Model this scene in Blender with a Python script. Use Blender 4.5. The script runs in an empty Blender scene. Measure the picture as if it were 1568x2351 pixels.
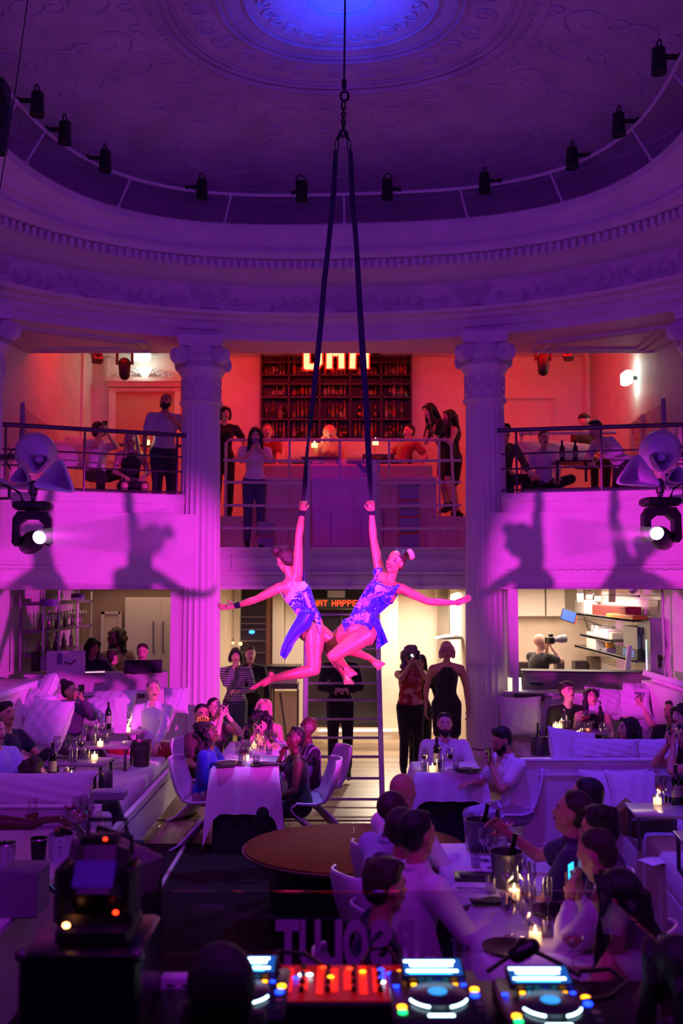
import bpy, bmesh, math, random
from mathutils import Vector as V, Matrix, Quaternion
from mathutils.bvhtree import BVHTree
random.seed(7)
S = bpy.context.scene
COL = S.collection
PI = math.pi
R = math.radians
# ------------------------------------------------------------------ camera
F, CZ, TH = 2285.0, 2.55, R(4.2)
cam = bpy.data.cameras.new('camera')
cam.sensor_fit = 'VERTICAL'; cam.sensor_height = 36.0; cam.lens = F / 2351 * 36.0
cam.dof.use_dof = True; cam.dof.focus_distance = 9.35; cam.dof.aperture_fstop = 1.6
cam.clip_end = 100
camo = bpy.data.objects.new('camera', cam); COL.objects.link(camo)
camo.location = (0, 0, CZ); camo.rotation_euler = (R(90) + TH, 0, 0)
S.camera = camo

def W(px, py, Y=None, Z=None):
    """point of the place seen at a pixel of the photograph, at a depth Y or on a level Z"""
    x = px - 784; v = 1175.5 - py
    fw = F * math.cos(TH) - v * math.sin(TH); up = v * math.cos(TH) + F * math.sin(TH)
    t = Y / fw if Y is not None else (Z - CZ) / up
    return V((x * t, fw * t, CZ + up * t))
# ------------------------------------------------------------------ world, exposure
w = bpy.data.worlds.new('world'); S.world = w; w.use_nodes = True
w.node_tree.nodes['Background'].inputs[0].default_value = (0.06, 0.012, 0.16, 1)
w.node_tree.nodes['Background'].inputs[1].default_value = 0.25
S.view_settings.view_transform = 'Standard'; S.view_settings.look = 'None'
S.view_settings.exposure = 0.0; S.view_settings.gamma = 1.0; S.view_settings.use_curve_mapping = False
S.cycles.max_bounces = 6; S.cycles.diffuse_bounces = 3; S.cycles.glossy_bounces = 2; S.cycles.adaptive_threshold = 0.035
S.cycles.transparent_max_bounces = 14; S.cycles.transmission_bounces = 4
S.cycles.sample_clamp_indirect = 4.0; S.cycles.caustics_reflective = False; S.cycles.caustics_refractive = False
S.cycles.use_denoising = True

def light(kind, loc, energy, color, target=None, size=0.1, spot=60, blend=0.5, sy=None, name=None):
    l = bpy.data.lights.new(name or kind.lower() + '_light', kind); l.energy = energy; l.color = color
    if kind == 'SPOT':
        l.spot_size = R(spot); l.spot_blend = blend; l.shadow_soft_size = size
    elif kind == 'AREA':
        l.size = size
        if sy: l.shape = 'RECTANGLE'; l.size_y = sy
    else: l.shadow_soft_size = size
    o = bpy.data.objects.new(l.name, l); COL.objects.link(o); o.location = loc
    if target is not None:
        o.rotation_euler = (V(target) - V(loc)).to_track_quat('-Z', 'Y').to_euler()
    return o
MAG = (1.0, 0.035, 0.90)
# magenta key spots from both sides, crossing on the acrobats and falling on the side balconies
light('SPOT', (4.05, 4.75, 2.35), 4300, MAG, (-2.95, 12.9, 2.0), 0.06, 26, 0.5, name='stage_spot')
light('SPOT', (-4.2, 4.6, 2.35), 4700, MAG, (3.75, 12.6, 2.6), 0.06, 20, 0.45, name='stage_spot')
# soft pink front light on the acrobats
light('SPOT', (-1.2, 0.6, 4.4), 430, (1.0, 0.50, 0.46), (0, 9.3, 2.45), 0.10, 14, 0.7, name='stage_spot')
# blue light on the dome, blue down light
light('SPOT', (0.0, 9.62, 7.8), 80, (0.0, 0.04, 1.0), (0.0, 9.66, 8.5), 0.06, 150, 1.0, name='dome_spot')
light('SPOT', (0.9, 10.2, 8.1), 1700, (0.22, 0.26, 1.0), (-0.1, 9.25, 2.7), 0.06, 24, 0.8, name='dome_spot')
light('SPOT', (0.6, 7.5, 8.0), 1600, (0.12, 0.04, 1.0), (2.5, 8.6, 0.5), 0.1, 50, 0.9, name='dome_spot')
light('SPOT', (-0.6, 7.6, 8.0), 360, (0.20, 0.06, 1.0), (0.4, 5.9, 0.9), 0.1, 22, 0.9, name='dome_spot')
light('SPOT', (-0.9, 7.5, 8.0), 850, (0.42, 0.08, 1.0), (-2.5, 10.4, 0.6), 0.1, 44, 0.9, name='dome_spot')
# violet ambient of the hall, from unseen area fills added for it
light('AREA', (0, 1.6, 5.2), 205, (0.40, 0.015, 0.84), (0, 9.5, 5.2), 3.4, name='wash_fill')
light('AREA', (0, 6.2, 5.0), 30, (0.07, 0.02, 1.0), (0, 11.0, 7.4), 2.6, name='wash_fill')
light('SPOT', (-.4, 4.6, 7.4), 1500, (0.36, 0.0, 1.0), (-.95, 9.9, .5), 0.06, 20, 0.8, name='dome_spot')
# red on the podium
light('SPOT', (-0.3, 8.6, 7.2), 520, (1.0, 0.07, 0.03), (0.05, 7.55, 0.6), 0.05, 17, 0.6, name='dome_spot')
# red gallery
light('AREA', (0.0, 15.5, 6.6), 66, (1.0, 0.008, 0.004), (0, 17.6, 4.4), 2.5, name='gallery_light')
light('AREA', (-1.7, 16.2, 6.6), 38, (1.0, 0.02, 0.008), (-2.2, 18, 5.0), 1.2, name='gallery_light')
light('AREA', (3.1, 15.6, 6.6), 60, (1.0, 0.0, 0.006), (3.6, 18, 4.6), 1.4, name='gallery_light')
light('AREA', (-3.6, 15.4, 6.6), 22, (1.0, 0.01, 0.01), (-4.4, 16.5, 4.6), 1.0, name='gallery_light')
# warm rooms behind the hall
WARM = (1.0, 0.74, 0.50)
light('AREA', (3.2, 15.3, 2.42), 100, (1.0, 0.76, 0.62), (3.2, 15.4, 0), 2.0, name='kitchen_light')
light('AREA', (1.35, 16.6, 2.42), 100, (1.0, 0.84, 0.72), (1.35, 16.5, 0), 1.0, name='corridor_light')
light('AREA', (-3.1, 15.4, 2.42), 9, (1.0, 0.60, 0.46), (-3.1, 15.6, 0), 1.8, name='bar_light')
light('AREA', (-0.45, 16.4, 2.42), 24, (1.0, 0.72, 0.46), (-0.45, 16.2, 0), 1.2, name='corridor_light')
light('SPOT', (0.75, 17.2, 2.3), 330, (1.0, 0.80, 0.56), (0.15, 13.2, 0), 0.06, 52, 0.6, name='corridor_light')
# ------------------------------------------------------------------ materials
def lin(c):
    return tuple(((x / 255) / 12.92 if x / 255 <= .04045 else ((x / 255 + .055) / 1.055) ** 2.4) for x in c[:3]) + (1,)
MATS = {}
def mat(name, col, rough=0.6, metal=0.0, em=None, es=0.0, spec=0.5, bump=0.0, bscale=30, var=0.0, vscale=6, sheen=0.0, stretch=None):
    if name in MATS: return MATS[name]
    m = bpy.data.materials.new(name); m.use_nodes = True; MATS[name] = m
    nt = m.node_tree; b = nt.nodes['Principled BSDF']
    c = lin(col)
    b.inputs['Base Color'].default_value = c; b.inputs['Roughness'].default_value = rough
    b.inputs['Metallic'].default_value = metal; b.inputs['Specular IOR Level'].default_value = spec
    if sheen: b.inputs['Sheen Weight'].default_value = sheen
    if em is not None:
        b.inputs['Emission Color'].default_value = lin(em); b.inputs['Emission Strength'].default_value = es
    if bump or var:
        tc = nt.nodes.new('ShaderNodeTexCoord'); mp = nt.nodes.new('ShaderNodeMapping')
        nt.links.new(tc.outputs['Object'], mp.inputs[0])
        if stretch: mp.inputs['Scale'].default_value = stretch
        if bump:
            n = nt.nodes.new('ShaderNodeTexNoise'); n.inputs['Scale'].default_value = bscale; n.inputs['Detail'].default_value = 4
            bp = nt.nodes.new('ShaderNodeBump'); bp.inputs['Strength'].default_value = bump; bp.inputs['Distance'].default_value = 0.02
            nt.links.new(mp.outputs[0], n.inputs[0]); nt.links.new(n.outputs[0], bp.inputs['Height']); nt.links.new(bp.outputs[0], b.inputs['Normal'])
        if var:
            n2 = nt.nodes.new('ShaderNodeTexNoise'); n2.inputs['Scale'].default_value = vscale; n2.inputs['Detail'].default_value = 3
            rp = nt.nodes.new('ShaderNodeValToRGB')
            rp.color_ramp.elements[0].color = tuple(x * (1 - var) for x in c[:3]) + (1,)
            rp.color_ramp.elements[1].color = tuple(min(1, x * (1 + var)) for x in c[:3]) + (1,)
            rp.color_ramp.elements[0].position = .35; rp.color_ramp.elements[1].position = .65
            nt.links.new(mp.outputs[0], n2.inputs[0]); nt.links.new(n2.outputs[0], rp.inputs[0]); nt.links.new(rp.outputs[0], b.inputs['Base Color'])
    return m
def glassmat(name, tint=(245, 240, 245), gl=0.10, rough=0.02, edge=0.6):
    if name in MATS: return MATS[name]
    m = bpy.data.materials.new(name); m.use_nodes = True; MATS[name] = m
    nt = m.node_tree; nt.nodes.clear()
    o = nt.nodes.new('ShaderNodeOutputMaterial'); mx = nt.nodes.new('ShaderNodeMixShader')
    t = nt.nodes.new('ShaderNodeBsdfTransparent'); t.inputs[0].default_value = lin(tint)
    g = nt.nodes.new('ShaderNodeBsdfGlossy'); g.inputs['Roughness'].default_value = rough
    lw = nt.nodes.new('ShaderNodeLayerWeight'); lw.inputs[0].default_value = 0.35
    mr = nt.nodes.new('ShaderNodeMapRange'); mr.inputs['To Min'].default_value = gl; mr.inputs['To Max'].default_value = edge
    nt.links.new(lw.outputs['Facing'], mr.inputs[0]); nt.links.new(mr.outputs[0], mx.inputs[0])
    nt.links.new(t.outputs[0], mx.inputs[1]); nt.links.new(g.outputs[0], mx.inputs[2]); nt.links.new(mx.outputs[0], o.inputs[0])
    return m
def emat(name, col, s):
    return mat(name, (10, 10, 10), 0.5, em=col, es=s)
def wallmat(name, col, sc=3.0, var=.06):
    return mat(name, col, 0.65, bump=0.10, bscale=60, var=var, vscale=sc)
M_WALL = wallmat('painted_plaster', (222, 216, 212))
M_DOME = wallmat('dome_plaster', (205, 196, 200), 2.0, .12)
M_COL = mat('column_paint', (224, 218, 214), 0.5, bump=.05, bscale=40)
M_CLOTH = mat('white_linen', (226, 222, 226), 0.85, bump=.25, bscale=14, sheen=.3)
M_CUSH = mat('cushion_linen', (214, 208, 216), 0.9, bump=.35, bscale=9, sheen=.3)
M_WHITE = mat('white_lacquer', (225, 222, 224), 0.35)
M_BLACK = mat('black_metal', (14, 14, 17), 0.45, bump=.05, bscale=50)
M_BPLAS = mat('black_plastic', (12, 12, 15), 0.35)
M_STEEL = mat('brushed_steel', (170, 168, 172), 0.28, 0.9)
M_DSTEEL = mat('dark_steel', (96, 92, 98), 0.4, 0.7)
M_PIPE = mat('white_pipe_paint', (215, 208, 214), 0.4)
M_GLASS = glassmat('clear_glass')
M_DGLASS = mat('dark_bottle_glass', (10, 14, 12), 0.08, spec=.8)
M_WINE = mat('red_wine', (60, 6, 14), 0.1)
M_ROSE = mat('rose_wine', (225, 120, 90), 0.1)
M_WATER = glassmat('water', (225, 225, 240), .12)
M_WAX = mat('lit_wax', (255, 230, 190), 0.6, em=(255, 205, 120), es=5.0)
M_FLAME = emat('candle_flame', (255, 215, 140), 30.0)
M_ORN = mat('relief_plaster', (212, 204, 206), 0.6, bump=.15, bscale=45)

# ------------------------------------------------------------------ mesh builder
def basis(d, hint=V((0, 0, 1))):
    d = V(d).normalized()
    if abs(d.dot(hint)) > .98: hint = V((1, 0, 0)) if abs(d.x) < .9 else V((0, 1, 0))
    x = hint.cross(d).normalized(); y = d.cross(x).normalized()
    return x, y, d
class MB:
    def __init__(s): s.v = []; s.f = []
    def add(s, vs, fs):
        k = len(s.v); s.v += [tuple(p) for p in vs]; s.f += [tuple(i + k for i in f) for f in fs]; return s
    def box(s, c, d, rot=None, ch=0.0):
        c = V(c); hx, hy, hz = d[0] / 2, d[1] / 2, d[2] / 2
        if ch <= 0:
            vs = [V((x, y, z)) for x in (-hx, hx) for y in (-hy, hy) for z in (-hz, hz)]
            fs = [(0, 1, 3, 2), (4, 6, 7, 5), (0, 4, 5, 1), (2, 3, 7, 6), (0, 2, 6, 4), (1, 5, 7, 3)]
        else:
            ch = min(ch, hx * .9, hy * .9, hz * .9)
            ring = lambda z, k: [V((a, b, z)) for a, b in ((-hx + k, -hy), (hx - k, -hy), (hx, -hy + k), (hx, hy - k), (hx - k, hy), (-hx + k, hy), (-hx, hy - k), (-hx, -hy + k))]
            inr = lambda z: [V((a, b, z)) for a, b in ((-hx + ch * 1.0, -hy + ch), (hx - ch, -hy + ch), (hx - ch, -hy + ch), (hx - ch, hy - ch), (hx - ch, hy - ch), (-hx + ch, hy - ch), (-hx + ch, hy - ch), (-hx + ch, -hy + ch))]
            vs = []
            def r2(z, m):
                return [V((a, b, z)) for a, b in ((-hx + ch + m, -hy + m), (hx - ch - m, -hy + m), (hx - m, -hy + ch + m), (hx - m, hy - ch - m), (hx - ch - m, hy - m), (-hx + ch + m, hy - m), (-hx + m, hy - ch - m), (-hx + m, -hy + ch + m))]
            vs = r2(-hz, ch * .7) + r2(-hz + ch * .7, 0) + r2(hz - ch * .7, 0) + r2(hz, ch * .7)
            fs = [tuple(reversed(range(8)))]
            for k in range(3):
                for i in range(8):
                    j = (i + 1) % 8; fs.append((k * 8 + i, k * 8 + j, k * 8 + 8 + j, k * 8 + 8 + i))
            fs.append(tuple(range(24, 32)))
        if rot is not None:
            q = rot if isinstance(rot, Matrix) else Matrix.Rotation(rot, 3, 'Z')
            vs = [q @ p for p in vs]
        return s.add([p + c for p in vs], fs)
    def ring_loft(s, rings, closed=True, cap0=True, cap1=True):
        n = len(rings[0]); vs = [p for r in rings for p in r]; fs = []
        for k in range(len(rings) - 1):
            for i in range(n if closed else n - 1):
                j = (i + 1) % n; fs.append((k * n + i, k * n + j, (k + 1) * n + j, (k + 1) * n + i))
        if cap0 and closed: fs.append(tuple(reversed(range(n))))
        if cap1 and closed: fs.append(tuple(range((len(rings) - 1) * n, len(rings) * n)))
        return s.add(vs, fs)
    def tube(s, pts, r, n=8, closed=False, hint=V((0, 0, 1)), flat=1.0, caps=True):
        pts = [V(p) for p in pts]; m = len(pts)
        rr = r if isinstance(r, (list, tuple)) else [r] * m
        rings = []; px = None
        for i in range(m):
            a = pts[i - 1] if (i > 0 or closed) else pts[i]; b = pts[(i + 1) % m] if (i < m - 1 or closed) else pts[i]
            d = (b - a)
            if d.length < 1e-9: d = V((0, 0, 1))
            d.normalize()
            if px is None: x, y, _ = basis(d, hint)
            else:
                x = px - d * px.dot(d)
                x = x.normalized() if x.length > 1e-6 else basis(d, hint)[0]
                y = d.cross(x)
            px = x
            rings.append([pts[i] + x * math.cos(t) * rr[i] + y * math.sin(t) * rr[i] * flat for t in [2 * PI * k / n for k in range(n)]])
        if closed: rings.append(rings[0]); return s.ring_loft(rings, True, False, False)
        return s.ring_loft(rings, True, caps, caps)
    def cyl(s, a, b, r0, r1=None, n=16): return s.tube([a, b], [r0, r0 if r1 is None else r1], n)
    def cap(s, a, b, r0, r1=None, n=10, flat=1.0, hint=V((0, 0, 1)), k=3):
        """capsule with rounded ends, taper and elliptical section"""
        a, b = V(a), V(b); r1 = r0 if r1 is None else r1
        d = b - a
        if d.length < 1e-6: d = V((0, 0, 1e-4)); b = a + d
        x, y, u = basis(d, hint); rings = []
        def rg(c, r): return [c + x * math.cos(t) * r + y * math.sin(t) * r * flat for t in [2 * PI * i / n for i in range(n)]]
        for i in range(k): ph = PI / 2 * (1 - (i + .35) / k); rings.append(rg(a - u * r0 * math.sin(ph), r0 * math.cos(ph)))
        rings.append(rg(a, r0)); rings.append(rg(b, r1))
        for i in range(k): ph = PI / 2 * (i + 1 - .35) / k; rings.append(rg(b + u * r1 * math.sin(ph), r1 * math.cos(ph)))
        return s.ring_loft(rings)
    def ell(s, c, r, m=None, nu=12, nv=8):
        c = V(c); r = (r, r, r) if not isinstance(r, (tuple, list)) else r; rings = []
        for j in range(nv):
            ph = PI * (j + .5) / nv - PI / 2
            if j == 0: ph = -PI / 2 + .12
            if j == nv - 1: ph = PI / 2 - .12
            rg = []
            for i in range(nu):
                t = 2 * PI * i / nu; p = V((r[0] * math.cos(ph) * math.cos(t), r[1] * math.cos(ph) * math.sin(t), r[2] * math.sin(ph)))
                rg.append(c + (m @ p if m is not None else p))
            rings.append(rg)
        return s.ring_loft(rings)
    def lathe(s, prof, c=(0, 0, 0), n=16, m=None, cap0=True, cap1=True):
        c = V(c); rings = []
        for r, z in prof:
            rings.append([c + (m @ V((r * math.cos(t), r * math.sin(t), z)) if m is not None else V((r * math.cos(t), r * math.sin(t), z))) for t in [2 * PI * i / n for i in range(n)]])
        return s.ring_loft(rings, True, cap0, cap1)
    def prism(s, poly, a, b, fn=None):
        """polygon of 2d points extruded from a to b; fn(u, v, w) -> point"""
        fn = fn or (lambda u, v, w: V((u, w, v)))
        n = len(poly); vs = [fn(p[0], p[1], a) for p in poly] + [fn(p[0], p[1], b) for p in poly]
        fs = [tuple(range(n)), tuple(reversed(range(n, 2 * n)))] + [(i, n + i, n + (i + 1) % n, (i + 1) % n) for i in range(n)]
        return s.add(vs, fs)
    def grid(s, fn, nu, nv, thick=None):
        vs = [fn(i / nu, j / nv) for j in range(nv + 1) for i in range(nu + 1)]
        fs = [(j * (nu + 1) + i, j * (nu + 1) + i + 1, (j + 1) * (nu + 1) + i + 1, (j + 1) * (nu + 1) + i) for j in range(nv) for i in range(nu)]
        return s.add(vs, fs)
    def mesh(s, name='mesh', m=None, smooth=True, ang=38):
        me = bpy.data.meshes.new(name); me.from_pydata(s.v, [], s.f); me.update()
        if smooth:
            me.polygons.foreach_set('use_smooth', [True] * len(me.polygons))
            try: me.set_sharp_from_angle(angle=R(ang))
            except Exception: pass
        if m: me.materials.append(m)
        return me
    def build(s, name, m, parent=None, smooth=True, ang=38, fix=True):
        me = s.mesh(name, m, smooth, ang)
        if fix:
            bm = bmesh.new(); bm.from_mesh(me); bmesh.ops.recalc_face_normals(bm, faces=bm.faces); bm.to_mesh(me); bm.free()
        o = bpy.data.objects.new(name, me); COL.objects.link(o)
        if parent is not None: o.parent = parent
        return o
def link(name, me, parent=None, loc=None, rz=0):
    o = bpy.data.objects.new(name, me); COL.objects.link(o)
    if parent is not None: o.parent = parent
    if loc is not None: o.location = loc
    if rz: o.rotation_euler.z = rz
    return o
def tag(o, label, cat, group=None, kind=None):
    if label: o['label'] = label
    if cat: o['category'] = cat
    if group: o['group'] = group
    if kind: o['kind'] = kind
    return o
def thing(name, label, cat, loc=(0, 0, 0), rz=0, group=None):
    o = bpy.data.objects.new(name, None); COL.objects.link(o); o.empty_display_size = .1
    o.location = loc; o.rotation_euler.z = rz
    return tag(o, label, cat, group)
def struct(o, label=None):
    o['kind'] = 'structure'
    if label: o['label'] = label
    return o
def kids(o): return [c for c in bpy.data.objects if c.parent == o]
CH = {}
def dup(root, loc, rz=0, label=None, group=None, sc=1.0):
    r = root.copy(); COL.objects.link(r); r.location = loc; r.rotation_euler.z = rz; r.scale = (sc,) * 3
    if label: r['label'] = label
    if group: r['group'] = group
    if root.name not in CH: CH[root.name] = [(c, list(c.children)) for c in root.children]
    for c0, gs in CH[root.name]:
        c = c0.copy(); COL.objects.link(c); c.parent = r
        for g0 in gs:
            g = g0.copy(); COL.objects.link(g); g.parent = c
    return r
PROTO = {}
def put(kind, make, loc, rz=0, label=None, cat=None, group=None, sc=1.0):
    """first call moves the prototype itself, later calls copy it with its parts"""
    if kind not in PROTO:
        r = make(); PROTO[kind] = r; r.location = loc; r.rotation_euler.z = rz; r.scale = (sc,) * 3
        tag(r, label, cat, group); return r
    return dup(PROTO[kind], loc, rz, label, group, sc)
# ------------------------------------------------------------------ hall shell
CX0, CY0, PHI = -0.1, 9.3, R(-4.4)
TAB = [(3.0, 3.2, 2.9), (3.4, 3.62, 2.9), (3.55, 4.25, 2.4), (4.1, 5.1, 2.1), (4.4, 5.75, 2.0), (5.2, 6.6, 2.0)]
def ae(b):
    for (b0, a0, e0), (b1, a1, e1) in zip(TAB, TAB[1:]):
        if b <= b1:
            t = (b - b0) / (b1 - b0); return a0 + (a1 - a0) * t, e0 + (e1 - e0) * t
    return TAB[-1][1], TAB[-1][2]
def oval(b, z, t, a=None, e=None):
    if a is None: a, e = ae(b)
    c, s_ = math.cos(t), math.sin(t)
    k = (abs(c) ** e + abs(s_) ** e) ** (-1 / e)
    x, y = a * k * c, b * k * s_
    X = math.cos(PHI) * x - math.sin(PHI) * y; Y = math.sin(PHI) * x + math.cos(PHI) * y
    return V((CX0 + X, CY0 + Y, z))
NS = 160
def oring(b, z, a=None, e=None): return [oval(b, z, 2 * PI * i / NS, a, e) for i in range(NS)]
prof = [(5.95, 4.60), (5.95, 4.40), (6.06, 4.39), (6.07, 4.345), (6.17, 4.335), (6.18, 4.28), (6.225, 4.24), (6.235, 4.13), (6.275, 4.10), (6.28, 4.18), (6.30, 4.215), (6.66, 4.205), (6.67, 4.08), (6.70, 3.95), (6.73, 3.86), (6.735, 3.66), (6.85, 3.645), (6.855, 3.56), (6.90, 3.53), (6.905, 3.50), (7.02, 3.48), (7.03, 3.455), (7.10, 3.44), (7.16, 3.40), (7.25, 3.385), (7.27, 3.40), (7.28, 3.9), (7.26, 4.75)]
ent = MB(); ent.ring_loft([oring(b, z) for z, b in prof], True, False, False)
e_o = struct(ent.build('trim_1', M_WALL, ang=25), 'white oval entablature with frieze and cornice around the dome opening')
# dentils (pieces) under the corona
dm = MB(); dm.box((0, 0, 0), (.055, .09, .10), ch=.006); dme = dm.mesh('dentil', M_COL)
nd = 300; cnt = 0
acc = 0; last = oval(3.62, 6.79, 0)
STEP = .098
t = 0.0
while t < 2 * PI and cnt < 300:
    t += .0025
    p = oval(3.62, 6.79, t); acc += (p - last).length; last = p
    if acc >= STEP:
        acc = 0
        if p.y < 7.9: continue
        q = oval(3.62, 6.79, t + .01); d = q - p
        o = link('dentil', dme, e_o, p, math.atan2(d.y, d.x)); cnt += 1
# frieze relief: garlands, urns and wreaths, as swept scrolls
def on_frieze(t, z, off=0.0, b=4.208):
    p = oval(b, z, t); q = oval(b, z, t + .01); d = (q - p).normalized(); n = V((-d.y, d.x, 0))
    if (V((CX0, CY0, z)) - p).dot(n) < 0: n = -n
    return p + n * off
def scroll(mb, t0, z0, sx, sz, turns=1.3, r=.014, dirx=1, start=0.0, n=18):
    pts = []
    for i in range(n + 1):
        k = i / n; a = start + turns * 2 * PI * k; rad = 1 - .75 * k
        u = dirx * math.cos(a) * sx * rad; w_ = math.sin(a) * sz * rad
        pts.append(on_frieze(t0 + u / 4.4, z0 + w_, .012))
    mb.tube(pts, [r * (1.2 - .5 * i / n) for i in range(n + 1)], 5)
def leafp(mb, t0, z0, du, dz, wd=.02):
    pts = [on_frieze(t0 + du * k / 4.4, z0 + dz * k + .02 * math.sin(k * PI), .012) for k in (0, .3, .6, 1)]
    mb.tube(pts, [wd * .5, wd, wd * .8, .003], 5)
TT = lambda px: None
def find_t(px):
    best = None
    for i in range(2000):
        t = .15 + (PI - .3) * i / 2000; p = oval(4.208, 6.47, t); X = 784 + (p.x) / (p.y * math.cos(TH) + (p.z - CZ) * math.sin(TH)) * F
        if best is None or abs(X - px) < best[0]: best = (abs(X - px), t)
    return best[1]
random.seed(3)
for px, kind in ((205, 'w'), (480, 'u'), (795, 'w'), (1085, 'u'), (1375, 'w'), (-20, 'u'), (1600, 'u')):
    t0 = find_t(px); mb = MB(); z0 = 6.46
    if kind == 'w':
        pts = [on_frieze(t0 + .135 * math.cos(a) / 4.4, z0 + .135 * math.sin(a), .014) for a in [2 * PI * i / 20 for i in range(20)]]
        mb.tube(pts, .019, 6, closed=True)
        for i in range(9):
            a = 2 * PI * i / 9; leafp(mb, t0, z0, .09 * math.cos(a), .09 * math.sin(a), .018)
        mb.ell(on_frieze(t0, z0, .01), .028, nu=8, nv=6)
        for d in (-1, 1):
            for k in range(6):
                u = d * (.20 + .125 * k); zz = z0 + .03 * math.sin(k * 2.1) - .01 * k
                scroll(mb, t0 + u / 4.4, zz, .062 - .005 * k, .07 - .006 * k, 1.2, .013, d * (1 if k % 2 else -1), start=k)
                leafp(mb, t0 + u / 4.4, zz + .05, d * .07, .05 - .02 * (k % 3), .016); leafp(mb, t0 + u / 4.4, zz - .04, d * .08, -.05, .015)
            leafp(mb, t0 + d * .92 / 4.4, z0 - .03, d * .16, .0, .014)
    else:
        for k in range(9):
            a = -.2 + (PI + .4) * k / 8
            leafp(mb, t0, z0 - .12, .14 * math.cos(a), .26 * math.sin(a) + .02, .022)
        for d in (-1, 1):
            scroll(mb, t0 + d * .16 / 4.4, z0 + .04, .07, .08, 1.4, .014, d, start=.5)
            scroll(mb, t0 + d * .29 / 4.4, z0 - .03, .055, .06, 1.4, .013, -d, start=1.5)
            leafp(mb, t0 + d * .33 / 4.4, z0 - .06, d * .15, -.02, .016); leafp(mb, t0 + d * .1 / 4.4, z0 + .1, d * .12, .05, .016)
    mb.build('relief_garland', M_ORN, e_o)
# egg and dart row above the dentils
mb = MB()
for i in range(240):
    t = .25 + (PI - .5) * i / 240
    p = oval(3.49, 6.96, t); mb.ell(p, (.016, .016, .03), nu=5, nv=4)
mb.build('egg_moulding', M_ORN, e_o)['kind'] = 'stuff'
# soffit slab: from the oval out to the walls
mb = MB(); inner = oring(4.5, 5.955); outer = []
XW, YB, YN = 4.6, 14.45, -1.5
for p in inner:
    d = p - V((CX0, CY0, 0)); d.z = 0
    k = 1e9
    if d.x > 1e-6: k = min(k, (6.6 - CX0) / d.x)
    if d.x < -1e-6: k = min(k, (-6.6 - CX0) / d.x)
    if d.y > 1e-6: k = min(k, (YB - CY0) / d.y)
    if d.y < -1e-6: k = min(k, (YN - CY0) / d.y)
    outer.append(V((CX0 + d.x * max(k, 1.0), CY0 + d.y * max(k, 1.0), 5.955)))
mb.ring_loft([inner, outer, [p + V((0, 0, .9)) for p in outer]], True, False, False)
so = struct(mb.build('ceiling', M_WALL, ang=25), 'plaster ceiling around the dome opening with panelled soffits')
# panel mouldings on the soffit above the side balconies
for sx in (-1, 1):
    mb = MB()
    for k in (.0, .16, .3):
        q = [V((sx * (2.75 + k), 14.3 - k * .6, 5.94)), V((sx * (4.55 - k), 14.3 - k * .6, 5.94)), V((sx * (4.55 - k), 12.75 + k, 5.94)), V((sx * (2.75 + k), 13.75 + k * .2, 5.94))]
        for i in range(4): mb.box((q[i] + q[(i + 1) % 4]) / 2, ((q[(i + 1) % 4] - q[i]).length, .035, .03), math.atan2((q[(i + 1) % 4] - q[i]).y, (q[(i + 1) % 4] - q[i]).x))
    mb.build('soffit_moulding', M_WALL, so)
# dome: shallow oval with relief
def dome_z(r): return 7.28 + 1.20 * math.sqrt(max(0, 1 - (r / 4.95) ** 2))
def dome_p(r, a, off=0.0):
    q = oval(r * .96, 0, a, r * 1.04, 2.2); return V((q.x + .1, q.y + .36, dome_z(r) - off))
mb = MB(); rs = [4.94, 4.85, 4.6, 4.3, 3.9, 3.4, 2.8, 2.2, 1.6, 1.0, .5, .12]
mb.ring_loft([[dome_p(r, 2 * PI * i / 96) for i in range(96)] for r in rs], True, False, True)
do = struct(mb.build('ceiling_dome', M_DOME, ang=60), 'shallow plaster dome with oval medallion and scroll reliefs')
mb = MB()
def dring(r, w_): mb.tube([dome_p(r, 2 * PI * i / 72, w_ * .3) for i in range(72)], w_, 5, closed=True)
for r, w_ in ((1.82, .045), (1.72, .03), (1.66, .02), (1.22, .03), (1.14, .02), (.95, .025), (.32, .02)): dring(r, w_)
mb.build('medallion_ring', M_DOME, do)
def dscroll(mb, r0, a0, s0, turns, r, dr=1, start=0., n=16):
    pts = []
    for i in range(n + 1):
        k = i / n; a = start + turns * 2 * PI * k; rad = s0 * (1 - .72 * k)
        pts.append(dome_p(r0 + rad * math.sin(a), a0 + dr * rad * math.cos(a) / max(r0, .4), .008))
    mb.tube(pts, [r * (1.1 - .5 * i / n) for i in range(n + 1)], 4)
mb = MB(); random.seed(5)
for i in range(26):
    a = 2 * PI * i / 26; dscroll(mb, 1.43, a, .13, 1.4, .016, 1 if i % 2 else -1, i)
    dscroll(mb, .75, a, .09, 1.2, .012, 1 if i % 2 else -1, i)
for i in range(120):
    a = 2 * PI * i / 120; mb.ell(dome_p(1.90, a, .01), (.02, .02, .02), nu=5, nv=4)
mb.build('medallion_scroll', M_ORN, do)
mb = MB()
for i in range(12):
    a = 2 * PI * i / 12 + .26
    for r0, s0 in ((2.45, .34), (3.0, .26), (3.55, .20), (2.1, .14), (2.75, .15), (3.3, .14), (3.9, .14)):
        for d in (-1, 1): dscroll(mb, r0, a + d * (.09 + .1 * (r0 * 7 % 1)), s0 * .8, 1.15, .013, d, start=1.2 + r0)
mb.build('dome_arabesque', M_ORN, do)
for r in (2.02, 4.15):
    mb = MB(); mb.tube([dome_p(r, 2 * PI * i / 72, .004) for i in range(72)], .014, 4, closed=True); mb.build('dome_line', M_DOME, do)
# outer walls, floors
mb = MB(); mb.box((0, 8.5, -.1), (13.2, 20.5, .2)); fl = mb.build('floor', mat('floor_boards', (150, 122, 96), .42, bump=.08, bscale=5, var=.22, vscale=3.0, stretch=(14, 1.2, 1)))
struct(fl, 'wooden boarded floor')
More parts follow.
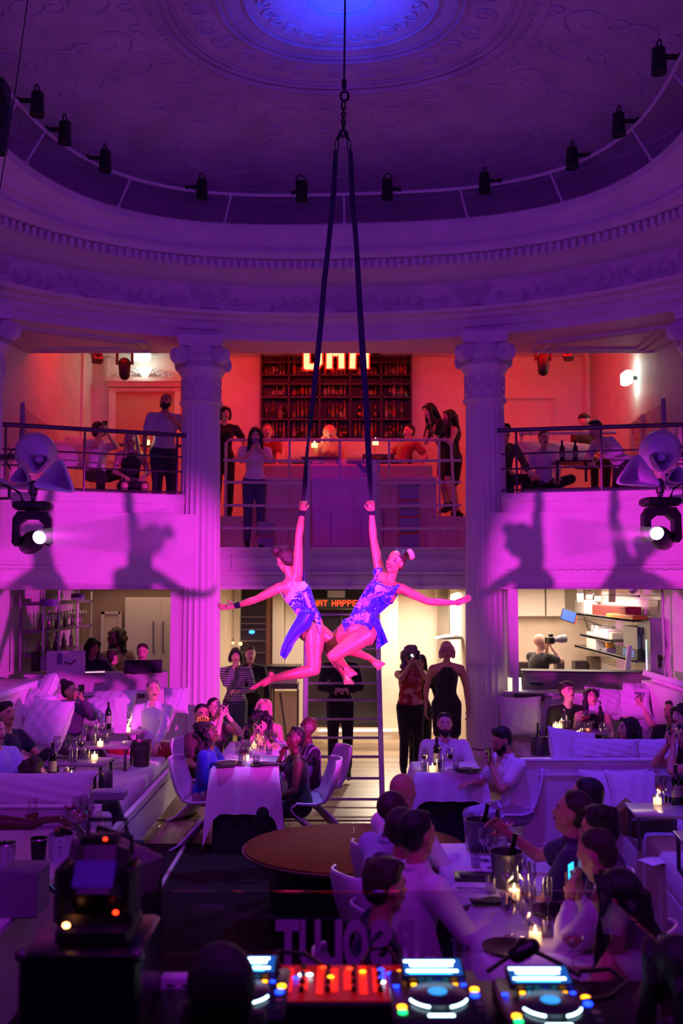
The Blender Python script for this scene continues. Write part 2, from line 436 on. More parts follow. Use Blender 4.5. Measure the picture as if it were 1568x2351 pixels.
# boards laid across the lit passage (pieces)
bmes = []
for k in range(5):
    m_ = mat('floor_board_%s' % 'abcde'[k], (168 - 9 * k, 140 - 8 * k, 112 - 8 * k), .4, bump=.06, bscale=4, var=.12, vscale=4, stretch=(1, 12, 1))
    b_ = MB(); b_.box((0, 0, 0), (2.396, .1775, .012)); bmes.append(b_.mesh('board', m_))
random.seed(11)
for r in range(34):
    y = 11.1 + r * .18
    for c in range(-1, 2):
        x = c * 2.4 + (.9 if r % 2 else -.2)
        if abs(x) > 2.6 and y < 13: continue
        link('board', random.choice(bmes), fl, (x, y, .006 + .0006 * (r % 3)))
def wall(name, lo, hi, m=M_WALL, label=None):
    mb = MB(); lo, hi = V(lo), V(hi); mb.box((lo + hi) / 2, hi - lo); return struct(mb.build(name, m), label)
wall('wall_back', (-6.6, 18.4, 0), (6.6, 18.6, 7.2))
wall('wall_left', (-4.85, -1.5, 0), (-4.6, 18.5, 7.3))
wall('wall_right', (4.6, -1.5, 0), (4.85, 18.5, 7.3))
wall('wall_rear', (-6.6, -1.7, 0), (6.6, -1.5, 7.2), mat('dark_plaster', (60, 56, 62), .8))
wall('ceiling_gallery', (-4.7, 14.46, 6.75), (4.7, 18.5, 6.95))
# floor and fascia of the gallery; lower ceiling
wall('floor_gallery', (-4.6, 14.3, 2.50), (4.6, 18.4, 3.08), M_WALL)
for sx in (-1, 1):
    mb = MB(); A = [(sx * 1.95, 13.35 if sx < 0 else 13.05), (sx * 4.6, 12.42 if sx < 0 else 12.37), (sx * 4.6, 14.32), (sx * 1.95, 14.32)]
    mb.prism(A, 2.5, 3.5, lambda u, v, w_: V((u, v, w_))); struct(mb.build('floor_balcony', M_WALL))
M_FAS = wallmat('fascia_paint', (205, 196, 196))
mb = MB()
for z, h, d in ((3.07, .04, .06), (2.93, .015, .02), (2.72, .03, .05), (2.66, .015, .03), (2.515, .05, .06)): mb.box((0, 14.29 - d / 2, z), (3.5, d, h))
for x in (-1.1, 0, 1.1):
    mb.box((x, 14.285, 2.98), (.95, .012, .012)); mb.box((x, 14.285, 2.79), (.95, .012, .012)); mb.box((x - .47, 14.285, 2.885), (.012, .012, .2)); mb.box((x + .47, 14.285, 2.885), (.012, .012, .2))
struct(mb.build('trim_2', M_WALL), 'moulded fascia under the middle balcony')
# side balcony parapets
def parapet(x0, y0, x1, y1, n):
    d = V((x1 - x0, y1 - y0, 0)); L = d.length; d.normalize(); nrm = V((d.y, -d.x, 0))
    if nrm.y > 0: nrm = -nrm
    P = [(0.10, 3.76), (.0, 3.76), (-.02, 3.75), (-.02, 3.64), (.0, 3.63), (.0, 3.44), (.008, 3.435), (.008, 3.425), (0, 3.42), (0, 2.99), (.008, 2.985), (.008, 2.975), (0, 2.97), (0, 2.86), (-.03, 2.85), (-.035, 2.82), (-.02, 2.81), (-.045, 2.79), (-.045, 2.77), (-.01, 2.75), (.0, 2.68), (-.02, 2.60), (-.07, 2.53), (-.12, 2.50), (.3, 2.50)]
    rings = []
    for k in range(13):
        o = V((x0, y0, 0)) + d * L * k / 12
        rings.append([o - nrm * q[0] + V((0, 0, q[1])) for q in P])
    mb = MB(); mb.ring_loft(rings, False); o = mb.build('parapet', M_WALL, ang=20, fix=False)
    md = o.modifiers.new('solid', 'SOLIDIFY'); md.thickness = .012
    return struct(o, 'white plastered parapet of the %s side balcony' % n)
PL = parapet(-2.12, 13.38, -4.6, 12.44, 'left'); PR = parapet(2.10, 13.06, 4.6, 12.38, 'right')
# egg row on the parapet cove
for sx, (x0, y0, x1, y1), po in ((-1, (-2.15, 13.36, -4.55, 12.45), PL), (1, (2.15, 13.02, 4.55, 12.37), PR)):
    mb = MB()
    for i in range(60):
        k = i / 59; mb.ell((x0 + (x1 - x0) * k, y0 + (y1 - y0) * k - .035, 2.745 + .006 * math.sin(i * 2.)), (.017, .006, .010), nu=5, nv=4)
    mb.build('relief_row', M_ORN, po)['kind'] = 'stuff'
# ------------------------------------------------------------------ columns
def column(x, y, label, rz=0, ped=True):
    r = thing('column', label, 'column', (x, y, 0), rz)
    mb = MB(); rings = []; NF = 22
    for k in range(24):
        z = .42 + (5.02 - .42) * k / 23; h = k / 23; rad = .295 - .018 * h - .018 * h * h
        ring = []
        for i in range(NF * 6):
            a = 2 * PI * i / (NF * 6); q = (i % 6) / 6
            dep = .020 * math.sin(PI * min(1, max(0, (q - .08) / .84))) ** .6 if .08 < q < .92 else 0
            if k in (0, 23): dep = 0
            ring.append(V(((rad - dep) * math.cos(a), (rad - dep) * math.sin(a), z)))
        rings.append(ring)
    mb.ring_loft(rings); mb.build('shaft', M_COL, r, ang=50)
    mb = MB(); mb.lathe([(.30, .40), (.33, .38), (.345, .34), (.33, .30), (.31, .28), (.36, .24), (.38, .19), (.36, .14), (.36, .12)], n=40); mb.box((0, 0, .06), (.78, .78, .12)); mb.build('base', M_COL, r)
    mb = MB(); mb.lathe([(.262, 5.0), (.29, 5.02), (.30, 5.045), (.29, 5.07), (.268, 5.09), (.268, 5.40), (.29, 5.43), (.31, 5.47), (.33, 5.50), (.30, 5.55), (.27, 5.60)], n=40); mb.build('necking', M_COL, r)
    mb = MB(); random.seed(2)
    for i in range(18):
        a = 2 * PI * i / 18; da = .09
        for s_ in (-1, 1):
            pts = []
            for k in range(9):
                q = k / 8; t = q * 2 * PI * 1.1 * s_; rr = .05 * (1 - .6 * q)
                aa = a + da * s_ + rr * math.cos(t) / .27; pts.append(V((.272 * math.cos(aa), .272 * math.sin(aa), 5.22 + .07 * s_ * (i % 2) + rr * math.sin(t))))
            mb.tube(pts, .008, 4)
        mb.ell((.27 * math.cos(a), .27 * math.sin(a), 5.34), (.012, .012, .05), nu=6, nv=5)
    mb.build('neck_relief', M_ORN, r)
    # ionic capital with four diagonal volutes
    mb = MB(); N = 48; rings = []
    for z, k in ((5.80, .97), (5.83, 1.0), (5.87, .99), (5.88, 1.03), (5.95, 1.05)):
        ring = []
        for i in range(N):
            a = 2 * PI * i / N; m = max(abs(math.cos(a)), abs(math.sin(a))); sq = .30 / m
            sag = .035 * (1 - abs(math.sin(2 * a))) ; ring.append(V(((sq - sag) * k * math.cos(a), (sq - sag) * k * math.sin(a), z)))
        rings.append(ring)
    mb.ring_loft(rings); mb.build('abacus', M_COL, r, ang=30)
    for q in range(4):
        a = PI / 4 + q * PI / 2; u = V((math.cos(a), math.sin(a), 0)); n = V((-u.y, u.x, 0)); c = u * .40 + V((0, 0, 5.66))
        mb = MB(); mb.tube([c - n * .055, c - n * .02, c + n * .02, c + n * .055], [.118, .105, .105, .118], 28)
        for sd in (-1, 1):
            pts = []
            for i in range(40):
                k = i / 39; t = PI / 2 - sd * 0 + k * 2 * PI * 2.1; rr = .118 * (1 - .82 * k); pts.append(c + n * sd * .058 + u * rr * math.cos(t) + V((0, 0, rr * math.sin(t))))
            mb.tube(pts, [.013 * (1 - .5 * i / 39) for i in range(40)], 5)
            mb.ell(c + n * sd * .058, .022, nu=8, nv=6)
        mb.tube([V((0, 0, 5.76)) + u * .10, V((0, 0, 5.775)) + u * .25, c + V((0, 0, .085)) - u * .02], [.05, .045, .04], 8)
        mb.build('volute', M_COL, r, ang=40)
    mb = MB()
    for q in range(4):
        for k in (-2, -1, 0, 1, 2):
            a = q * PI / 2 + k * .19; mb.ell((.315 * math.cos(a), .315 * math.sin(a), 5.66), (.024, .024, .045), nu=8, nv=6)
    mb.lathe([(.28, 5.6), (.30, 5.62), (.30, 5.78), (.27, 5.82)], n=32); mb.build('echinus', M_COL, r)
    return r
column(-1.94, 13.62, 'white fluted column with scrolled capital left of the red gallery', R(4))
column(1.95, 13.40, 'white fluted column with scrolled capital right of the red gallery', R(-6))
column(-4.44, 12.10, 'white fluted column cut by the left edge of the photo', R(30))
column(4.50, 12.12, 'white fluted column cut by the right edge of the photo', R(-30))
# ------------------------------------------------------------------ light ring in the dome opening
def ringp(t, off=0): return oval(3.25, 7.60, t, 3.35, 3.0)
lr = thing('light_ring', 'white pipe ring on struts carrying black lamps in the dome opening', 'truss')
mb = MB(); mb.tube([ringp(2 * PI * i / 140) for i in range(140)], .022, 8, closed=True); mb.build('ring_pipe', M_PIPE, lr)
def ring_t(px):
    best = None
    for i in range(3000):
        t = -.3 + (PI + .6) * i / 3000; p = ringp(t); X = 784 + p.x / (p.y * math.cos(TH) + (p.z - CZ) * math.sin(TH)) * F
        if p.y < 8.2: continue
        if best is None or abs(X - px) < best[0]: best = (abs(X - px), t)
    return best[1]
for px in (105, 300, 531, 790, 1056, 1262, 1450, 40, 1545):
    t = ring_t(px); p = ringp(t); q = oval(3.40, 7.27, t, 3.6, 2.9)
    o = MB(); o.tube([p, q], .014, 6); o.box(q, (.05, .05, .02)); o.build('strut', M_PIPE, lr)
mb = MB(); 
for a0, a1 in ((.5, 1.1), (1.9, 2.4), (1.2, 1.5)):
    mb.tube([ringp(a0 + (a1 - a0) * i / 12) + V((0, 0, .025 - .03 * math.sin(PI * (i % 4) / 4))) for i in range(13)], .006, 4)
mb.build('cable', M_BLACK, lr)
def mk_par():
    r = thing('ring_lamp', None, None)
    mb = MB(); mb.lathe([(.04, .10), (.055, .09), (.058, .02), (.062, -.07), (.066, -.12), (.06, -.125), (.05, -.11)], n=18); mb.build('lamp_body', M_BLACK, r)
    mb = MB(); pts = [V((.0, -.066, .0)), V((0, -.066, .13)), V((0, -.03, .16)), V((0, .03, .16)), V((0, .066, .13)), V((0, .066, 0))]; mb.tube(pts, .008, 5); mb.build('bracket', M_BLACK, r)
    mb = MB(); mb.box((.11, .02, .02), (.12, .015, .02)); mb.box((.11, -.02, .02), (.12, .015, .02)); mb.box((.175, 0, .02), (.03, .06, .05), ch=.004); mb.build('clamp', M_BLACK, r)
    return r
lamps = [(42, 178, 'black ring lamp highest up at the left, beside the hanging wire'), (108, 296, 'black ring lamp second from the left edge'), (203, 368, 'black ring lamp third from the left edge'), (430, 412, 'black ring lamp on the left, halfway to the straps'), (676, 438, 'black ring lamp nearest the straps on their left'), (915, 430, 'black ring lamp nearest the straps on their right'), (1147, 400, 'black ring lamp second to the right of the straps'), (1352, 345, 'black ring lamp third to the right of the straps'), (1462, 270, 'black ring lamp second from the right edge'), (1560, 152, 'black ring lamp highest up at the right')]
for i, (px, py, lb) in enumerate(lamps):
    t = ring_t(px); p = ringp(t)
    rz = R([180, 180, 180, 165, 120, 40, 10, 0, 0, 0][i]); off = V((math.cos(rz), math.sin(rz), 0)) * -.20
    put('par', mk_par, p + off + V((0, 0, .0)), rz, lb, 'stage lamp', 'black lamps on the dome ring', 1.15)
# ------------------------------------------------------------------ gallery walls, rails, ladder
M_RWALL = wallmat('gallery_paint', (226, 214, 206))
wall('wall_gallery', (-4.6, 18.15, 3.08), (4.6, 18.4, 6.75), M_RWALL)
# back bar shelf with bottles
x0 = W(600, 900, 17.9).x; x1 = W(943, 900, 17.9).x; zt = 6.55; zb = 4.95
bs = thing('bar_shelf', 'dark back-bar shelf of square bays full of bottles under the lit letters', 'shelf', ((x0 + x1) / 2, 17.95, 0))
M_BAY = mat('dark_shelf_back', (26, 20, 26), .5); M_GRID = mat('shelf_grid', (56, 44, 50), .5)
mb = MB(); mb.box((0, .17, 5.6), (x1 - x0, .04, 2.3)); mb.box((-(x1 - x0) / 2, .05, 5.6), (.04, .22, 2.3)); mb.box(((x1 - x0) / 2, .05, 5.6), (.04, .22, 2.3)); mb.build('cabinet_back', M_BAY, bs)
XG = [W(p, 900, 17.9).x - bs.location.x for p in (663, 734, 804, 875)]; ZG = [W(784, p, 17.9).z for p in (861, 912, 963, 1008)]
for x in XG: mb = MB(); mb.box((x, .04, 5.6), (.03, .22, 2.3)); mb.build('divider', M_GRID, bs)
for z in ZG + [6.2, 6.6]: mb = MB(); mb.box((0, .04, z), (x1 - x0, .22, .03)); mb.build('shelf_board', M_GRID, bs)
BOTM = [mat('bottle_%d' % i, c, .15, spec=.8) for i, c in enumerate(((28, 14, 18), (70, 56, 62), (92, 78, 76), (16, 18, 22), (60, 26, 24), (46, 54, 60), (120, 100, 90)))]
LABM = [mat('label_%d' % i, c, .6) for i, c in enumerate(((150, 138, 134), (150, 20, 20), (120, 100, 70), (40, 34, 40)))]
def bottle_meshes(h, r, kind=0):
    mb = MB()
    if kind == 0: mb.lathe([(r * .8, 0), (r, .01), (r, h * .58), (r * .85, h * .66), (r * .36, h * .76), (r * .34, h * .95), (r * .42, h * .96), (r * .42, h)], n=10)
    elif kind == 1: mb.lathe([(r * .9, 0), (r, .01), (r * 1.05, h * .5), (r * .9, h * .6), (r * .4, h * .72), (r * .4, h * .9), (r * .6, h * .91), (r * .6, h)], n=8)
    else: mb.lathe([(r * .9, 0), (r, .01), (r, h * .45), (r * .35, h * .8), (r * .35, h)], n=10)
    l = MB(); l.lathe([(r * 1.04, h * .15), (r * 1.04, h * .45)], n=10, cap0=False, cap1=False)
    return mb.mesh('bottle'), l.mesh('label')
BSH = [bottle_meshes(.30, .038, 0), bottle_meshes(.24, .045, 1), bottle_meshes(.34, .034, 2)]
COLN = ['dark red', 'dull mauve', 'pale brown', 'black', 'russet', 'slate', 'sand coloured']
ROWN = ['bottom', 'second', 'third', 'top']
random.seed(21)
xs = [-(x1 - x0) / 2] + XG + [(x1 - x0) / 2]; ON6 = ['leftmost', 'second from left', 'third from left', 'fourth from left', 'fifth from left', 'rightmost']; BAYN = ['far left', 'left', 'middle', 'right', 'far right']
for ri, z in enumerate(list(reversed(ZG))):
    for bi in range(5):
        a, b = xs[bi] + .06, xs[bi + 1] - .06; n = 6; nb_ = 0
        for k in range(n):
            if random.random() < .12 and ri: continue
            me, lm = BSH[random.randrange(3)]; ci = random.randrange(7)
            me = me.copy() if False else me
            nb_ += 1; r = thing('bottle', 'liquor bottle %s in the %s bay of the %s bottle shelf' % (ON6[nb_ - 1], BAYN[bi], ROWN[ri]), 'bottle', (bs.location.x + a + (b - a) * (k + .5) / n, 17.96 + random.uniform(-.02, .03), z + .015), 0, 'bottles in the %s bay of the %s bottle shelf' % (BAYN[bi], ROWN[ri]))
            o = link('glass_body', me, r)
            if not me.materials: me.materials.append(BOTM[0])
            o.material_slots[0].link = 'OBJECT'; o.material_slots[0].material = BOTM[ci]
            if k % 2 == 0:
                q = link('paper_label', lm, r)
                if not lm.materials: lm.materials.append(LABM[0])
                q.material_slots[0].link = 'OBJECT'; q.material_slots[0].material = random.choice(LABM)
# lit letters, lower parts visible below the beam
sg = thing('letter_sign', 'glowing red and white block letters above the bottle shelf', 'sign')
ME_IN = mat('sign_letter', (30, 5, 5), .5, em=(255, 176, 120), es=2.2); ME_RIM = mat('sign_rim', (60, 4, 4), .5, em=(255, 25, 8), es=1.8)
ys = 17.72; sc = ys / F
def sp(u, v): p = W(u, v, ys); return p
def letter(poly, hole=None):
    rim = MB(); rim.prism([(sp(*q).x, sp(*q).z) for q in poly], ys, ys + .06); o = rim.build('letter', ME_RIM, sg, smooth=False)
def stroke(pts, wd):
    m = MB(); pp = [V((sp(*q).x, ys - .012, sp(*q).z)) for q in pts]
    for a, b in zip(pp, pp[1:]):
        d = (b - a).normalized(); n = V((d.z, 0, -d.x)) * wd; e_ = d * wd * .6
        m.prism([((a - e_ + n).x, (a - e_ + n).z), ((b + e_ + n).x, (b + e_ + n).z), ((b + e_ - n).x, (b + e_ - n).z), ((a - e_ - n).x, (a - e_ - n).z)], ys - .02, ys)
    return m
def lettr(strokes, wd=.062):
    rim = MB(); inn = MB()
    for st in strokes:
        a = stroke(st, wd + .012); b = stroke(st, wd - .012)
        rim.add([V(q) + V((0, .03, 0)) for q in a.v], a.f); inn.add(b.v, b.f)
    l = rim.build('letter', ME_RIM, sg, smooth=False); inn.build('letter_face', ME_IN, l, smooth=False)
lettr([[(704, 770), (704, 842)], [(704, 842), (725, 842)], [(725, 842), (733, 832)], [(733, 832), (733, 770)], [(704, 772), (733, 772)]])
lettr([[(756, 842), (757, 770)], [(784, 842), (783, 770)], [(757, 785), (770, 812)], [(783, 785), (770, 812)], [(762, 800), (778, 800)]])
lettr([[(809, 842), (810, 812)], [(810, 812), (816, 804)], [(816, 804), (834, 804)], [(834, 804), (840, 814)], [(840, 814), (840, 842)]])
mb = MB(); mb.box((0, ys + .05, 6.72), (1.4, .03, .05)); mb.build('mounting_bar', M_BLACK, sg)
light('POINT', (-.05, 17.3, 6.3), 4, (1, .05, .03), size=.3, name='sign_light')
# pipes helper
def rail(name, label, pts_list, r, m, posts=(), cat='railing'):
    o = thing(name, label, cat)
    for p in pts_list:
        mb = MB(); mb.tube(p, r if isinstance(r, float) else r, 8); mb.build('bar', m, o)
    for a, b, rr in posts:
        mb = MB(); mb.tube([a, b], rr, 8); mb.build('post', m, o)
    return o
# middle balcony rails either side of the ladder gap
M_RAILW = mat('rail_paint', (206, 190, 204), .35)
Yr = 14.22
ZB = [W(784, p, Yr).z for p in (1057, 1107, 1160, 1212)]
rail('balcony_rail', 'four white rails left of the ladder in the middle balcony', [[V((-1.70, Yr, z)), V((-.50, Yr, z - .012))] for z in ZB], .019, M_RAILW, [(V((-.50, Yr, 3.06)), V((-.50, Yr, ZB[0])), .022)])
rail('balcony_rail', 'four white rails right of the ladder in the middle balcony', [[V((.53, Yr, z - .012)), V((1.72, Yr, z))] for z in ZB], .019, M_RAILW, [(V((.53, Yr, 3.06)), V((.53, Yr, ZB[0])), .022)])
# rear pipe rail in front of the gallery bed
Yp = 14.88; zt_ = W(784, 1010, Yp).z
xx = [W(p, 1010, Yp).x for p in (519, 665, 780, 893, 1008, 1036)]
o = rail('gallery_rail', 'red-lit pipe rail with posts in front of the gallery bed', [[V((xx[0], Yp, 3.1)), V((xx[0], Yp, zt_ - .05)), V((xx[0] + .05, Yp, zt_)), V((xx[5] - .05, Yp, zt_)), V((xx[5], Yp, zt_ - .05)), V((xx[5] + .03, Yp - .25, 3.1))]], .022, M_RAILW, [(V((x, Yp, 3.1)), V((x, Yp, zt_)), .018) for x in xx[1:5]])
# transparent panel in the ladder gap
g = MB(); g.box((.015, Yr + .02, 3.72), (1.0, .012, 1.28)); gp = g.build('glass_barrier', glassmat('panel_glass', (236, 225, 232), .015, .1, .12)); tag(gp, 'clear glass barrier closing the gap between the balcony rails', 'barrier')
# side balcony rails
M_RAILD = mat('bronze_rail', (96, 78, 92), .35, .6)
def siderail(a, b, label, n_mid, posts):
    d = (b - a)
    P_ = lambda k, z: V((a.x + d.x * k, a.y + d.y * k + .05, z))
    o = thing('balcony_rail', label, 'railing')
    mb = MB(); mb.tube([P_(-.02, 4.60), P_(1.02, 4.58)], .03, 10); mb.build('handrail', M_RAILD, o)
    for z in (4.28, 4.08, 3.80): mb = MB(); mb.tube([P_(.0, z), P_(1, z)], .013, 6); mb.build('bar', M_RAILD, o)
    for k in posts: mb = MB(); mb.tube([P_(k, 3.74), P_(k, 4.57)], .016, 6); mb.build('post', M_RAILD, o)
siderail(V((-4.36, 12.55, 0)), V((-2.16, 13.36, 0)), 'dark handrail with thin bars on the left balcony', 3, (.03, .45, .97))
siderail(V((2.12, 13.06, 0)), V((4.5, 12.42, 0)), 'dark handrail with thin bars on the right balcony', 3, (.08, .52, .93))
# rigid mesh nets on stakes behind the rails
M_NET = mat('net_cord', (196, 120, 120), .7); M_STAKE = mat('stake', (150, 130, 160), .5)
for sx, pa, pb, lb in ((-1, (52, 935), (132, 985), 'left'), (1, (1523, 925), (1445, 965), 'right')):
    o = thing('cord_net', 'slanting cord net hung from a pale stake on the %s balcony' % lb, 'net')
    A = W(*pa, 13.3); B = W(*pb, 15.4); H = .72
    mb = MB(); mb.tube([A + V((0, 0, .06)), A - V((0, 0, 1.3))], [.03, .06], 8); mb.build('stake', M_STAKE, o)
    mb = MB(); n = 26
    def q(u, v): return A.lerp(B, u) - V((0, 0, H * v + .06 * u + .10 * math.sin(u * PI) * v))
    for i in range(n + 1): mb.tube([q(i / n + .012 * math.sin(j * 2.3 + i), j / 8) for j in range(9)], .004, 3)
    for j in range(0, 9): mb.tube([q(i / 12, j / 8) for i in range(13)], .004, 3)
    mb.build('net', M_NET, o)['kind'] = 'stuff'
# the ladder
T0 = W(706, 1058, 14.12); T1 = W(853, 1058, 14.12); B0 = W(700, 1868, 11.62); B0.z = 0; B1 = W(878, 1852, Z=0)
T0.x, T1.x = -.475, .455; B0.x, B0.y = -.43, B1.y
ld = thing('ladder', 'white metal ladder leaning from the middle balcony down to the floor', 'ladder')
for a, b in ((T0, B0), (T1, B1)):
    mb = MB(); d = (b - a); mb.tube([a, b], .032, 8, flat=.7); mb.build('stile', M_PIPE, ld)
for i, py in enumerate((1410, 1449, 1490, 1530, 1568, 1607, 1650, 1693, 1738, 1786, 1836)):
    best = min(range(400), key=lambda k: abs(W(784, py, T0.lerp(B0, k / 400).y).z - T0.lerp(B0, k / 400).z))
    k = best / 400; a = T0.lerp(B0, k); b = T1.lerp(B1, k)
    mb = MB(); mb.tube([a, b], .016, 7); mb.build('rung', mat('rung_metal', (190, 180, 190), .3, .5), ld)
# ------------------------------------------------------------------ aerial straps and rigging
rg = thing('rigging', 'steel cable, swivel and chain holding the two straps from the dome', 'rigging')
YD = 9.3
mb = MB(); mb.tube([W(793, -60, YD), W(790, 186, YD)], .011, 6); mb.build('cable', mat('cable_steel', (60, 62, 80), .4, .6), rg)
mb = MB(); a = W(790, 186, YD); mb.lathe([(.012, .02), (.022, .01), (.024, -.06), (.018, -.075), (.012, -.085)], a, 12); mb.build('swivel', M_BLACK, rg)
def linkr(c, h, wd, r, rz, nm='chain_link'):
    mb = MB(); m = Matrix.Rotation(rz, 3, 'Z')
    pts = [c + m @ V((wd * (math.cos(t)), 0, (h - wd) * (1 if math.sin(t) > 0 else -1) * (abs(math.sin(t)) > 1e-3) + wd * math.sin(t))) for t in [2 * PI * (i + .5) / 16 for i in range(16)]]
    mb.tube(pts, r, 6, closed=True); mb.build(nm, M_BLACK, rg)
linkr(W(791, 221, YD), .046, .036, .013, 0, 'shackle')
for i, (py, h, rz) in enumerate(((243, .040, .3), (254, .028, 1.5), (263, .026, 0), (272, .026, 1.4), (281, .030, .2), (292, .036, 1.2))): linkr(W(788.5, py, YD), h, .017, .008, rz)
linkr(W(788, 306, YD), .032, .028, .012, 0, 'shackle')
for s_, px in ((-1, 774), (1, 800)):
    a = W(788 + s_ * 5, 303, YD); b = W(px, 322, YD); mb = MB(); mb.tube([a, b], [.02, .014], 8); mb.build('swivel_arm', M_BLACK, rg)
    c = W(px - s_ * 1 * -1, 333, YD)
    mb = MB(); mb.tube([c + V((.018 * math.cos(t), 0, .055 * math.sin(t))) for t in [2 * PI * i / 14 for i in range(14)]], .005, 6, closed=True); mb.build('carabiner', M_BLACK, rg)
M_STRAP = mat('strap_webbing', (9, 11, 40), .55, bump=.3, bscale=120)
def strap(pts, label):
    m = MB(); L = []; Rr = []; Bk = []
    n = 60; P_ = []
    for i in range(n + 1):
        k = i / n * (len(pts) - 1); j = min(int(k), len(pts) - 2); f = k - j
        px = pts[j][0] * (1 - f) + pts[j + 1][0] * f; py = pts[j][1] * (1 - f) + pts[j + 1][1] * f; tw = pts[j][2] * (1 - f) + pts[j + 1][2] * f; wd = pts[j][3] * (1 - f) + pts[j + 1][3] * f
        c = W(px, py, YD); u = V((math.cos(tw), math.sin(tw), 0)); v = V((-u.y, u.x, 0))
        P_.append([c + u * wd + v * .002, c - u * wd + v * .002, c - u * wd - v * .002, c + u * wd - v * .002])
    m.ring_loft(P_); o = m.build('aerial_strap', M_STRAP, ang=60); tag(o, label, 'strap'); return o
strap([(771, 345, .3, .022), (766, 440, .3, .026), (756, 545, .2, .024), (745, 640, .2, .026), (737, 740, .3, .026), (728, 830, .1, .027), (717, 930, .4, .022), (708, 1010, 1.2, .026), (703, 1060, 1.0, .026), (700, 1110, .6, .026), (696, 1150, .6, .020)], 'dark strap on the left, twisting down to the raised hand of the left acrobat')
strap([(804, 345, .2, .022), (809, 450, .1, .026), (818, 560, .1, .024), (826, 700, .1, .028), (832, 800, .0, .030), (840, 920, .0, .028), (845, 1020, .1, .028), (849, 1100, .2, .024), (852, 1148, .5, .016)], 'dark strap on the right, falling to the raised hand of the right acrobat')
# hanging wire at the far left
mb = MB(); mb.tube([W(66, -20, 8.6), W(36, 200, 8.6), W(14, 345, 8.6), W(-6, 470, 8.6)], .005, 5); o = mb.build('hanging_wire', M_BLACK); tag(o, 'thin dark wire hanging down the far left of the dome', 'wire')
def big_lamp(c, label, s=1.0):
    r = thing('stage_lamp', label, 'stage lamp', c)
    mb = MB(); mb.box((-.06, 0, .28), (.24, .2, .16), ch=.02); mb.build('lamp_base', M_BLACK, r)
    mb = MB(); mb.lathe([(.05, .2), (.075, .16), (.08, -.1), (.095, -.2), (.085, -.21), (.07, -.18)], n=18, m=Matrix.Rotation(.15, 3, 'Y')); mb.build('lamp_body', M_BLACK, r)
    mb = MB(); mb.ell((.0, -.1, .30), .008, nu=6, nv=5); mb.build('power_light', emat('red_led', (255, 40, 20), 8), r)
big_lamp(W(-2, 290, 7.6), 'large black lamp cut by the upper left edge of the photo')
# ------------------------------------------------------------------ moving heads on arms, loudspeakers
def moving_head(c, rz, label, lens_col):
    r = thing('moving_head', label, 'moving head', c, rz)
    mb = MB(); mb.box((0, 0, .20), (.40, .30, .09), ch=.035); mb.box((0, 0, .155), (.14, .14, .04)); 
    for i in range(9): mb.box((-.16 + .04 * i, -.152, .20), (.02, .02, .06))
    mb.build('base', M_BLACK, r)
    mb = MB(); out = [(-.20, .06), (-.15, .14), (.15, .14), (.20, .06), (.205, -.20), (.17, -.24), (.125, -.2), (.125, .0), (.06, .055), (-.06, .055), (-.125, .0), (-.125, -.2), (-.17, -.24), (-.205, -.20)]
    mb.prism(out, -.07, .07); mb.build('yoke', M_BLACK, r, smooth=False)
    m = Matrix.Rotation(R(78), 3, 'X'); m = Matrix.Rotation(R(30), 3, 'Z') @ m
    mb = MB(); c0 = V((0, 0, -.19)); mb.lathe([(.05, -.17), (.10, -.15), (.118, -.05), (.115, .08), (.092, .17), (.078, .21), (.074, .20)], c0, 24, m); mb.build('head', M_BPLAS, r)
    mb = MB(); mb.lathe([(.072, .198), (.06, .206), (.02, .21)], c0, 24, m); mb.build('lens', mat('lens_' + lens_col, (20, 10, 20), .1, em=(255, 205, 255), es=14.0), r)
    mb = MB(); mb.tube([V((0, 0, .24)), V((0, 0, .34)), V((.0, .0, .40))], .022, 8); mb.box((0, 0, .30), (.05, .06, .08), ch=.01); mb.tube([V((-.04, -.03, .37)), V((.05, -.03, .375))], .012, 6); mb.build('clamp', M_DSTEEL, r)
    mb = MB()
    for k in (0, 1, 2): mb.tube([V((-.10 - .01 * k, 0, .25)), V((-.14, .0, .33 + .01 * k)), V((-.24, .02, .40)), V((-.36, .03, .42 + .02 * k))], .006, 5)
    mb.build('cable', M_BLACK, r)
    return r
hl = W(75, 1200, 10.75); moving_head(hl + V((0, 0, -.02)), R(8), 'black moving head lamp lit on the left, hung under an arm', 'l')
def haze(c, d, L, label):
    m = bpy.data.materials.new('beam_haze'); m.use_nodes = True; nt = m.node_tree; nt.nodes.clear(); o_ = nt.nodes.new('ShaderNodeOutputMaterial'); v = nt.nodes.new('ShaderNodeVolumeScatter'); v.inputs['Density'].default_value = 1.6; v.inputs['Anisotropy'].default_value = .2; nt.links.new(v.outputs[0], o_.inputs['Volume'])
    d = V(d).normalized(); mb = MB(); mb.tube([c, c + d * L], [.07, .07 + L * .14], 20); o = mb.build('beam_haze', m); tag(o, label, 'haze'); o['kind'] = 'stuff'
    light('SPOT', c - d * .02, 90, MAG, c + d, .03, 19, .8, name='lens_light')
haze(hl + V((.13, -.20, -.155)), (1, -.28, .0), 1.5, 'faint magenta beam of haze leaving the left moving head lamp')
hr = W(1517, 1195, 10.75); o = moving_head(hr, R(0), 'black moving head lamp lit on the right, hung under an arm', 'r'); o.scale.x = -1
haze(hr + V((-.13, -.20, -.155)), (-1, -.28, -.05), 1.1, 'faint magenta beam of haze leaving the right moving head lamp')
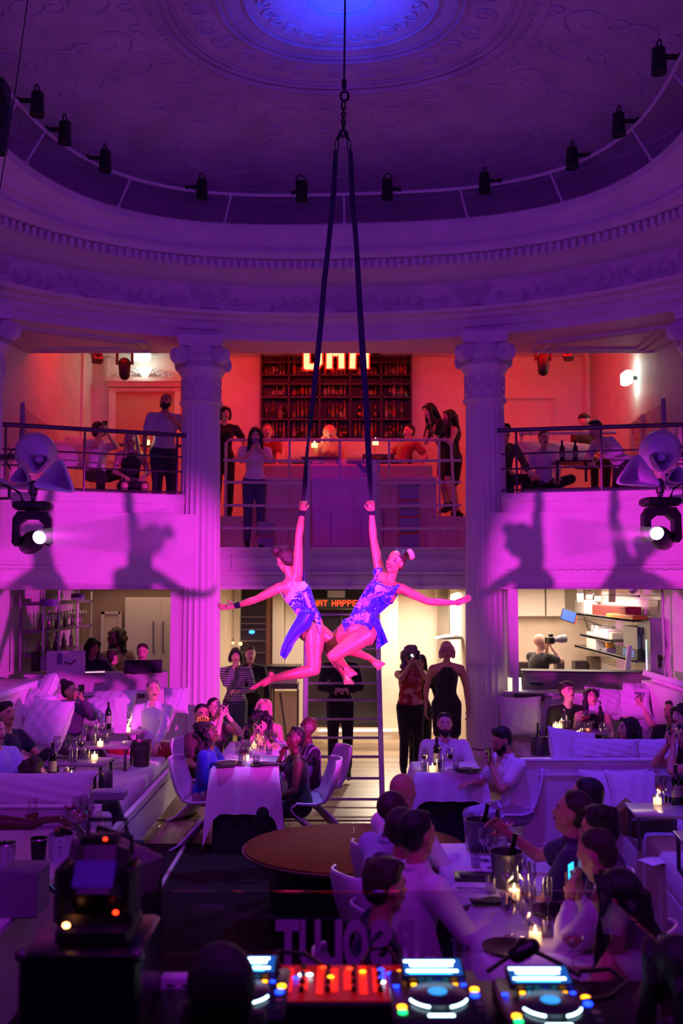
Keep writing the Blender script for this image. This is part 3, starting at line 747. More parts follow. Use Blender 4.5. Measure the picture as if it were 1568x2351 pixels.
# left: walls lie at -x ; right at +x
def arm2(c, dirx, label):
    o = thing('bracket_arm', label, 'bracket'); z = c.z + .40; X1 = dirx * 4.45
    mb = MB(); mb.tube([V((c.x - dirx * .04, c.y, z)), V((X1, c.y + .5, z + .02))], .028, 8); mb.tube([V((c.x + dirx * .30, c.y + .08, z + .03)), V((X1, c.y + .5, z + .42))], .022, 8); mb.build('arm', M_PIPE, o)
    mb = MB(); mb.cap(V((c.x, c.y, z - .08)), V((c.x, c.y, z + .02)), .045, .04); mb.box((c.x + dirx * .30, c.y + .12, z - .06), (.03, .03, .12)); mb.build('joint', M_DSTEEL, o)
arm2(hl, -1, 'pale jointed arm carrying the left moving head lamp'); arm2(hr, 1, 'pale jointed arm carrying the right moving head lamp')
M_HORN = mat('horn_plastic', (196, 190, 210), .4)
def horn(mb, pts, Yf, depth, cpx, r=7):
    """triangular horn mouth: rounded triangle with inner funnel"""
    P_ = [W(*p, Yf) for p in pts]; c = sum(P_, V()) / 3
    def rounded(k, off, rad):
        out = []
        Q = [c + (p - c) * k + V((0, off, 0)) for p in P_]
        for i in range(3):
            a, b, d = Q[i - 1], Q[i], Q[(i + 1) % 3]; u = (a - b).normalized(); v = (d - b).normalized()
            for t in (0, .25, .5, .75, 1): out.append(b + u * rad * (1 - t) ** 2 + v * rad * t * t)
        return out
    rings = [rounded(1.0, .02, .10), rounded(1.03, 0, .10), rounded(.97, -.01, .09), rounded(.90, .01, .08), rounded(.62, .12, .05), rounded(.30, depth * .8, .02), rounded(.12, depth, .01)]
    mb.ring_loft(rings, True, False, True)
    rings = [rounded(1.03, 0, .10), rounded(.98, .10, .09), rounded(.55, depth * .9, .05), rounded(.3, depth * 1.1, .02)]
    mb.ring_loft(rings, True, False, True)
def speaker(horns, body_c, label, sx):
    o = thing('loudspeaker', label, 'loudspeaker')
    mb = MB(); mb.lathe([(.04, .24), (.16, .21), (.225, .09), (.24, -.02), (.2, -.12)], V(body_c), 28, Matrix.Rotation(R(90), 3, 'X') @ Matrix.Rotation(R(10) * sx, 3, 'Y')); mb.build('cabinet', M_HORN, o)
    for h in horns: mb = MB(); horn(mb, h, 10.6, .30, 0); mb.build('horn', M_HORN, o, ang=50)
    mb = MB(); c = V(body_c); mb.box((c.x - sx * .10, c.y - .05, c.z - .53), (.27, .12, .14), ch=.012); mb.build('mounting_box', M_WHITE, o)
    mb = MB(); mb.tube([c + V((sx * -.1, .1, -.25)), c + V((sx * -.1, .1, -.5)), V((-4.5 * sx if sx > 0 else 4.5, 11.9, c.z - .5))], .02, 6); mb.tube([c + V((0, .2, 0)), V((-4.5 * sx, 11.9, c.z))], .04, 8); mb.build('wall_bracket', M_DSTEEL, o)
    mb = MB(); mb.tube([c + V((sx * -.05, -.15, .05)), c + V((sx * -.22, -.15, .02)), c + V((sx * -.3, -.1, -.12)), c + V((sx * -.25, -.1, -.2))], .009, 5); mb.build('cable', M_BLACK, o)
    a = W((horns[1][0][0] + horns[1][1][0]) / 2, horns[1][0][1] + 8, 10.6); mb = MB(); mb.ell(a + V((0, .06, -.02)), (.05, .05, .05)); mb.build('driver', M_HORN, o)
speaker([[(139, 1047), (172, 1133), (70, 1118)], [(55, 1040), (119, 1046), (78, 1094)], [(51, 1064), (69, 1111), (15, 1107)]], W(82, 1040, 11.35), 'cluster of three white triangular horn loudspeakers on the left', 1)
speaker([[(1463, 1036), (1522, 1118), (1412, 1111)], [(1490, 1036), (1555, 1042), (1522, 1090)], [(1560, 1062), (1584, 1110), (1527, 1106)]], W(1516, 1035, 11.35), 'cluster of three white triangular horn loudspeakers on the right', -1)
# ------------------------------------------------------------------ left alcove: doorpiece and lamp
al = thing('door_surround', 'ornate plaster door surround under a bright wall lamp on the left balcony', 'door surround')
Yw = 18.1
def B_(mb, px0, py0, px1, py1, y, d, ch=0):
    a = W(px0, py0, y); b = W(px1, py1, y); mb.box(((a.x + b.x) / 2, y - d / 2 + 0, (a.z + b.z) / 2), (abs(b.x - a.x), d, abs(a.z - b.z)), ch=ch)
mb = MB(); B_(mb, 250, 878, 414, 890, Yw, .10); B_(mb, 246, 870, 418, 879, Yw, .16); B_(mb, 252, 892, 412, 900, Yw, .06); B_(mb, 253, 900, 264, 1060, Yw, .08); B_(mb, 402, 900, 413, 1060, Yw, .08); B_(mb, 246, 820, 251, 880, Yw, .05); B_(mb, 246, 816, 418, 822, Yw, .05); mb.build('moulding', M_RWALL, al)
mb = MB(); B_(mb, 264, 900, 402, 1060, Yw, .02); mb.build('doorway_panel', mat('door_paint', (200, 150, 120), .5), al)
mb = MB()
for s_ in (-1, 1):
    for k in range(4):
        c = W(333 + s_ * (18 + 14 * k), 862 - 4 * (3 - k) * .8, Yw - .06)
        mb.tube([c + V((.06 * math.cos(t) * (1 - .1 * i), 0, .06 * math.sin(t) * (1 - .1 * i))) for i, t in enumerate([j * .9 for j in range(8)])], .02, 5)
for k in range(7): mb.tube([W(333, 872, Yw - .08), W(333 + (k - 3) * 6, 846, Yw - .06), W(333 + (k - 3) * 8, 852, Yw - .05)], [.02, .025, .008], 5)
mb.build('pediment_ornament', M_ORN, al)
def sconce(px, py, y, label, rot=0, e=60):
    c = W(px, py, y); r = thing('wall_lamp', label, 'wall lamp', c, rot)
    mb = MB(); mb.box((0, .05, 0), (.06, .10, .06), ch=.01); mb.build('lamp_arm', M_DSTEEL, r)
    mb = MB(); mb.box((0, -.05, 0), (.30, .13, .20), ch=.03); mb.build('glass_shade', mat('lamp_glass', (230, 240, 235), .3, em=(205, 255, 235), es=2.6), r)
    light('POINT', c + Matrix.Rotation(rot, 3, 'Z') @ V((0, -.06, .2)), e, (.68, 1.0, .86), size=.05, name='wall_lamp_light'); light('POINT', c + Matrix.Rotation(rot, 3, 'Z') @ V((0, -.06, -.2)), e * .7, (.72, 1.0, .86), size=.05, name='wall_lamp_light')
sconce(327, 818, 17.9, 'bright greenish wall lamp above the door surround on the left balcony', 0, 7)
sconce(1446, 868, 15.3, 'bright greenish wall lamp on the red wall of the right balcony', R(-90), 3)
# pilasters and door frames on the gallery walls
mb = MB(); B_(mb, 183, 800, 196, 1060, 17.6, .25); struct(mb.build('trim_3', M_RWALL), 'pale corner post on the left gallery wall')
mb = MB(); B_(mb, 1342, 800, 1352, 1060, 17.9, .10); B_(mb, 1155, 912, 1272, 916, 18.1, .05); B_(mb, 1268, 912, 1272, 1060, 18.1, .05); struct(mb.build('trim_4', M_RWALL), 'door frame on the right gallery wall')
mb = MB(); a = V((4.58, 15.2, 0)); mb.box((4.57, 15.55, 4.1), (.06, .08, 2.0)); mb.box((4.57, 15.0, 4.1), (.06, .08, 2.0)); mb.box((4.57, 15.28, 5.1), (.06, .65, .08)); struct(mb.build('trim_5', M_RWALL), 'door frame under the wall lamp on the right balcony')
# ceiling spots of the gallery
def gal_lamp(px, py, y, label):
    r = thing('gallery_spot', label, 'stage lamp', W(px, py, y))
    mb = MB(); mb.box((0, 0, .30), (.30, .2, .09), ch=.03); mb.cyl((0, 0, .3), (0, 0, 6.76 - r.location.z), .02, n=8); mb.build('base', M_BLACK, r)
    mb = MB(); mb.cap((0, 0, .02), (0, 0, -.16), .10, .085, n=16); mb.box((.12, 0, .14), (.03, .08, .26)); mb.box((-.12, 0, .14), (.03, .08, .26)); mb.build('head', M_BLACK, r)
gal_lamp(286, 838, 15.6, 'black spot hanging from the left balcony ceiling'); gal_lamp(1247, 828, 15.4, 'black spot hanging from the right balcony ceiling')
for px, py, l, rz in ((222, 812, 'left', .5), (1306, 806, 'right', -.4)):
    r = thing('wall_speaker', 'small tilted speaker under the ceiling of the %s balcony' % l, 'loudspeaker', W(px, py, 15.8)); r.rotation_euler = (R(-25), 0, rz)
    mb = MB(); mb.box((0, 0, 0), (.16, .14, .32), ch=.015); mb.build('cabinet', M_DSTEEL, r); mb = MB(); mb.lathe([(.05, 0), (.055, .01), (.02, .0)], (0, -.075, -.06), 14, Matrix.Rotation(R(90), 3, 'X')); mb.build('cone', M_BLACK, r)
# ------------------------------------------------------------------ people
SK = {}
def skin(k):
    c = {'p': (222, 172, 150), 't': (190, 136, 108), 'd': (96, 62, 48), 'k': (60, 40, 34)}[k]
    return mat('skin_' + k, c, .5, bump=.04, bscale=60)
HAIRC = {'black': (16, 12, 12), 'brown': (46, 30, 24), 'blond': (214, 186, 140), 'grey': (120, 112, 108), 'ginger': (110, 60, 34), 'red': (96, 30, 24)}
def hairm(k): return mat('hair_' + k, HAIRC[k], .55, bump=.6, bscale=55, stretch=(1, 1, .2))
def clothm(c): return mat('cloth_%d_%d_%d' % c, c, .85, bump=.25, bscale=22, sheen=.2)
BAKE = []
def volume(name, mb, m, parent, vox, smooth=4, post=None):
    me = mb.mesh(name, m, True, 180); o = bpy.data.objects.new(name, me); COL.objects.link(o)
    if parent is not None: o.parent = parent
    r = o.modifiers.new('r', 'REMESH'); r.mode = 'VOXEL'; r.voxel_size = vox; r.use_smooth_shade = True
    if smooth: s_ = o.modifiers.new('s', 'SMOOTH'); s_.iterations = smooth; s_.factor = .5
    BAKE.append((o, post)); return o
def bake():
    bpy.context.view_layer.update(); dg = bpy.context.evaluated_depsgraph_get()
    out = []
    for o, post in BAKE: out.append((o, bpy.data.meshes.new_from_object(o.evaluated_get(dg)), post))
    for o, me, post in out:
        o.modifiers.clear(); old = o.data; mats_ = list(old.materials); o.data = me
        if not me.materials:
            for m in mats_: me.materials.append(m)
        me.name = o.name
        if post: post(o)
    BAKE.clear()
def join_mb(o, mb):
    if not mb.v: return
    me = o.data; n0 = len(me.vertices)
    bm = bmesh.new(); bm.from_mesh(me); t = mb.mesh('t', None, True, 180); bm.from_mesh(t); bm.to_mesh(me); bm.free(); bpy.data.meshes.remove(t)
    me.polygons.foreach_set('use_smooth', [True] * len(me.polygons))
def ik(a, t, l1, l2, pole):
    d = t - a; L = d.length; L = max(min(L, (l1 + l2) * .999), abs(l1 - l2) * 1.05 + .02); u = d.normalized(); t = a + u * L
    x = (l1 * l1 - l2 * l2 + L * L) / (2 * L); h = math.sqrt(max(l1 * l1 - x * x, 0))
    p = V(pole); p = p - u * p.dot(u); p = p.normalized() if p.length > 1e-5 else basis(u)[0]
    return a + u * x + p * h, t
def hand(mb, w, d, nrm, curl=.35, side=1, s=1.0, seg=6, spread=.12, curls=None):
    """palm with five bent fingers; w wrist, d direction, nrm palm normal (fingers curl to it)"""
    d = V(d).normalized(); nrm = V(nrm); nrm = (nrm - d * nrm.dot(d)).normalized(); ac = d.cross(nrm) * side
    L = .088 * s
    mb.cap(w + d * .010 * s, w + d * L * .42, .024 * s, .034 * s, n=10, flat=.52, hint=nrm)
    mb.cap(w + d * L * .35, w + d * L * .85, .036 * s, .038 * s, n=10, flat=.42, hint=nrm)
    for i, (off, ln) in enumerate(((.029, .92), (.010, 1.0), (-.010, .95), (-.028, .76))):
        c = curls[i] if curls else curl
        p = w + d * L + ac * off * s; dd = (d + ac * spread * (off / .03)).normalized(); pts = [w + d * L * .8 + ac * off * .9 * s, p]; rr = [.0095 * s, .0098 * s]; a = 0
        for k, sl in enumerate((.040, .026, .021)):
            a += c * (1.0, 1.15, .8)[k]; v = dd * math.cos(a) + nrm * math.sin(a); p = p + v * sl * ln * s; pts.append(p); rr.append((.0088, .0080, .0062)[k] * s)
        mb.tube(pts, rr, seg); mb.ell(pts[-1], .0062 * s, nu=seg, nv=4)
    b = w + d * L * .28 + ac * .030 * s; t1 = (d * .72 + ac * .62 + nrm * .35).normalized(); t2 = (d * .9 + ac * .15 + nrm * (.3 + curl * .5)).normalized()
    p1 = b + t1 * .036 * s; p2 = p1 + t2 * .026 * s; mb.tube([b - t1 * .012 * s, b, p1, p2, p2 + t2 * .006 * s], [.012 * s, .0125 * s, .0105 * s, .0085 * s, .005 * s], seg)
def head_shapes(mb, H, hx, hf, hu, fem=False):
    M = Matrix((hx, hf, hu)).transposed()
    def P(x, f, u): return H + hx * x + hf * f + hu * u
    mb.ell(P(0, -.018, .032), (.077, .094, .088), M, 16, 12)
    mb.ell(P(0, .012, -.012), (.068, .076, .082), M, 14, 10)
    mb.cap(P(0, .028, -.045), P(0, .045, -.085), .052, .030 if fem else .036, n=12, hint=hf)
    mb.cap(P(-.036, .02, -.06), P(.036, .02, -.06), .030, n=10)
    mb.cap(P(0, .076, .018), P(0, .098, -.022), .010, .0145, n=8)
    mb.cap(P(-.009, .088, -.026), P(.009, .088, -.026), .0095, n=8)
    mb.cap(P(-.032, .072, .028), P(.032, .072, .028), .0125, n=8)
    for s_ in (-1, 1):
        mb.ell(P(s_ * .040, .055, -.022), (.022, .020, .020), M, 8, 6)
        mb.ell(P(s_ * .078, -.008, -.005), (.009, .019, .030), M, 8, 6)
    mb.cap(P(-.014, .080, -.053), P(.014, .080, -.053), .0095, n=8)
def face_parts(par, H, hx, hf, hu, fem=False, brow=(30, 20, 18), lips=(150, 70, 66), big=1.0):
    M = Matrix((hx, hf, hu)).transposed()
    def P(x, f, u): return H + hx * x + hf * f + hu * u
    for s_ in (-1, 1):
        mb = MB(); mb.ell(P(s_ * .031, .066, .004), (.0145 * big, .011, .0065 * big), M, 10, 6); e_ = mb.build('eye', mat('eye_sclera', (128, 118, 116), .3), par, fix=False)
        mb = MB(); mb.ell(P(s_ * .031, .0745, .004), (.007, .004, .007), M, 8, 5); mb.build('iris', mat('iris_dark', (22, 14, 12), .2), e_, fix=False)
        mb = MB(); mb.tube([P(s_ * .014, .083, .024), P(s_ * .030, .080, .031), P(s_ * .046, .068, .024)], [.0035, .0045, .0025], 5); mb.build('eyebrow', mat('brow_%d' % brow[0], brow, .8), par, fix=False)
    mb = MB(); mb.tube([P(-.024, .076, -.053), P(-.008, .0885, -.050), P(.008, .0885, -.050), P(.024, .076, -.053)], [.003, .0065, .0065, .003], 6); mb.tube([P(-.02, .078, -.056), P(0, .0885, -.062), P(.02, .078, -.056)], [.003, .0065, .003], 6); mb.build('mouth', mat('lips_%d' % lips[0], lips, .45), par, fix=False)
def hair_mb(st, H, hx, hf, hu, nb, up, fw, lat, seed=1):
    M = Matrix((hx, hf, hu)).transposed(); mb = MB(); rnd = random.Random(seed)
    def P(x, f, u): return H + hx * x + hf * f + hu * u
    if st in ('short', 'fade', 'quiff', 'long', 'bob', 'bun', 'curly', 'afro', 'messy'):
        k = {'fade': .97, 'short': 1.02, 'quiff': 1.03, 'messy': 1.04}.get(st, 1.03)
        mb.ell(P(0, -.030, .043), (.080 * k, .094 * k, .087 * k), M, 18, 12)
        mb.ell(P(0, -.048, .0), (.072 * k, .070 * k, .075 * k), M, 14, 10)
    if st in ('short', 'quiff', 'messy'):
        for i in range(9 if st == 'messy' else 5):
            a = (i / (8 if st == 'messy' else 4) - .5) * 2.2; mb.ell(P(.046 * math.sin(a), .022 * math.cos(a) + (.010 if st == 'quiff' else 0), .100 + .010 * rnd.random()), (.028, .028, .018 + (.012 if st == 'quiff' else .005 if st == 'messy' else 0)), M, 8, 6)
        if st == 'messy':
            for i in range(14): a = rnd.random() * 6.28; mb.ell(P(.07 * math.cos(a), -.02 + .075 * math.sin(a), .07 + .03 * rnd.random()), .026, M, 7, 5)
    if st == 'mohawk': mb.ell(P(0, -.02, .09), (.035, .09, .045), M); mb.ell(P(0, -.03, .04), (.078, .09, .08), M)
    if st == 'long':
        for s_ in (-1, 1):
            mb.tube([P(s_ * .030, .070, .098), P(s_ * .068, .035, .055), P(s_ * .083, .012, -.02), nb + lat * s_ * .088 + up * .05 + fw * .05, nb + lat * s_ * .095 - up * .07 + fw * .075, nb + lat * s_ * .085 - up * .17 + fw * .09], [.02, .028, .030, .034, .034, .016], 8)
        mb.tube([P(0, -.10, .05), P(0, -.105, -.03), nb - fw * .09 + up * .02, nb - fw * .10 - up * .12, nb - fw * .10 - up * .22], [.06, .065, .07, .075, .04], 10, flat=.55)
        for k in range(6): a = -1 + 2 * k / 5; mb.tube([P(a * .06, -.09, 0), nb + lat * a * .07 - fw * .09, nb + lat * a * .09 - fw * .095 - up * .20], [.03, .032, .014], 7)
    if st == 'bob':
        for s_ in (-1, 1):
            mb.tube([P(s_ * .02, .082, .075), P(s_ * .062, .045, .055), P(s_ * .084, .012, -.01), P(s_ * .082, .0, -.075), P(s_ * .070, .0, -.095)], [.022, .028, .030, .030, .018], 8)
        mb.cap(P(-.04, .070, .075), P(.04, .070, .075), .022); mb.ell(P(0, -.07, -.04), (.078, .05, .07), M)
    if st in ('curly', 'afro'):
        n, R0 = (60, .115) if st == 'curly' else (50, .12)
        for i in range(n):
            a = rnd.random() * 6.283; z = rnd.uniform(-.9 if st == 'curly' else -.5, 1); q = math.sqrt(1 - z * z); x, f_, u = R0 * q * math.cos(a), R0 * q * math.sin(a), R0 * z
            if f_ > .045 and u < .06: continue
            mb.ell(P(x * (1.05), f_ - .03, u * (1.25 if st == 'curly' else 1.0) + .02), .03 + .012 * rnd.random(), M, 7, 5)
        if st == 'curly':
            for i in range(26):
                s_ = -1 if i % 2 else 1; mb.ell(nb + lat * s_ * rnd.uniform(.05, .14) + fw * rnd.uniform(-.09, .03) + up * rnd.uniform(-.08, .08), .035, M, 7, 5)
    if st == 'bun': mb.ell(P(0, -.095, .12), .045, M)
    if st == 'ponytail':
        mb.ell(P(0, -.026, .040), (.080, .096, .088), M); mb.tube([P(0, -.11, .06), P(0, -.15, .03), P(0, -.14, -.08), P(0, -.12, -.16)], [.025, .03, .028, .01], 8)
    if st == 'hood': mb.ell(P(0, -.045, .02), (.115, .085, .13), M, 16, 10); mb.tube([P(-.09, -.02, -.06), P(-.11, -.04, -.2)], [.05, .05], 8); mb.tube([P(.09, -.02, -.06), P(.11, -.04, -.2)], [.05, .05], 8)
    if st == 'cap': mb.ell(P(0, -.018, .055), (.086, .10, .075), M); mb.tube([P(-.05, .06, .045), P(0, .13, .035), P(.05, .06, .045)], [.012, .012, .012], 6)
    return mb
HX = {}
PEOPLE = []
def person(label, hp, Y, face=0, pose='sit', s=1.0, lean=6, side=0, head=(0, 0, 0), lh='lap', rh='lap', hair='short', hc='brown', sk='p', top=(20, 20, 24), sleeve='short', low=(18, 18, 22), legs='trousers', beard=False, shoes=(16, 16, 18), phone=None, vox=None, group=None, neck='crew', lp=None, rp=None, lf=None, rf=None, visface=True, fem=False, build=1.0, topname='top', glasses=False, open_=False, curl=.4, kn=None):
    vox = vox or (.0175 if Y > 12.6 else .015 if Y > 8 else .0125)
    up = V((math.sin(R(side)), -math.sin(R(lean)) * math.cos(R(side)), math.cos(R(lean)) * math.cos(R(side)))).normalized()
    lat = V((math.cos(R(side)), 0, -math.sin(R(side)))).normalized(); fw = lat.cross(up).normalized() * -1
    if fw.y > 0: fw = -fw
    b = build
    pel = V((0, 0, 0)); waist = up * .17; chest = up * .34; nb = up * .50
    yaw, pit, rol = [R(a) for a in head]
    q = Matrix.Rotation(yaw, 3, 'Z') @ Matrix.Rotation(pit, 3, 'X') @ Matrix.Rotation(rol, 3, 'Y')
    nd = (up * .6 + V((0, 0, .4)) + V((math.sin(yaw) * .1, -.12, 0))).normalized()
    hx, hf, hu = q @ V((1, 0, 0)), q @ V((0, -1, 0)), q @ V((0, 0, 1))
    # frame handedness: columns lateral, forward, up
    H = nb + nd * .085 + hu * .085 + hf * .012
    rz = R(face); Rm = Matrix.Rotation(rz, 3, 'Z')
    loc = W(hp[0], hp[1], Y) - Rm @ (H * s)
    root = thing('person', label, 'person', loc, rz, group); root.scale = (s, s, s)
    sh = {+1: up * .445 + lat * (.165 + .02 * b), -1: up * .445 - lat * (.165 + .02 * b)}
    if sleeve in ('none', 'strap') and fem: sh = {k: v - lat * k * .012 for k, v in sh.items()}
    hipj = {+1: V((.09, 0, -.02)), -1: V((-.09, 0, -.02))}
    AP = {'lap': (V((.13, -.30, .10)), V((.5, .3, -1))), 'table': (V((.16, -.40, .24)), V((.8, .2, -1))), 'side': (V((.27, -.04, -.06)), V((.5, .8, -.3))),
          'phone': (V((.045, -.235, H.z - .07)), V((.7, .0, -1))), 'phone_low': (V((.045, -.30, H.z - .22)), V((.7, .0, -1))), 'phone_up': (V((.05, -.26, H.z + .06)), V((.8, -.1, -1))), 'clasp': (V((.035, -.22, .16)), V((1, .3, -.4))), 'cross': (V((-.11, -.20, .24)), V((.8, -.2, -1))),
          'chin': (V((.04, -.19, H.z - .17)), V((.6, -.2, -1))), 'back': (V((.34, .12, .02)), V((.3, 1, .2))), 'knee': (V((.17, -.42, .06)), V((.9, .2, -.3))), 'up': (V((.22, -.1, .75)), V((1, 0, -.4))),
          'hip': (V((.22, -.06, .04)), V((1, .6, .1))), 'behind': (V((.06, .13, .02)), V((1, .4, 0))), 'wide': (V((.42, -.12, .12)), V((.6, .6, .3))), 'drink': (V((.10, -.26, .36)), V((.8, .1, -1)))}
    arms = {}
    for sg_, kk in ((1, lh), (-1, rh)):
        if isinstance(kk, str): t_, pl = AP[kk]; t_ = V((t_.x * sg_, t_.y, t_.z)); pl = V((pl.x * sg_, pl.y, pl.z))
        else: t_ = V(kk[:3]); pl = V((sg_ * .7, .2, -1))
        if sg_ == 1 and lp: pl = V(lp)
        if sg_ == -1 and rp: pl = V(rp)
        el, wr = ik(sh[sg_], t_, .275, .25, pl); arms[sg_] = (el, wr)
    LP = {'stand': (V((.10, .03, -.86)), V((0, -1, 0))), 'sit': (V((.12, -.40, -.46)), V((.1, -.5, 1))), 'recline': (V((.12, -.80, -.08)), V((.1, 0, 1))), 'cross': (V((-.02, -.36, -.10)), V((1, -.4, .3))), 'kneesup': (V((.12, -.46, -.12)), V((.1, -.2, 1))), 'lounge': (V((.16, -.66, -.16)), V((.2, -.1, 1)))}
    lg = {}
    for sg_, kk in ((1, lf), (-1, rf)):
        kk = kk or pose
        if isinstance(kk, str): t_, pl = LP[kk]; t_ = V((t_.x * sg_, t_.y, t_.z)); pl = V((pl.x * sg_, pl.y, pl.z))
        else: t_ = V(kk); pl = V((sg_ * .1, -.5, 1))
        k_, a_ = ik(hipj[sg_], t_, .43, .42, pl); lg[sg_] = (k_, a_)
    # skin body
    mb = MB()
    cw = .125 * b
    mb.cap(pel - V((.055, 0, -.01)), pel + V((.055, 0, .01)), .105 * b, n=14, hint=V((0, 0, 1)))
    mb.cap(pel + up * .05, waist, .125 * b, .108 * b, n=14, flat=.80, hint=fw)
    mb.cap(waist, chest, .110 * b, cw * 1.12, n=16, flat=.74, hint=fw)
    mb.cap(chest, up * .40, cw * 1.12, .10, n=16, flat=.68, hint=fw)
    mb.cap(sh[1] * .92 + up * .02, sh[-1] * .92 + up * .02, .058, n=12)
    mb.cap(nb - up * .04, nb + nd * .085, .058 if not fem else .050, .049 if not fem else .043, n=12)
    for k in (1, -1): mb.cap(nb + up * .01, sh[k] + up * .01, .036, .040, n=10)
    if fem:
        for k in (1, -1): mb.ell(chest + lat * k * .062 + fw * .075 + up * .01, .055)
    hm = MB(); fingers = MB()
    for k in (1, -1):
        el, wr = arms[k]
        mb.cap(sh[k], el, .052 * b, .038, n=10); mb.cap(el, wr, .039, .026, n=10); mb.cap(el, el.lerp(wr, .45), .040, .036, n=10)
        fd = (wr - el).normalized()
        kk = lh if k == 1 else rh
        if isinstance(kk, str) and kk.startswith('phone'): hd = (V((-.25 * k, -.1, 1))).normalized(); nrm = V((-k * .8, .5, 0)); cu = .35
        elif kk in ('lap', 'knee', 'table'): hd = (fd + V((0, -.4, -.1))).normalized(); nrm = V((0, 0, -1)); cu = .25
        elif kk == 'side': hd = fd; nrm = V((-k, 0, 0)); cu = .35
        elif kk == 'clasp': hd = V((-k * .8, -.4, .15)); nrm = V((0, .6, -1)); cu = .7
        else: hd = fd; nrm = V((-k, .3, -.3)); cu = curl
        mb.cap(wr - fd * .01, wr + V(hd) * .02, .027, .026, n=8, flat=.8)
        hand(fingers, wr, hd, nrm, cu, k, 1.0 if not fem else .92, 5 if Y > 8 else 6)
    for k in (1, -1):
        kn_, an = lg[k]; mb.cap(hipj[k], kn_, .088 * b, .054, n=12); mb.cap(kn_, an, .053, .036, n=10); mb.cap(kn_, kn_.lerp(an, .4), .05, .054, n=10)
        shin = (an - kn_).normalized(); ft = V((0, -1, 0)); ft = (ft - shin * ft.dot(shin) * .9).normalized() if abs(ft.dot(shin)) < .95 else V((0, 0, 1))
        ft = (ft + shin * .25).normalized(); mb.cap(an + shin * .03 - ft * .03, an + shin * .045 + ft * .13, .036, .026, n=10, flat=.85)
        lg[k] = (kn_, an, ft, shin)
    head_shapes(mb, H, hx, hf, hu, fem)
    body = volume('body', mb, skin(sk), root, vox, 3, post=lambda o, f=fingers: join_mb(o, f))
    if visface: face_parts(body if False else root, H, hx, hf, hu, fem, brow=HAIRC.get('black' if sk in 'dk' else hc, (30, 20, 18)), lips=(120, 60, 56) if not fem else (150, 50, 60))
    if hair != 'bald': volume('hair', hair_mb(hair, H, hx, hf, hu, nb, up, fw, lat, seed=int(hp[0])), hairm(hc), root, vox * .9, 3)
    else: pass
    if beard:
        M = Matrix((hx, hf, hu)).transposed(); hb = MB(); P = lambda x, f, u: H + hx * x + hf * f + hu * u
        hb.cap(P(0, .03, -.062), P(0, .052, -.095), .055, .038, n=12); hb.cap(P(-.052, .015, -.03), P(-.04, .03, -.075), .024, .03); hb.cap(P(.052, .015, -.03), P(.04, .03, -.075), .024, .03); hb.cap(P(-.018, .088, -.040), P(.018, .088, -.040), .007)
        volume('beard', hb, hairm('black' if hc == 'black' else 'brown'), root, vox * .8, 2)
    # garments
    mT = clothm(top) if isinstance(top, tuple) else top
    i_ = .014
    tb = MB()
    tb.cap(pel - V((.05, 0, -.03)), pel + V((.05, 0, .03)), .105 * b + i_, n=14)
    tb.cap(pel + up * .03, waist, .128 * b + i_, .114 * b + i_, n=16, flat=.82, hint=fw)
    tb.cap(waist, chest, .116 * b + i_, cw * 1.12 + i_, n=16, flat=.76, hint=fw)
    if fem:
        for k in (1, -1): tb.ell(chest + lat * k * .062 + fw * .075 + up * .01, .055 + i_)
    if sleeve not in ('strap', 'strapless'):
        tb.cap(chest, up * .40, cw * 1.12 + i_, .10 + i_, n=16, flat=.70, hint=fw)
        tb.cap(sh[1] * .90 + up * .02, sh[-1] * .90 + up * .02, .058 + i_, n=12)
        for k in (1, -1): tb.cap(nb - up * .012 + lat * k * .045, sh[k] + up * .006, .032 + i_, .040 + i_, n=10)
    else:
        tb.cap(chest, up * .385, cw * 1.1 + i_, .095 + i_, n=16, flat=.66, hint=fw)
    for k in (1, -1):
        el, wr = arms[k]
        if sleeve == 'short': tb.cap(sh[k], sh[k].lerp(el, .62), .054 * b + i_, .052 + i_, n=10)
        elif sleeve == 'long': tb.cap(sh[k], el, .054 * b + i_, .042 + i_, n=10); tb.cap(el, el.lerp(wr, .86), .042 + i_, .030 + i_, n=10); tb.cap(el.lerp(wr, .45), el.lerp(wr, .6), .046 + i_, .044 + i_, n=10)
    if legs in ('dress', 'skirt'):
        km = (lg[1][0] + lg[-1][0]) / 2
        for k in (1, -1): (tb if legs == 'dress' else tb).cap(hipj[k], hipj[k].lerp(lg[k][0], .8), .095 * b + i_, .075 + i_, n=12)
        tb.cap(pel, km * .8, .12 * b + i_, .09 + i_, n=14)
    volume(topname, tb, mT, root, vox, 4)
    if sleeve == 'strap':
        sb = MB()
        for k in (1, -1): sb.tube([up * .36 + lat * k * .07 + fw * .10, up * .46 + lat * k * .085 + fw * .065, up * .508 + lat * k * .08, up * .46 + lat * k * .075 - fw * .08, up * .36 + lat * k * .065 - fw * .095], .010, 6)
        sb.build('shoulder_strap', mT, root)
    if neck == 'collar':
        cb = MB(); cn = nb + up * .022
        cb.tube([cn + lat * .062 * math.sin(a) * 1.0 + fw * .058 * -math.cos(a) + up * .012 * -math.cos(a) for a in [R(-150) + R(300) * i / 12 for i in range(13)]], .014, 6, flat=1.4)
        for k in (1, -1): cb.tube([cn + lat * k * .045 + fw * .052 - up * .006, cn + lat * k * .05 + fw * .085 - up * .05, cn + lat * k * .02 + fw * .09 - up * .03], [.010, .012, .004], 6)
        cb.build('collar', mT, root)
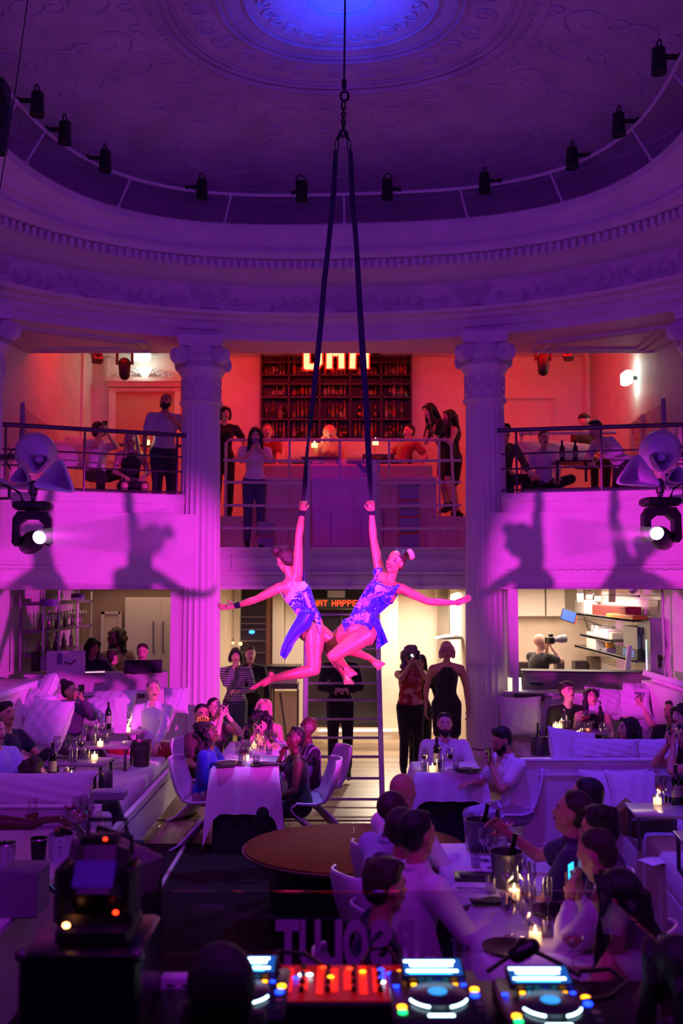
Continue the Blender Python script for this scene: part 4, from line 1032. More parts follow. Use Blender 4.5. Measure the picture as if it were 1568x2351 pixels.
    if legs == 'trousers' or legs == 'shorts':
        lb = MB(); lb.cap(pel - V((.055, 0, 0)), pel + V((.055, 0, 0)), .110 * b + i_ * .6, n=14)
        for k in (1, -1):
            kn_, an = lg[k][0], lg[k][1]; lb.cap(hipj[k], kn_, .092 * b + i_ * .6, .060 + i_, n=12)
            if legs == 'trousers': lb.cap(kn_, kn_.lerp(an, .94), .058 + i_, .046 + i_, n=12)
        volume('trousers', lb, clothm(low) if isinstance(low, tuple) else low, root, vox, 3)
    if shoes and (pose != 'sit' or Y < 99):
        for k in (1, -1):
            kn_, an, ft, shin = lg[k]; sb = MB()
            sb.cap(an + shin * .035 - ft * .035, an + shin * .052 + ft * .14, .046, .036, n=10, flat=.85); sb.cap(an - shin * .02, an + shin * .03, .045, .046)
            sb.build('shoe', clothm(shoes), root)
    if glasses:
        gb = MB()
        for k in (1, -1): gb.tube([H + hx * (k * .031 + .019 * math.cos(t)) + hf * .088 + hu * (.004 + .015 * math.sin(t)) for t in [2 * PI * i / 10 for i in range(10)]], .0022, 4, closed=True); gb.tube([H + hx * k * .05 + hf * .086 + hu * .006, H + hx * k * .078 + hu * .008], .002, 4)
        gb.tube([H + hx * -.012 + hf * .09 + hu * .006, H + hx * .012 + hf * .09 + hu * .006], .002, 4)
        gb.build('glasses', mat('glasses_wire', (200, 190, 190), .2, .8), root)
    if phone:
        pc = H + hf * 0; kk = lh if isinstance(lh, str) and lh.startswith('phone') else rh if isinstance(rh, str) and rh.startswith('phone') else None
        if kk and isinstance(lh, str) and lh.startswith('phone') and isinstance(rh, str) and rh.startswith('phone'): c = (arms[1][1] + arms[-1][1]) / 2 + V((0, -.02, .10))
        elif kk and isinstance(lh, str) and lh.startswith('phone'): c = arms[1][1] + V((-.02, -.02, .10))
        elif kk: c = arms[-1][1] + V((.02, -.02, .10))
        else: c = arms[-1][1] + V((0, -.05, .06))
        wc = loc + Rm @ (c * s)
        mk_phone(wc, rz, phone)
    PEOPLE.append((label, loc.z - .10 * s, loc.y))
    return root
def mk_phone(c, rz, spec):
    """spec: (label, facing 'back' or 'screen', landscape, flash)"""
    lb, scr, land, flash = spec
    o = thing('phone', lb, 'phone', c, rz)
    w_, h_ = (.15, .075) if land else (.075, .15)
    mb = MB(); mb.box((0, 0, 0), (w_, .009, h_), ch=.004); mb.build('phone_body', M_BPLAS, o)
    mb = MB(); mb.box((0, .0052, 0), (w_ * .92, .001, h_ * .94)); mb.build('screen', emat('phone_screen_' + scr, {'m': (170, 40, 190), 'b': (20, 90, 255), 'c': (40, 170, 255), 'd': (30, 10, 40)}[scr], {'m': 1.2, 'b': 2., 'c': 3.0, 'd': .3}[scr]), o)
    cx, cz = (-w_ * .32, h_ * .28); mb = MB()
    for dx, dz in ((0, 0), (.016, 0), (0, -.016)): mb.lathe([(.006, 0), (.006, .003)], (cx + dx, -.0045, cz + dz), 10, Matrix.Rotation(R(90), 3, 'X'))
    mb.build('camera_lens', M_STEEL, o)
    if flash:
        mb = MB(); mb.ell((cx + .03, -.008, cz), .012); mb.build('flash', emat('phone_flash', (190, 235, 255), 90), o)
    return o
# ------------------------------------------------------------------ the two acrobats, traced joint by joint
YD = 9.3
def D(px, py, dy=0.0): return W(px, py, YD + dy)
def foot(mb, fing, an, toe, sole_n, s=1.0):
    d = (toe - an); L = d.length; d.normalize(); n = V(sole_n); n = (n - d * n.dot(d)).normalized(); ac = d.cross(n)
    mb.cap(an - d * .02, an + d * L * .35 + n * .0, .034, .036, n=12); mb.ell(an - d * .025 + n * .028, .032)
    mb.cap(an + d * L * .3 + n * .012, an + d * L * .78 + n * .014, .033, .038, n=12, flat=.60, hint=n)
    for i in range(5):
        o = (i - 2) * .0165; ln = (.046, .040, .036, .032, .026)[i]; r = (.0115, .0085, .008, .0078, .0072)[i]
        b = an + d * (L * .80) + ac * o + n * .016; p = b + d * ln + ac * o * .25 + n * .004
        mb.tube([b - d * .03, b, b.lerp(p, .5) - n * .004, p], [r * 1.1, r, r, r * .85], 8); fing.tube([b, b.lerp(p, .5) - n * .004, p, p + d * .005], [r, r, r * .9, r * .4], 8)
def acro(label, J, facing, hf, hu, skinm, hairf, hcol, sid):
    root = thing('person', label, 'person', (0, 0, 0))
    mb = MB(); fg = MB()
    nb = J['nb']; pel = J['pel']; ch = J['ch']; wa = J['wa']
    lat = (J['shL'] - J['shR']).normalized(); up = (nb - pel).normalized(); fw = facing.normalized()
    hl = (J['hipL'] - J['hipR']); hl.normalize()
    mb.cap(J['hipL'].lerp(pel, .35), J['hipR'].lerp(pel, .35), .098, n=18); mb.cap(pel, wa, .118, .092, n=18, flat=.80, hint=fw)
    mb.cap(wa, ch, .092, .124, n=18, flat=.74, hint=fw); mb.cap(ch, nb.lerp(ch, .35), .122, .098, n=18, flat=.68, hint=fw)
    for k in 'LR':
        s_ = J['sh' + k]; mb.cap(ch.lerp(nb, .55), s_, .066, .052, n=14); mb.cap(nb - up * .02, s_, .034, .044, n=12)
        el, wr = J['el' + k], J['wr' + k]
        mb.cap(s_, s_.lerp(el, .35), .050, .046, n=14); mb.cap(s_.lerp(el, .35), el, .046, .034, n=14); mb.cap(el, el.lerp(wr, .35), .035, .037, n=14); mb.cap(el.lerp(wr, .35), wr, .037, .0235, n=14)
        mb.cap(ch + (s_ - ch) * .55 - up * .03, ch.lerp(wa, .35) + (s_ - ch) * .32, .045, .04, n=12)
        hip, kn_, an, toe = J['hip' + k], J['kn' + k], J['an' + k], J['toe' + k]
        mb.cap(hip, hip.lerp(kn_, .35), .096, .088, n=18); mb.cap(hip.lerp(kn_, .3), kn_, .089, .055, n=18)
        sh_ = (an - kn_); mb.cap(kn_, kn_.lerp(an, .33), .053, .056, n=16); mb.cap(kn_.lerp(an, .3), an, .056, .031, n=16); mb.ell(kn_, .055)
        foot(mb, fg, an, toe, J['sole' + k])
        hd, hn, cu = J['hand' + k]
        mb.cap(wr, wr + hd.normalized() * .02, .0235, .024, n=10, flat=.8)
        hand(fg, wr, hd, hn, cu, 1 if k == 'L' else -1, .95, 8)
    if 'glute' in J:
        for g_ in J['glute']: mb.ell(g_, .085)
    if 'bust' in J:
        for g_ in J['bust']: mb.ell(g_, .058)
    hu = hu.normalized(); hf = (hf - hu * hf.dot(hu)).normalized(); hx = hu.cross(hf) * -1; hx = hf.cross(hu)
    H = J['head']; mb.cap(nb - up * .03, H - hu * .05 - hf * .02, .047, .043, n=14)
    head_shapes(mb, H, hx, hf, hu, True)
    body = volume('body', mb, skinm, root, .0062, 5, post=lambda o, f=fg: join_mb(o, f))
    return root, body, (H, hx, hf, hu, nb, pel, ch, wa, fw, up, lat)
SKA = mat('acrobat_skin', (186, 132, 96), .34, bump=.02, bscale=80)
# right acrobat, facing the camera
JR = dict(nb=D(897, 1334), ch=D(869, 1366, .0), wa=D(836, 1406), pel=D(826, 1441),
          shR=D(871, 1306, .02), shL=D(922, 1352, -.02), elR=D(857, 1238, .03), wrR=D(853, 1176, .0), elL=D(983, 1381, -.04), wrL=D(1043, 1384, -.12),
          hipR=D(806, 1444, .04), hipL=D(842, 1456, -.03), knL=D(765, 1506, -.17), anL=D(790, 1528, .17), toeL=D(810, 1553, .10), knR=D(750, 1484, .16), anR=D(790, 1548, .42), toeR=D(800, 1572, .33),
          soleL=V((.3, -1, -.2)), soleR=V((.3, -1, -.3)), handR=(V((-.05, 0, 1)), V((-.3, -1, 0)), .95), handL=(V((1, -.25, .28)), V((0, -.8, .8)), .16),
          head=D(907, 1290, -.05), glute=[D(845, 1462, .03), D(812, 1448, .08)], bust=[D(869, 1352, -.10), D(894, 1370, -.12)])
RR, BR, FR = acro('acrobat on the right facing us in a blue beaded leotard, one arm stretched right', JR, V((0, -1, 0)), V((-.62, -.72, -.30)), V((.33, -.05, 1)), SKA, None, None, 1)
# left acrobat, back to the camera
JL = dict(nb=D(666, 1330), ch=D(684, 1366, .0), wa=D(702, 1404), pel=D(714, 1436),
          shR=D(683, 1318, -.03), shL=D(641, 1350, .02), elR=D(686, 1232, -.02), wrR=D(694, 1176, .0), elL=D(588, 1376, .02), wrL=D(541, 1391, .0),
          hipR=D(722, 1448, -.06), hipL=D(716, 1444, .07), knR=D(722, 1538, -.10), anR=D(620, 1559, -.02), toeR=D(577, 1586, -.05), knL=D(776, 1480, .10), anL=D(846, 1510, .26), toeL=D(876, 1531, .22),
          soleR=V((-.4, .2, 1)), soleL=V((.2, -1, -.2)), handR=(V((.0, 0, 1)), V((.3, 1, 0)), .95), handL=(V((-1, -.05, -.12)), V((0, -.7, .8)), .15),
          head=D(655, 1285, .03), glute=[D(704, 1452, -.04), D(703, 1450, .06)])
# mirrored: seen from behind, her right side is to the right of the picture
RL, BL, FL_ = acro('acrobat on the left with her back to us in a blue leotard with a tail', JL, V((.25, 1, 0)), V((-.55, .70, -.15)), V((-.25, .05, 1)), SKA, None, None, 2)
# leotards: torso volumes a little larger, trimmed along the traced outlines
def torso_volume(name, J, facing, root, m, infl=.0125):
    nb, pel, ch, wa = J['nb'], J['pel'], J['ch'], J['wa']; up = (nb - pel).normalized(); fw = facing.normalized(); mb = MB()
    mb.cap(J['hipL'].lerp(pel, .35), J['hipR'].lerp(pel, .35), .098 + infl, n=18); mb.cap(pel, wa, .118 + infl, .092 + infl, n=18, flat=.81, hint=fw)
    mb.cap(wa, ch, .092 + infl, .124 + infl, n=18, flat=.75, hint=fw); mb.cap(ch, nb.lerp(ch, .35), .122 + infl, .098 + infl, n=18, flat=.70, hint=fw)
    for k in 'LR':
        s_ = J['sh' + k]; mb.cap(ch.lerp(nb, .55), s_, .066 + infl, .052 + infl, n=14); mb.cap(nb - up * .02, s_, .034 + infl, .044 + infl, n=12)
        mb.cap(ch + (s_ - ch) * .55 - up * .03, ch.lerp(wa, .35) + (s_ - ch) * .32, .045 + infl, .04 + infl, n=12)
        hip, kn_ = J['hip' + k], J['kn' + k]; mb.cap(hip, hip.lerp(kn_, .35), .096 + infl, .088 + infl, n=18)
    for g_ in J.get('glute', []): mb.ell(g_, .085 + infl)
    for g_ in J.get('bust', []): mb.ell(g_, .058 + infl)
    return mb
def inpoly(x, y, P):
    c = False; n = len(P)
    for i in range(n):
        a, b = P[i], P[i - 1]
        if (a[1] > y) != (b[1] > y) and x < (b[0] - a[0]) * (y - a[1]) / (b[1] - a[1]) + a[0]: c = not c
    return c
def PX(p):
    y, z = p.y, p.z - CZ; d = y * math.cos(TH) + z * math.sin(TH); u = -y * math.sin(TH) + z * math.cos(TH)
    return 784 + F * p.x / d, 1175.5 - F * u / d
def trim(front, back, axis_y):
    def post(o):
        bm = bmesh.new(); bm.from_mesh(o.data); dele = []
        for f in bm.faces:
            c = f.calc_center_median(); n = f.normal; x, y = PX(c)
            P = front if n.y < .12 else back
            if not any(inpoly(x, y, q) for q in P): dele.append(f)
        bmesh.ops.delete(bm, geom=dele, context='FACES')
        for _ in range(3):
            bv = [v for v in bm.verts if v.is_boundary]
            new = {}
            for v in bv:
                nb_ = [e.other_vert(v).co for e in v.link_edges if e.is_boundary]
                if len(nb_) == 2: new[v] = v.co * .4 + (nb_[0] + nb_[1]) * .3
            for v, c in new.items(): v.co = c
        bm.to_mesh(o.data); bm.free()
        md = o.modifiers.new('cloth', 'SOLIDIFY'); md.thickness = .003; md.offset = 1
    return post
M_LEO = mat('blue_lycra', (36, 40, 235), .32, spec=.6, sheen=.3)
M_NUDE = mat('nude_mesh', (244, 196, 190), .5)
ro = [(859, 1306), (875, 1302), (878, 1312), (866, 1318), (864, 1332), (873, 1340), (888, 1347), (905, 1345), (915, 1341), (918, 1345), (910, 1356), (904, 1366), (897, 1378), (893, 1388), (886, 1398), (868, 1410), (858, 1425), (855, 1440), (852, 1448), (836, 1436), (820, 1432), (806, 1434), (798, 1442), (793, 1451), (787, 1436), (785, 1420), (792, 1400), (806, 1378), (820, 1352), (838, 1326), (849, 1314)]
volume('leotard', torso_volume('l', JR, V((0, -1, 0)), RR, None), M_LEO, RR, .0065, 5, post=trim([ro], [[(845, 1318), (925, 1345), (895, 1395), (862, 1440), (800, 1470), (780, 1440), (815, 1370)]], YD))
lo = [(712, 1322), (716, 1336), (722, 1360), (727, 1385), (733, 1410), (737, 1440), (735, 1458), (732, 1452), (728, 1436), (722, 1422), (710, 1422), (700, 1420), (688, 1412), (680, 1408), (674, 1400), (668, 1392), (662, 1387), (676, 1368), (681, 1359), (690, 1358), (700, 1354), (706, 1346), (707, 1330)]
volume('leotard', torso_volume('l', JL, V((.25, 1, 0)), RL, None), M_LEO, RL, .0065, 5, post=trim([lo], [[(640, 1345), (690, 1310), (720, 1330), (742, 1440), (735, 1470), (700, 1420), (665, 1390)]], YD))
pn = [(705, 1323), (707, 1330), (706, 1346), (700, 1354), (690, 1358), (681, 1359), (676, 1368), (662, 1387), (653, 1378), (668, 1352), (674, 1338), (672, 1330), (685, 1338), (698, 1334)]
volume('mesh_panel', torso_volume('l', JL, V((.25, 1, 0)), RL, None, .0105), M_NUDE, RL, .0065, 5, post=trim([pn], [], YD))
vp = [(863, 1333), (873, 1341), (886, 1348), (862, 1362), (848, 1368), (838, 1378), (828, 1378), (838, 1358), (850, 1345)]
bake()
def cast_builder(obs):
    tr = []
    for o in obs:
        me = o.data; tr.append(BVHTree.FromPolygons([v.co.copy() for v in me.vertices], [tuple(p.vertices) for p in me.polygons]))
    def cast(px, py, off=.004):
        o = V((0, 0, CZ)); d = (W(px, py, 9) - o).normalized(); best = None
        for t in tr:
            h = t.ray_cast(o, d)
            if h[0] is not None and (best is None or h[3] < best[1]): best = (h[0] - d * off, h[3], h[1])
        return best[0] if best else None
    return cast
castR = cast_builder([BR] + [c for c in RR.children if c.name.startswith('leotard')]); castL = cast_builder([BL] + [c for c in RL.children if c.name.startswith(('leotard', 'mesh'))])
# nude inset on the right acrobat's chest
mb = MB(); P_ = [castR(*p, off=.0035) for p in vp]
def fillpoly(mb, poly, cast, step=4, off=.0035):
    xs_ = [p[0] for p in poly]; ys_ = [p[1] for p in poly]; g = {}
    x0_, x1_, y0_, y1_ = min(xs_), max(xs_), min(ys_), max(ys_); nx = int((x1_ - x0_) / step) + 1; ny = int((y1_ - y0_) / step) + 1
    for j in range(ny):
        for i in range(nx):
            q = [(x0_ + (i + a) * step, y0_ + (j + b) * step) for a, b in ((0, 0), (1, 0), (1, 1), (0, 1))]
            if inpoly(q[0][0] + step / 2, q[0][1] + step / 2, poly):
                vs = [cast(*p, off=off) for p in q]
                if all(v is not None for v in vs) and max((vs[0] - v).length for v in vs) < .08: mb.add(vs, [(0, 1, 2, 3)])
fillpoly(mb, vp, castR, 1.2); mb.build('mesh_inset', M_NUDE, RR)
M_LACE = mat('lace', (250, 205, 225), .5, bump=.4, bscale=200); M_RHINE = mat('rhinestone', (235, 235, 255), .05, .3, em=(255, 235, 255), es=.35)
def lace(poly, cast, root, n, seed, name='lace_motif'):
    rnd = random.Random(seed); mb = MB(); xs_ = [p[0] for p in poly]; ys_ = [p[1] for p in poly]; k = 0
    for _ in range(n * 12):
        if k >= n: break
        x, y = rnd.uniform(min(xs_), max(xs_)), rnd.uniform(min(ys_), max(ys_))
        if not inpoly(x, y, poly): continue
        k += 1; r0 = rnd.uniform(2.0, 4.2); a0 = rnd.random() * 6.28; sg_ = rnd.choice((-1, 1)); pts = []
        for i in range(10):
            t = i / 9; a = a0 + sg_ * t * 5.5; rr = r0 * (1 - .65 * t); p = cast(x + rr * math.cos(a), y + rr * math.sin(a) * .9, .0075)
            if p is not None: pts.append(p)
        if len(pts) > 4 and max((pts[i] - pts[i + 1]).length for i in range(len(pts) - 1)) < .03: mb.tube(pts, .0019, 4)
    o = mb.build(name, M_LACE, root); o['kind'] = 'stuff'
lace([(862, 1308), (872, 1306), (864, 1330), (858, 1342), (845, 1352), (833, 1368), (826, 1380), (815, 1386), (812, 1376), (822, 1358), (836, 1336), (850, 1318)], castR, RR, 55 , 1)
lace([(868, 1350), (884, 1344), (902, 1343), (905, 1352), (890, 1358), (876, 1366), (862, 1372), (858, 1364)], castR, RR, 42 , 2)
lace([(822, 1378), (838, 1370), (850, 1374), (848, 1384), (836, 1392), (826, 1398), (815, 1392), (808, 1384)], castR, RR, 42 , 3)
lace([(795, 1420), (812, 1412), (830, 1406), (842, 1405), (840, 1416), (828, 1426), (815, 1431), (800, 1430), (793, 1428)], castR, RR, 50 , 4)
lace([(717, 1398), (726, 1404), (731, 1420), (735, 1440), (735, 1456), (729, 1440), (722, 1424), (716, 1410)], castL, RL, 45, 5)
lace([(680, 1400), (688, 1396), (690, 1404), (684, 1416), (679, 1420), (676, 1408)], castL, RL, 22, 6)
def stones(poly, cast, root, n, seed):
    rnd = random.Random(seed); mb = MB(); xs_ = [p[0] for p in poly]; ys_ = [p[1] for p in poly]; k = 0
    for _ in range(n * 10):
        if k >= n: break
        x, y = rnd.uniform(min(xs_), max(xs_)), rnd.uniform(min(ys_), max(ys_))
        if not inpoly(x, y, poly): continue
        p = cast(x, y, .004)
        if p is not None: mb.ell(p, (.0021 if rnd.random() > .05 else .0045), nu=5, nv=4); k += 1
    o = mb.build('rhinestone', M_RHINE, root); o['kind'] = 'stuff'
stones(ro, castR, RR, 170, 8); stones(lo, castL, RL, 120, 9)
# hair, face, wraps, tails
M_WRAP = mat('wrist_wrap', (10, 10, 40), .8, bump=.4, bscale=90)
def hairdo(F_, root, col, bun_px, bun_r, donut, bcol):
    H, hx, hf, hu, nb = F_[:5]; M = Matrix((hx, hf, hu)).transposed(); mb = MB(); P = lambda x, f, u: H + hx * x + hf * f + hu * u
    mb.ell(P(0, -.026, .036), (.0795, .094, .089), M, 22, 16); mb.ell(P(0, -.055, -.01), (.066, .062, .066), M, 18, 12)
    for k in range(16): a = -1.3 + 2.6 * k / 15; mb.tube([P(.076 * math.sin(a), .045 * math.cos(a) + .01, .060), P(.06 * math.sin(a), -.03, .125), P(.01 * math.sin(a), -.09, .11)], [.006, .010, .006], 5)
    volume('hair', mb, hairm(col), root, .0055, 2)
    c = D(*bun_px); mb = MB(); ax = (c - H).normalized(); x, y, _ = basis(ax)
    if donut:
        for k in range(3): mb.tube([c + x * .036 * math.cos(t) + y * .036 * math.sin(t) + ax * (-.012 + .012 * k) for t in [2 * PI * i / 18 for i in range(18)]], .017, 8, closed=True)
        mb.ell(c, (.03, .03, .03))
    else:
        rnd = random.Random(4); mb.ell(c, .052)
        for k in range(10): a = rnd.random() * 6.28; mb.tube([c + (x * math.cos(a + j * .6) + y * math.sin(a + j * .6)) * .036 + ax * (.03 * math.sin(j * .9 + k)) for j in range(6)], .012, 6)
    mb.build('hair_bun', hairm(bcol), root)
hairdo(FR, RR, 'brown', (941, 1273, .0), .04, True, 'blond'); hairdo(FL_, RL, 'brown', (635, 1264, .02), .04, False, 'brown')
bake()
H, hx, hf, hu = FR[:4]; M = Matrix((hx, hf, hu)).transposed(); P = lambda x, f, u: H + hx * x + hf * f + hu * u
for s_ in (-1, 1):
    mb = MB(); mb.ell(P(s_ * .033, .066, .006), (.019, .011, .012), M, 12, 8); e_ = mb.build('eye_shadow', mat('eye_makeup', (90, 20, 80), .5), RR)
    mb = MB(); mb.ell(P(s_ * .032, .071, .002), (.012, .008, .006), M, 10, 6); e2 = mb.build('eye', mat('eye_white', (180, 170, 168), .25), RR); mb = MB(); mb.ell(P(s_ * .032, .0775, .002), (.005, .003, .005), M, 8, 5); mb.build('iris', mat('iris_dark', (22, 14, 12), .2), e2)
    mb = MB(); mb.tube([P(s_ * .014, .084, .027), P(s_ * .034, .080, .036), P(s_ * .052, .062, .028)], [.002, .0032, .0015], 5); mb.build('eyebrow', mat('brow_acro', (60, 20, 40), .7), RR)
    mb = MB(); mb.ell(P(s_ * .079, -.004, -.036), .006, nu=8, nv=6); mb.build('earring', mat('earring_red', (255, 60, 60), .1, .4), RR)
mb = MB(); mb.tube([P(-.027, .074, -.050), P(-.009, .089, -.047), P(.009, .089, -.047), P(.027, .074, -.050)], [.002, .0045, .0045, .002], 6); mb.tube([P(-.026, .075, -.052), P(-.012, .087, -.066), P(.012, .087, -.066), P(.026, .075, -.052)], [.002, .005, .005, .002], 6); mo = mb.build('mouth', mat('lips_dark', (110, 10, 60), .3), RR)
mb = MB(); mb.ell(P(0, .083, -.056), (.019, .008, .006), M, 12, 6); mb.build('teeth', mat('teeth', (245, 235, 235), .3), mo)
for root, a, b, k in ((RR, JR['wrR'], JR['elR'], 0.1), (RL, JL['wrR'], JL['elR'], .16), (RL, JL['wrL'], JL['elL'], .2)):
    mb = MB(); d = (b - a).normalized(); mb.tube([a - d * .012, a, a + (b - a) * k * .5, a + (b - a) * k, a + (b - a) * k * 1.05], [.024, .0275, .029, .031, .028], 14); mb.build('wrist_wrap', M_WRAP, root)
def drape(name, polyL, polyR, dy0, dy1, root, m, wav=.02, n=14):
    mb = MB()
    def fn(u, v):
        def at_(P_, t):
            k = t * (len(P_) - 1); j = min(int(k), len(P_) - 2); f = k - j; return P_[j][0] * (1 - f) + P_[j + 1][0] * f, P_[j][1] * (1 - f) + P_[j + 1][1] * f
        a = at_(polyL, v); b = at_(polyR, v); return D(a[0] * (1 - u) + b[0] * u, a[1] * (1 - u) + b[1] * u, dy0 + (dy1 - dy0) * v + wav * v * math.sin(u * 9 + v * 3) - .05 * math.sin(u * PI) * (1 - v * .5))
    mb.grid(fn, n, 16); o = mb.build(name, m, root, fix=False); md = o.modifiers.new('cloth', 'SOLIDIFY'); md.thickness = .004
    return o
drape('skirt_tail', [(690, 1400), (680, 1420), (668, 1440), (655, 1465), (647, 1485), (643, 1504)], [(726, 1405), (712, 1440), (692, 1455), (676, 1476), (666, 1496), (654, 1514)], -.14, -.22, RL, M_LEO)
drape('skirt_tail', [(850, 1418), (852, 1440), (858, 1462), (862, 1480), (866, 1491)], [(862, 1412), (868, 1432), (878, 1450), (886, 1464), (891, 1474)], .02, .0, RR, M_LEO, .05)
drape('skirt_tail', [(862, 1416), (868, 1440), (872, 1462)], [(868, 1418), (880, 1446), (889, 1472)], .08, .10, RR, M_LEO, .05)
# thin shoulder straps of the left leotard
mb = MB()
for pl in (((664, 1310), (668, 1325), (676, 1345), (682, 1358)), ((638, 1345), (642, 1358), (650, 1370), (655, 1378))):
    pts = [castL(*p, off=.004) for p in pl]; pts = [p for p in pts if p]; 
    if len(pts) > 1: mb.tube(pts, .007, 6, flat=.4)
if mb.v: mb.build('shoulder_strap', M_NUDE, RL)
# ------------------------------------------------------------------ ground floor rooms
M_CAB = mat('cabinet_white', (226, 216, 200), .4); M_CREAM = wallmat('cream_wall', (226, 208, 184)); M_DARKW = mat('dark_panel', (40, 30, 36), .35)
M_TILE = mat('wall_tile', (230, 224, 214), .12, spec=.6); M_GREYST = mat('grey_steel', (140, 148, 156), .3, .6); M_SHELF = mat('shelf_steel', (110, 100, 100), .35, .5)
wall('wall_lower', (-4.6, 18.05, 0), (4.6, 18.38, 2.5), M_CREAM)
kw = wall('wall_kitchen', (4.27, 12.5, 0), (4.59, 18.04, 2.49), M_WALL)
bw = wall('wall_bar', (-4.59, 12.4, 0), (-4.33, 18.04, 2.49), M_WALL)
wall('wall_kitchen_side', (1.88, 13.75, 0), (1.98, 17.6, 2.49), M_CREAM); wall('wall_bar_side', (-2.02, 13.95, 0), (-1.90, 17.2, 2.49), M_CREAM)
wall('wall_kitchen_back', (1.98, 17.3, 0), (4.26, 17.4, 2.49), M_CREAM); wall('wall_bar_back', (-4.32, 16.6, 0), (-2.0, 16.7, 2.49), mat('bar_wall', (200, 176, 150), .6))
# tiles on the kitchen wall
tm = MB(); tm.box((0, 0, 0), (.012, .294, .144), ch=.003); tme = tm.mesh('tile', M_TILE)
for i in range(14):
    for j in range(11):
        y = 13.45 + i * .3 + (.15 if j % 2 else 0)
        if y > 17.2: continue
        link('tile', tme, kw, (4.265, y, .92 + j * .15))
# hatch walls under the balconies with a sill
def hatch(x0, y0, x1, y1, h, label, name):
    d = V((x1 - x0, y1 - y0, 0)); a = math.atan2(d.y, d.x); c = V(((x0 + x1) / 2, (y0 + y1) / 2, 0))
    mb = MB(); mb.box(c + V((0, .12, h / 2)), (d.length, .22, h), a); mb.box(c + V((0, .08, h)), (d.length + .02, .34, .04), a); o = struct(mb.build(name, M_WALL), label)
hatch(-2.15, 13.37, -4.5, 12.5, 1.16, 'white half wall with a sill under the left hatch', 'trim_6')
hatch(2.13, 13.06, 4.5, 12.42, 1.16, 'white half wall with a sill under the right hatch', 'trim_7')
mb = MB(); mb.box((-2.22, 13.42, 1.25), (.12, .16, 2.5)); struct(mb.build('trim_8', M_WALL), 'white jamb at the inner side of the left hatch')
mb = MB(); mb.box((2.24, 13.1, 1.25), (.12, .16, 2.5)); struct(mb.build('trim_9', M_WALL), 'white jamb at the inner side of the right hatch')
mb = MB(); mb.tube([W(1520, 1350, 12.8), W(1527, 1556, 12.8)], .018, 8); tag(mb.build('corner_strip', M_STEEL), 'shiny corner strip at the right end of the kitchen hatch', 'strip')
mb = MB(); mb.tube([W(47, 1352, 12.9), W(46, 1540, 12.9)], .018, 8); tag(mb.build('pipe', M_DSTEEL), 'thin dark pipe at the left end of the bar hatch', 'pipe')
# back of the hall: pillars, dark doorway, bright room
def bx(px0, py0, px1, py1, y, d, m, name, label, cat=None, parent=None, ch=0, st=False):
    a = W(px0, py0, y); b = W(px1, py1, y); mb = MB(); mb.box(((a.x + b.x) / 2, y + d / 2, (a.z + b.z) / 2), (abs(b.x - a.x), d, abs(a.z - b.z)), ch=ch); o = mb.build(name, m, parent)
    if st: struct(o, label)
    elif cat: tag(o, label, cat)
    elif label: o['label'] = label
    return o
def toflo(py0, px0, px1, y, d, m, name, label):
    a = W(px0, py0, y); b = W(px1, py0, y); mb = MB(); mb.box(((a.x + b.x) / 2, y + d / 2, a.z / 2), (b.x - a.x, d, a.z)); return struct(mb.build(name, m), label)
toflo(1345, 872, 914, 17.6, .4, M_CREAM, 'trim_10', 'cream pillar right of the dark doorway')
toflo(1345, 655, 702, 17.6, .4, M_CAB, 'trim_11', 'white pillar left of the dark doorway'); toflo(1345, 626, 652, 17.4, .4, M_CAB, 'trim_12', 'white pillar beside the wine shelves')
toflo(1345, 612, 624, 17.5, .3, mat('jamb', (190, 130, 100), .5), 'trim_13', 'brownish jamb beside the wine shelves')
dd = thing('dark_doorway', 'dark doorway with a glowing ticker over it behind the ladder', 'doorway', (0, 0, 0))
bx(702, 1400, 872, 1664, 17.9, .1, M_DARKW, 'doorway_panel', None, parent=dd); bx(782, 1400, 786, 1664, 17.86, .05, M_DSTEEL, 'door_post', None, parent=dd); bx(700, 1350, 874, 1376, 17.5, .4, M_DARKW, 'lintel', None, parent=dd)  # first box is a dark sheet standing in for the unlit opening
bx(752, 1356, 792, 1372, 17.4, .1, M_WHITE, 'ceiling_box', None, parent=dd)
# LED ticker
tk = thing('led_ticker', 'red LED ticker running the words WHAT HAPPENS above the doorway', 'sign', W(778, 1385, 17.2))
a = W(700, 1374, 17.2); b = W(860, 1396, 17.2)
mb = MB(); mb.box((0, .17, 0), (b.x - a.x, .30, (a.z - b.z) * 1.05), ch=.01); mb.build('housing', M_BPLAS, tk)
FONT5 = {'W': ('10001', '10001', '10001', '10101', '10101', '11011', '10001'), 'H': ('10001', '10001', '10001', '11111', '10001', '10001', '10001'), 'A': ('01110', '10001', '10001', '11111', '10001', '10001', '10001'), 'T': ('11111', '00100', '00100', '00100', '00100', '00100', '00100'), 'P': ('11110', '10001', '10001', '11110', '10000', '10000', '10000'), 'E': ('11111', '10000', '10000', '11110', '10000', '10000', '11111'), 'N': ('10001', '11001', '10101', '10011', '10001', '10001', '10001'), 'S': ('01111', '10000', '10000', '01110', '00001', '00001', '11110'), ' ': ('000',) * 7}
M_LED = emat('ticker_led', (255, 52, 16), 5)
cx = -.53; u = .0145
for chh in 'WHAT HAPPENS':
    g = FONT5[chh]; mb = MB()
    for r_, row in enumerate(g):
        for c_, v_ in enumerate(row):
            if v_ == '1': mb.box((cx + c_ * u * 1.0, .012, (3 - r_) * u), (u * .85, .01, u * .85))
    if mb.v: mb.build('letter', M_LED, tk, smooth=False)
    cx += u * (len(g[0]) + 1.15)
bx(733, 1675, 900, 1679, 17.2, .02, emat('floor_led', (255, 235, 200), 5), 'floor_light_strip', 'glowing strip light along the step by the doorway', 'strip light')
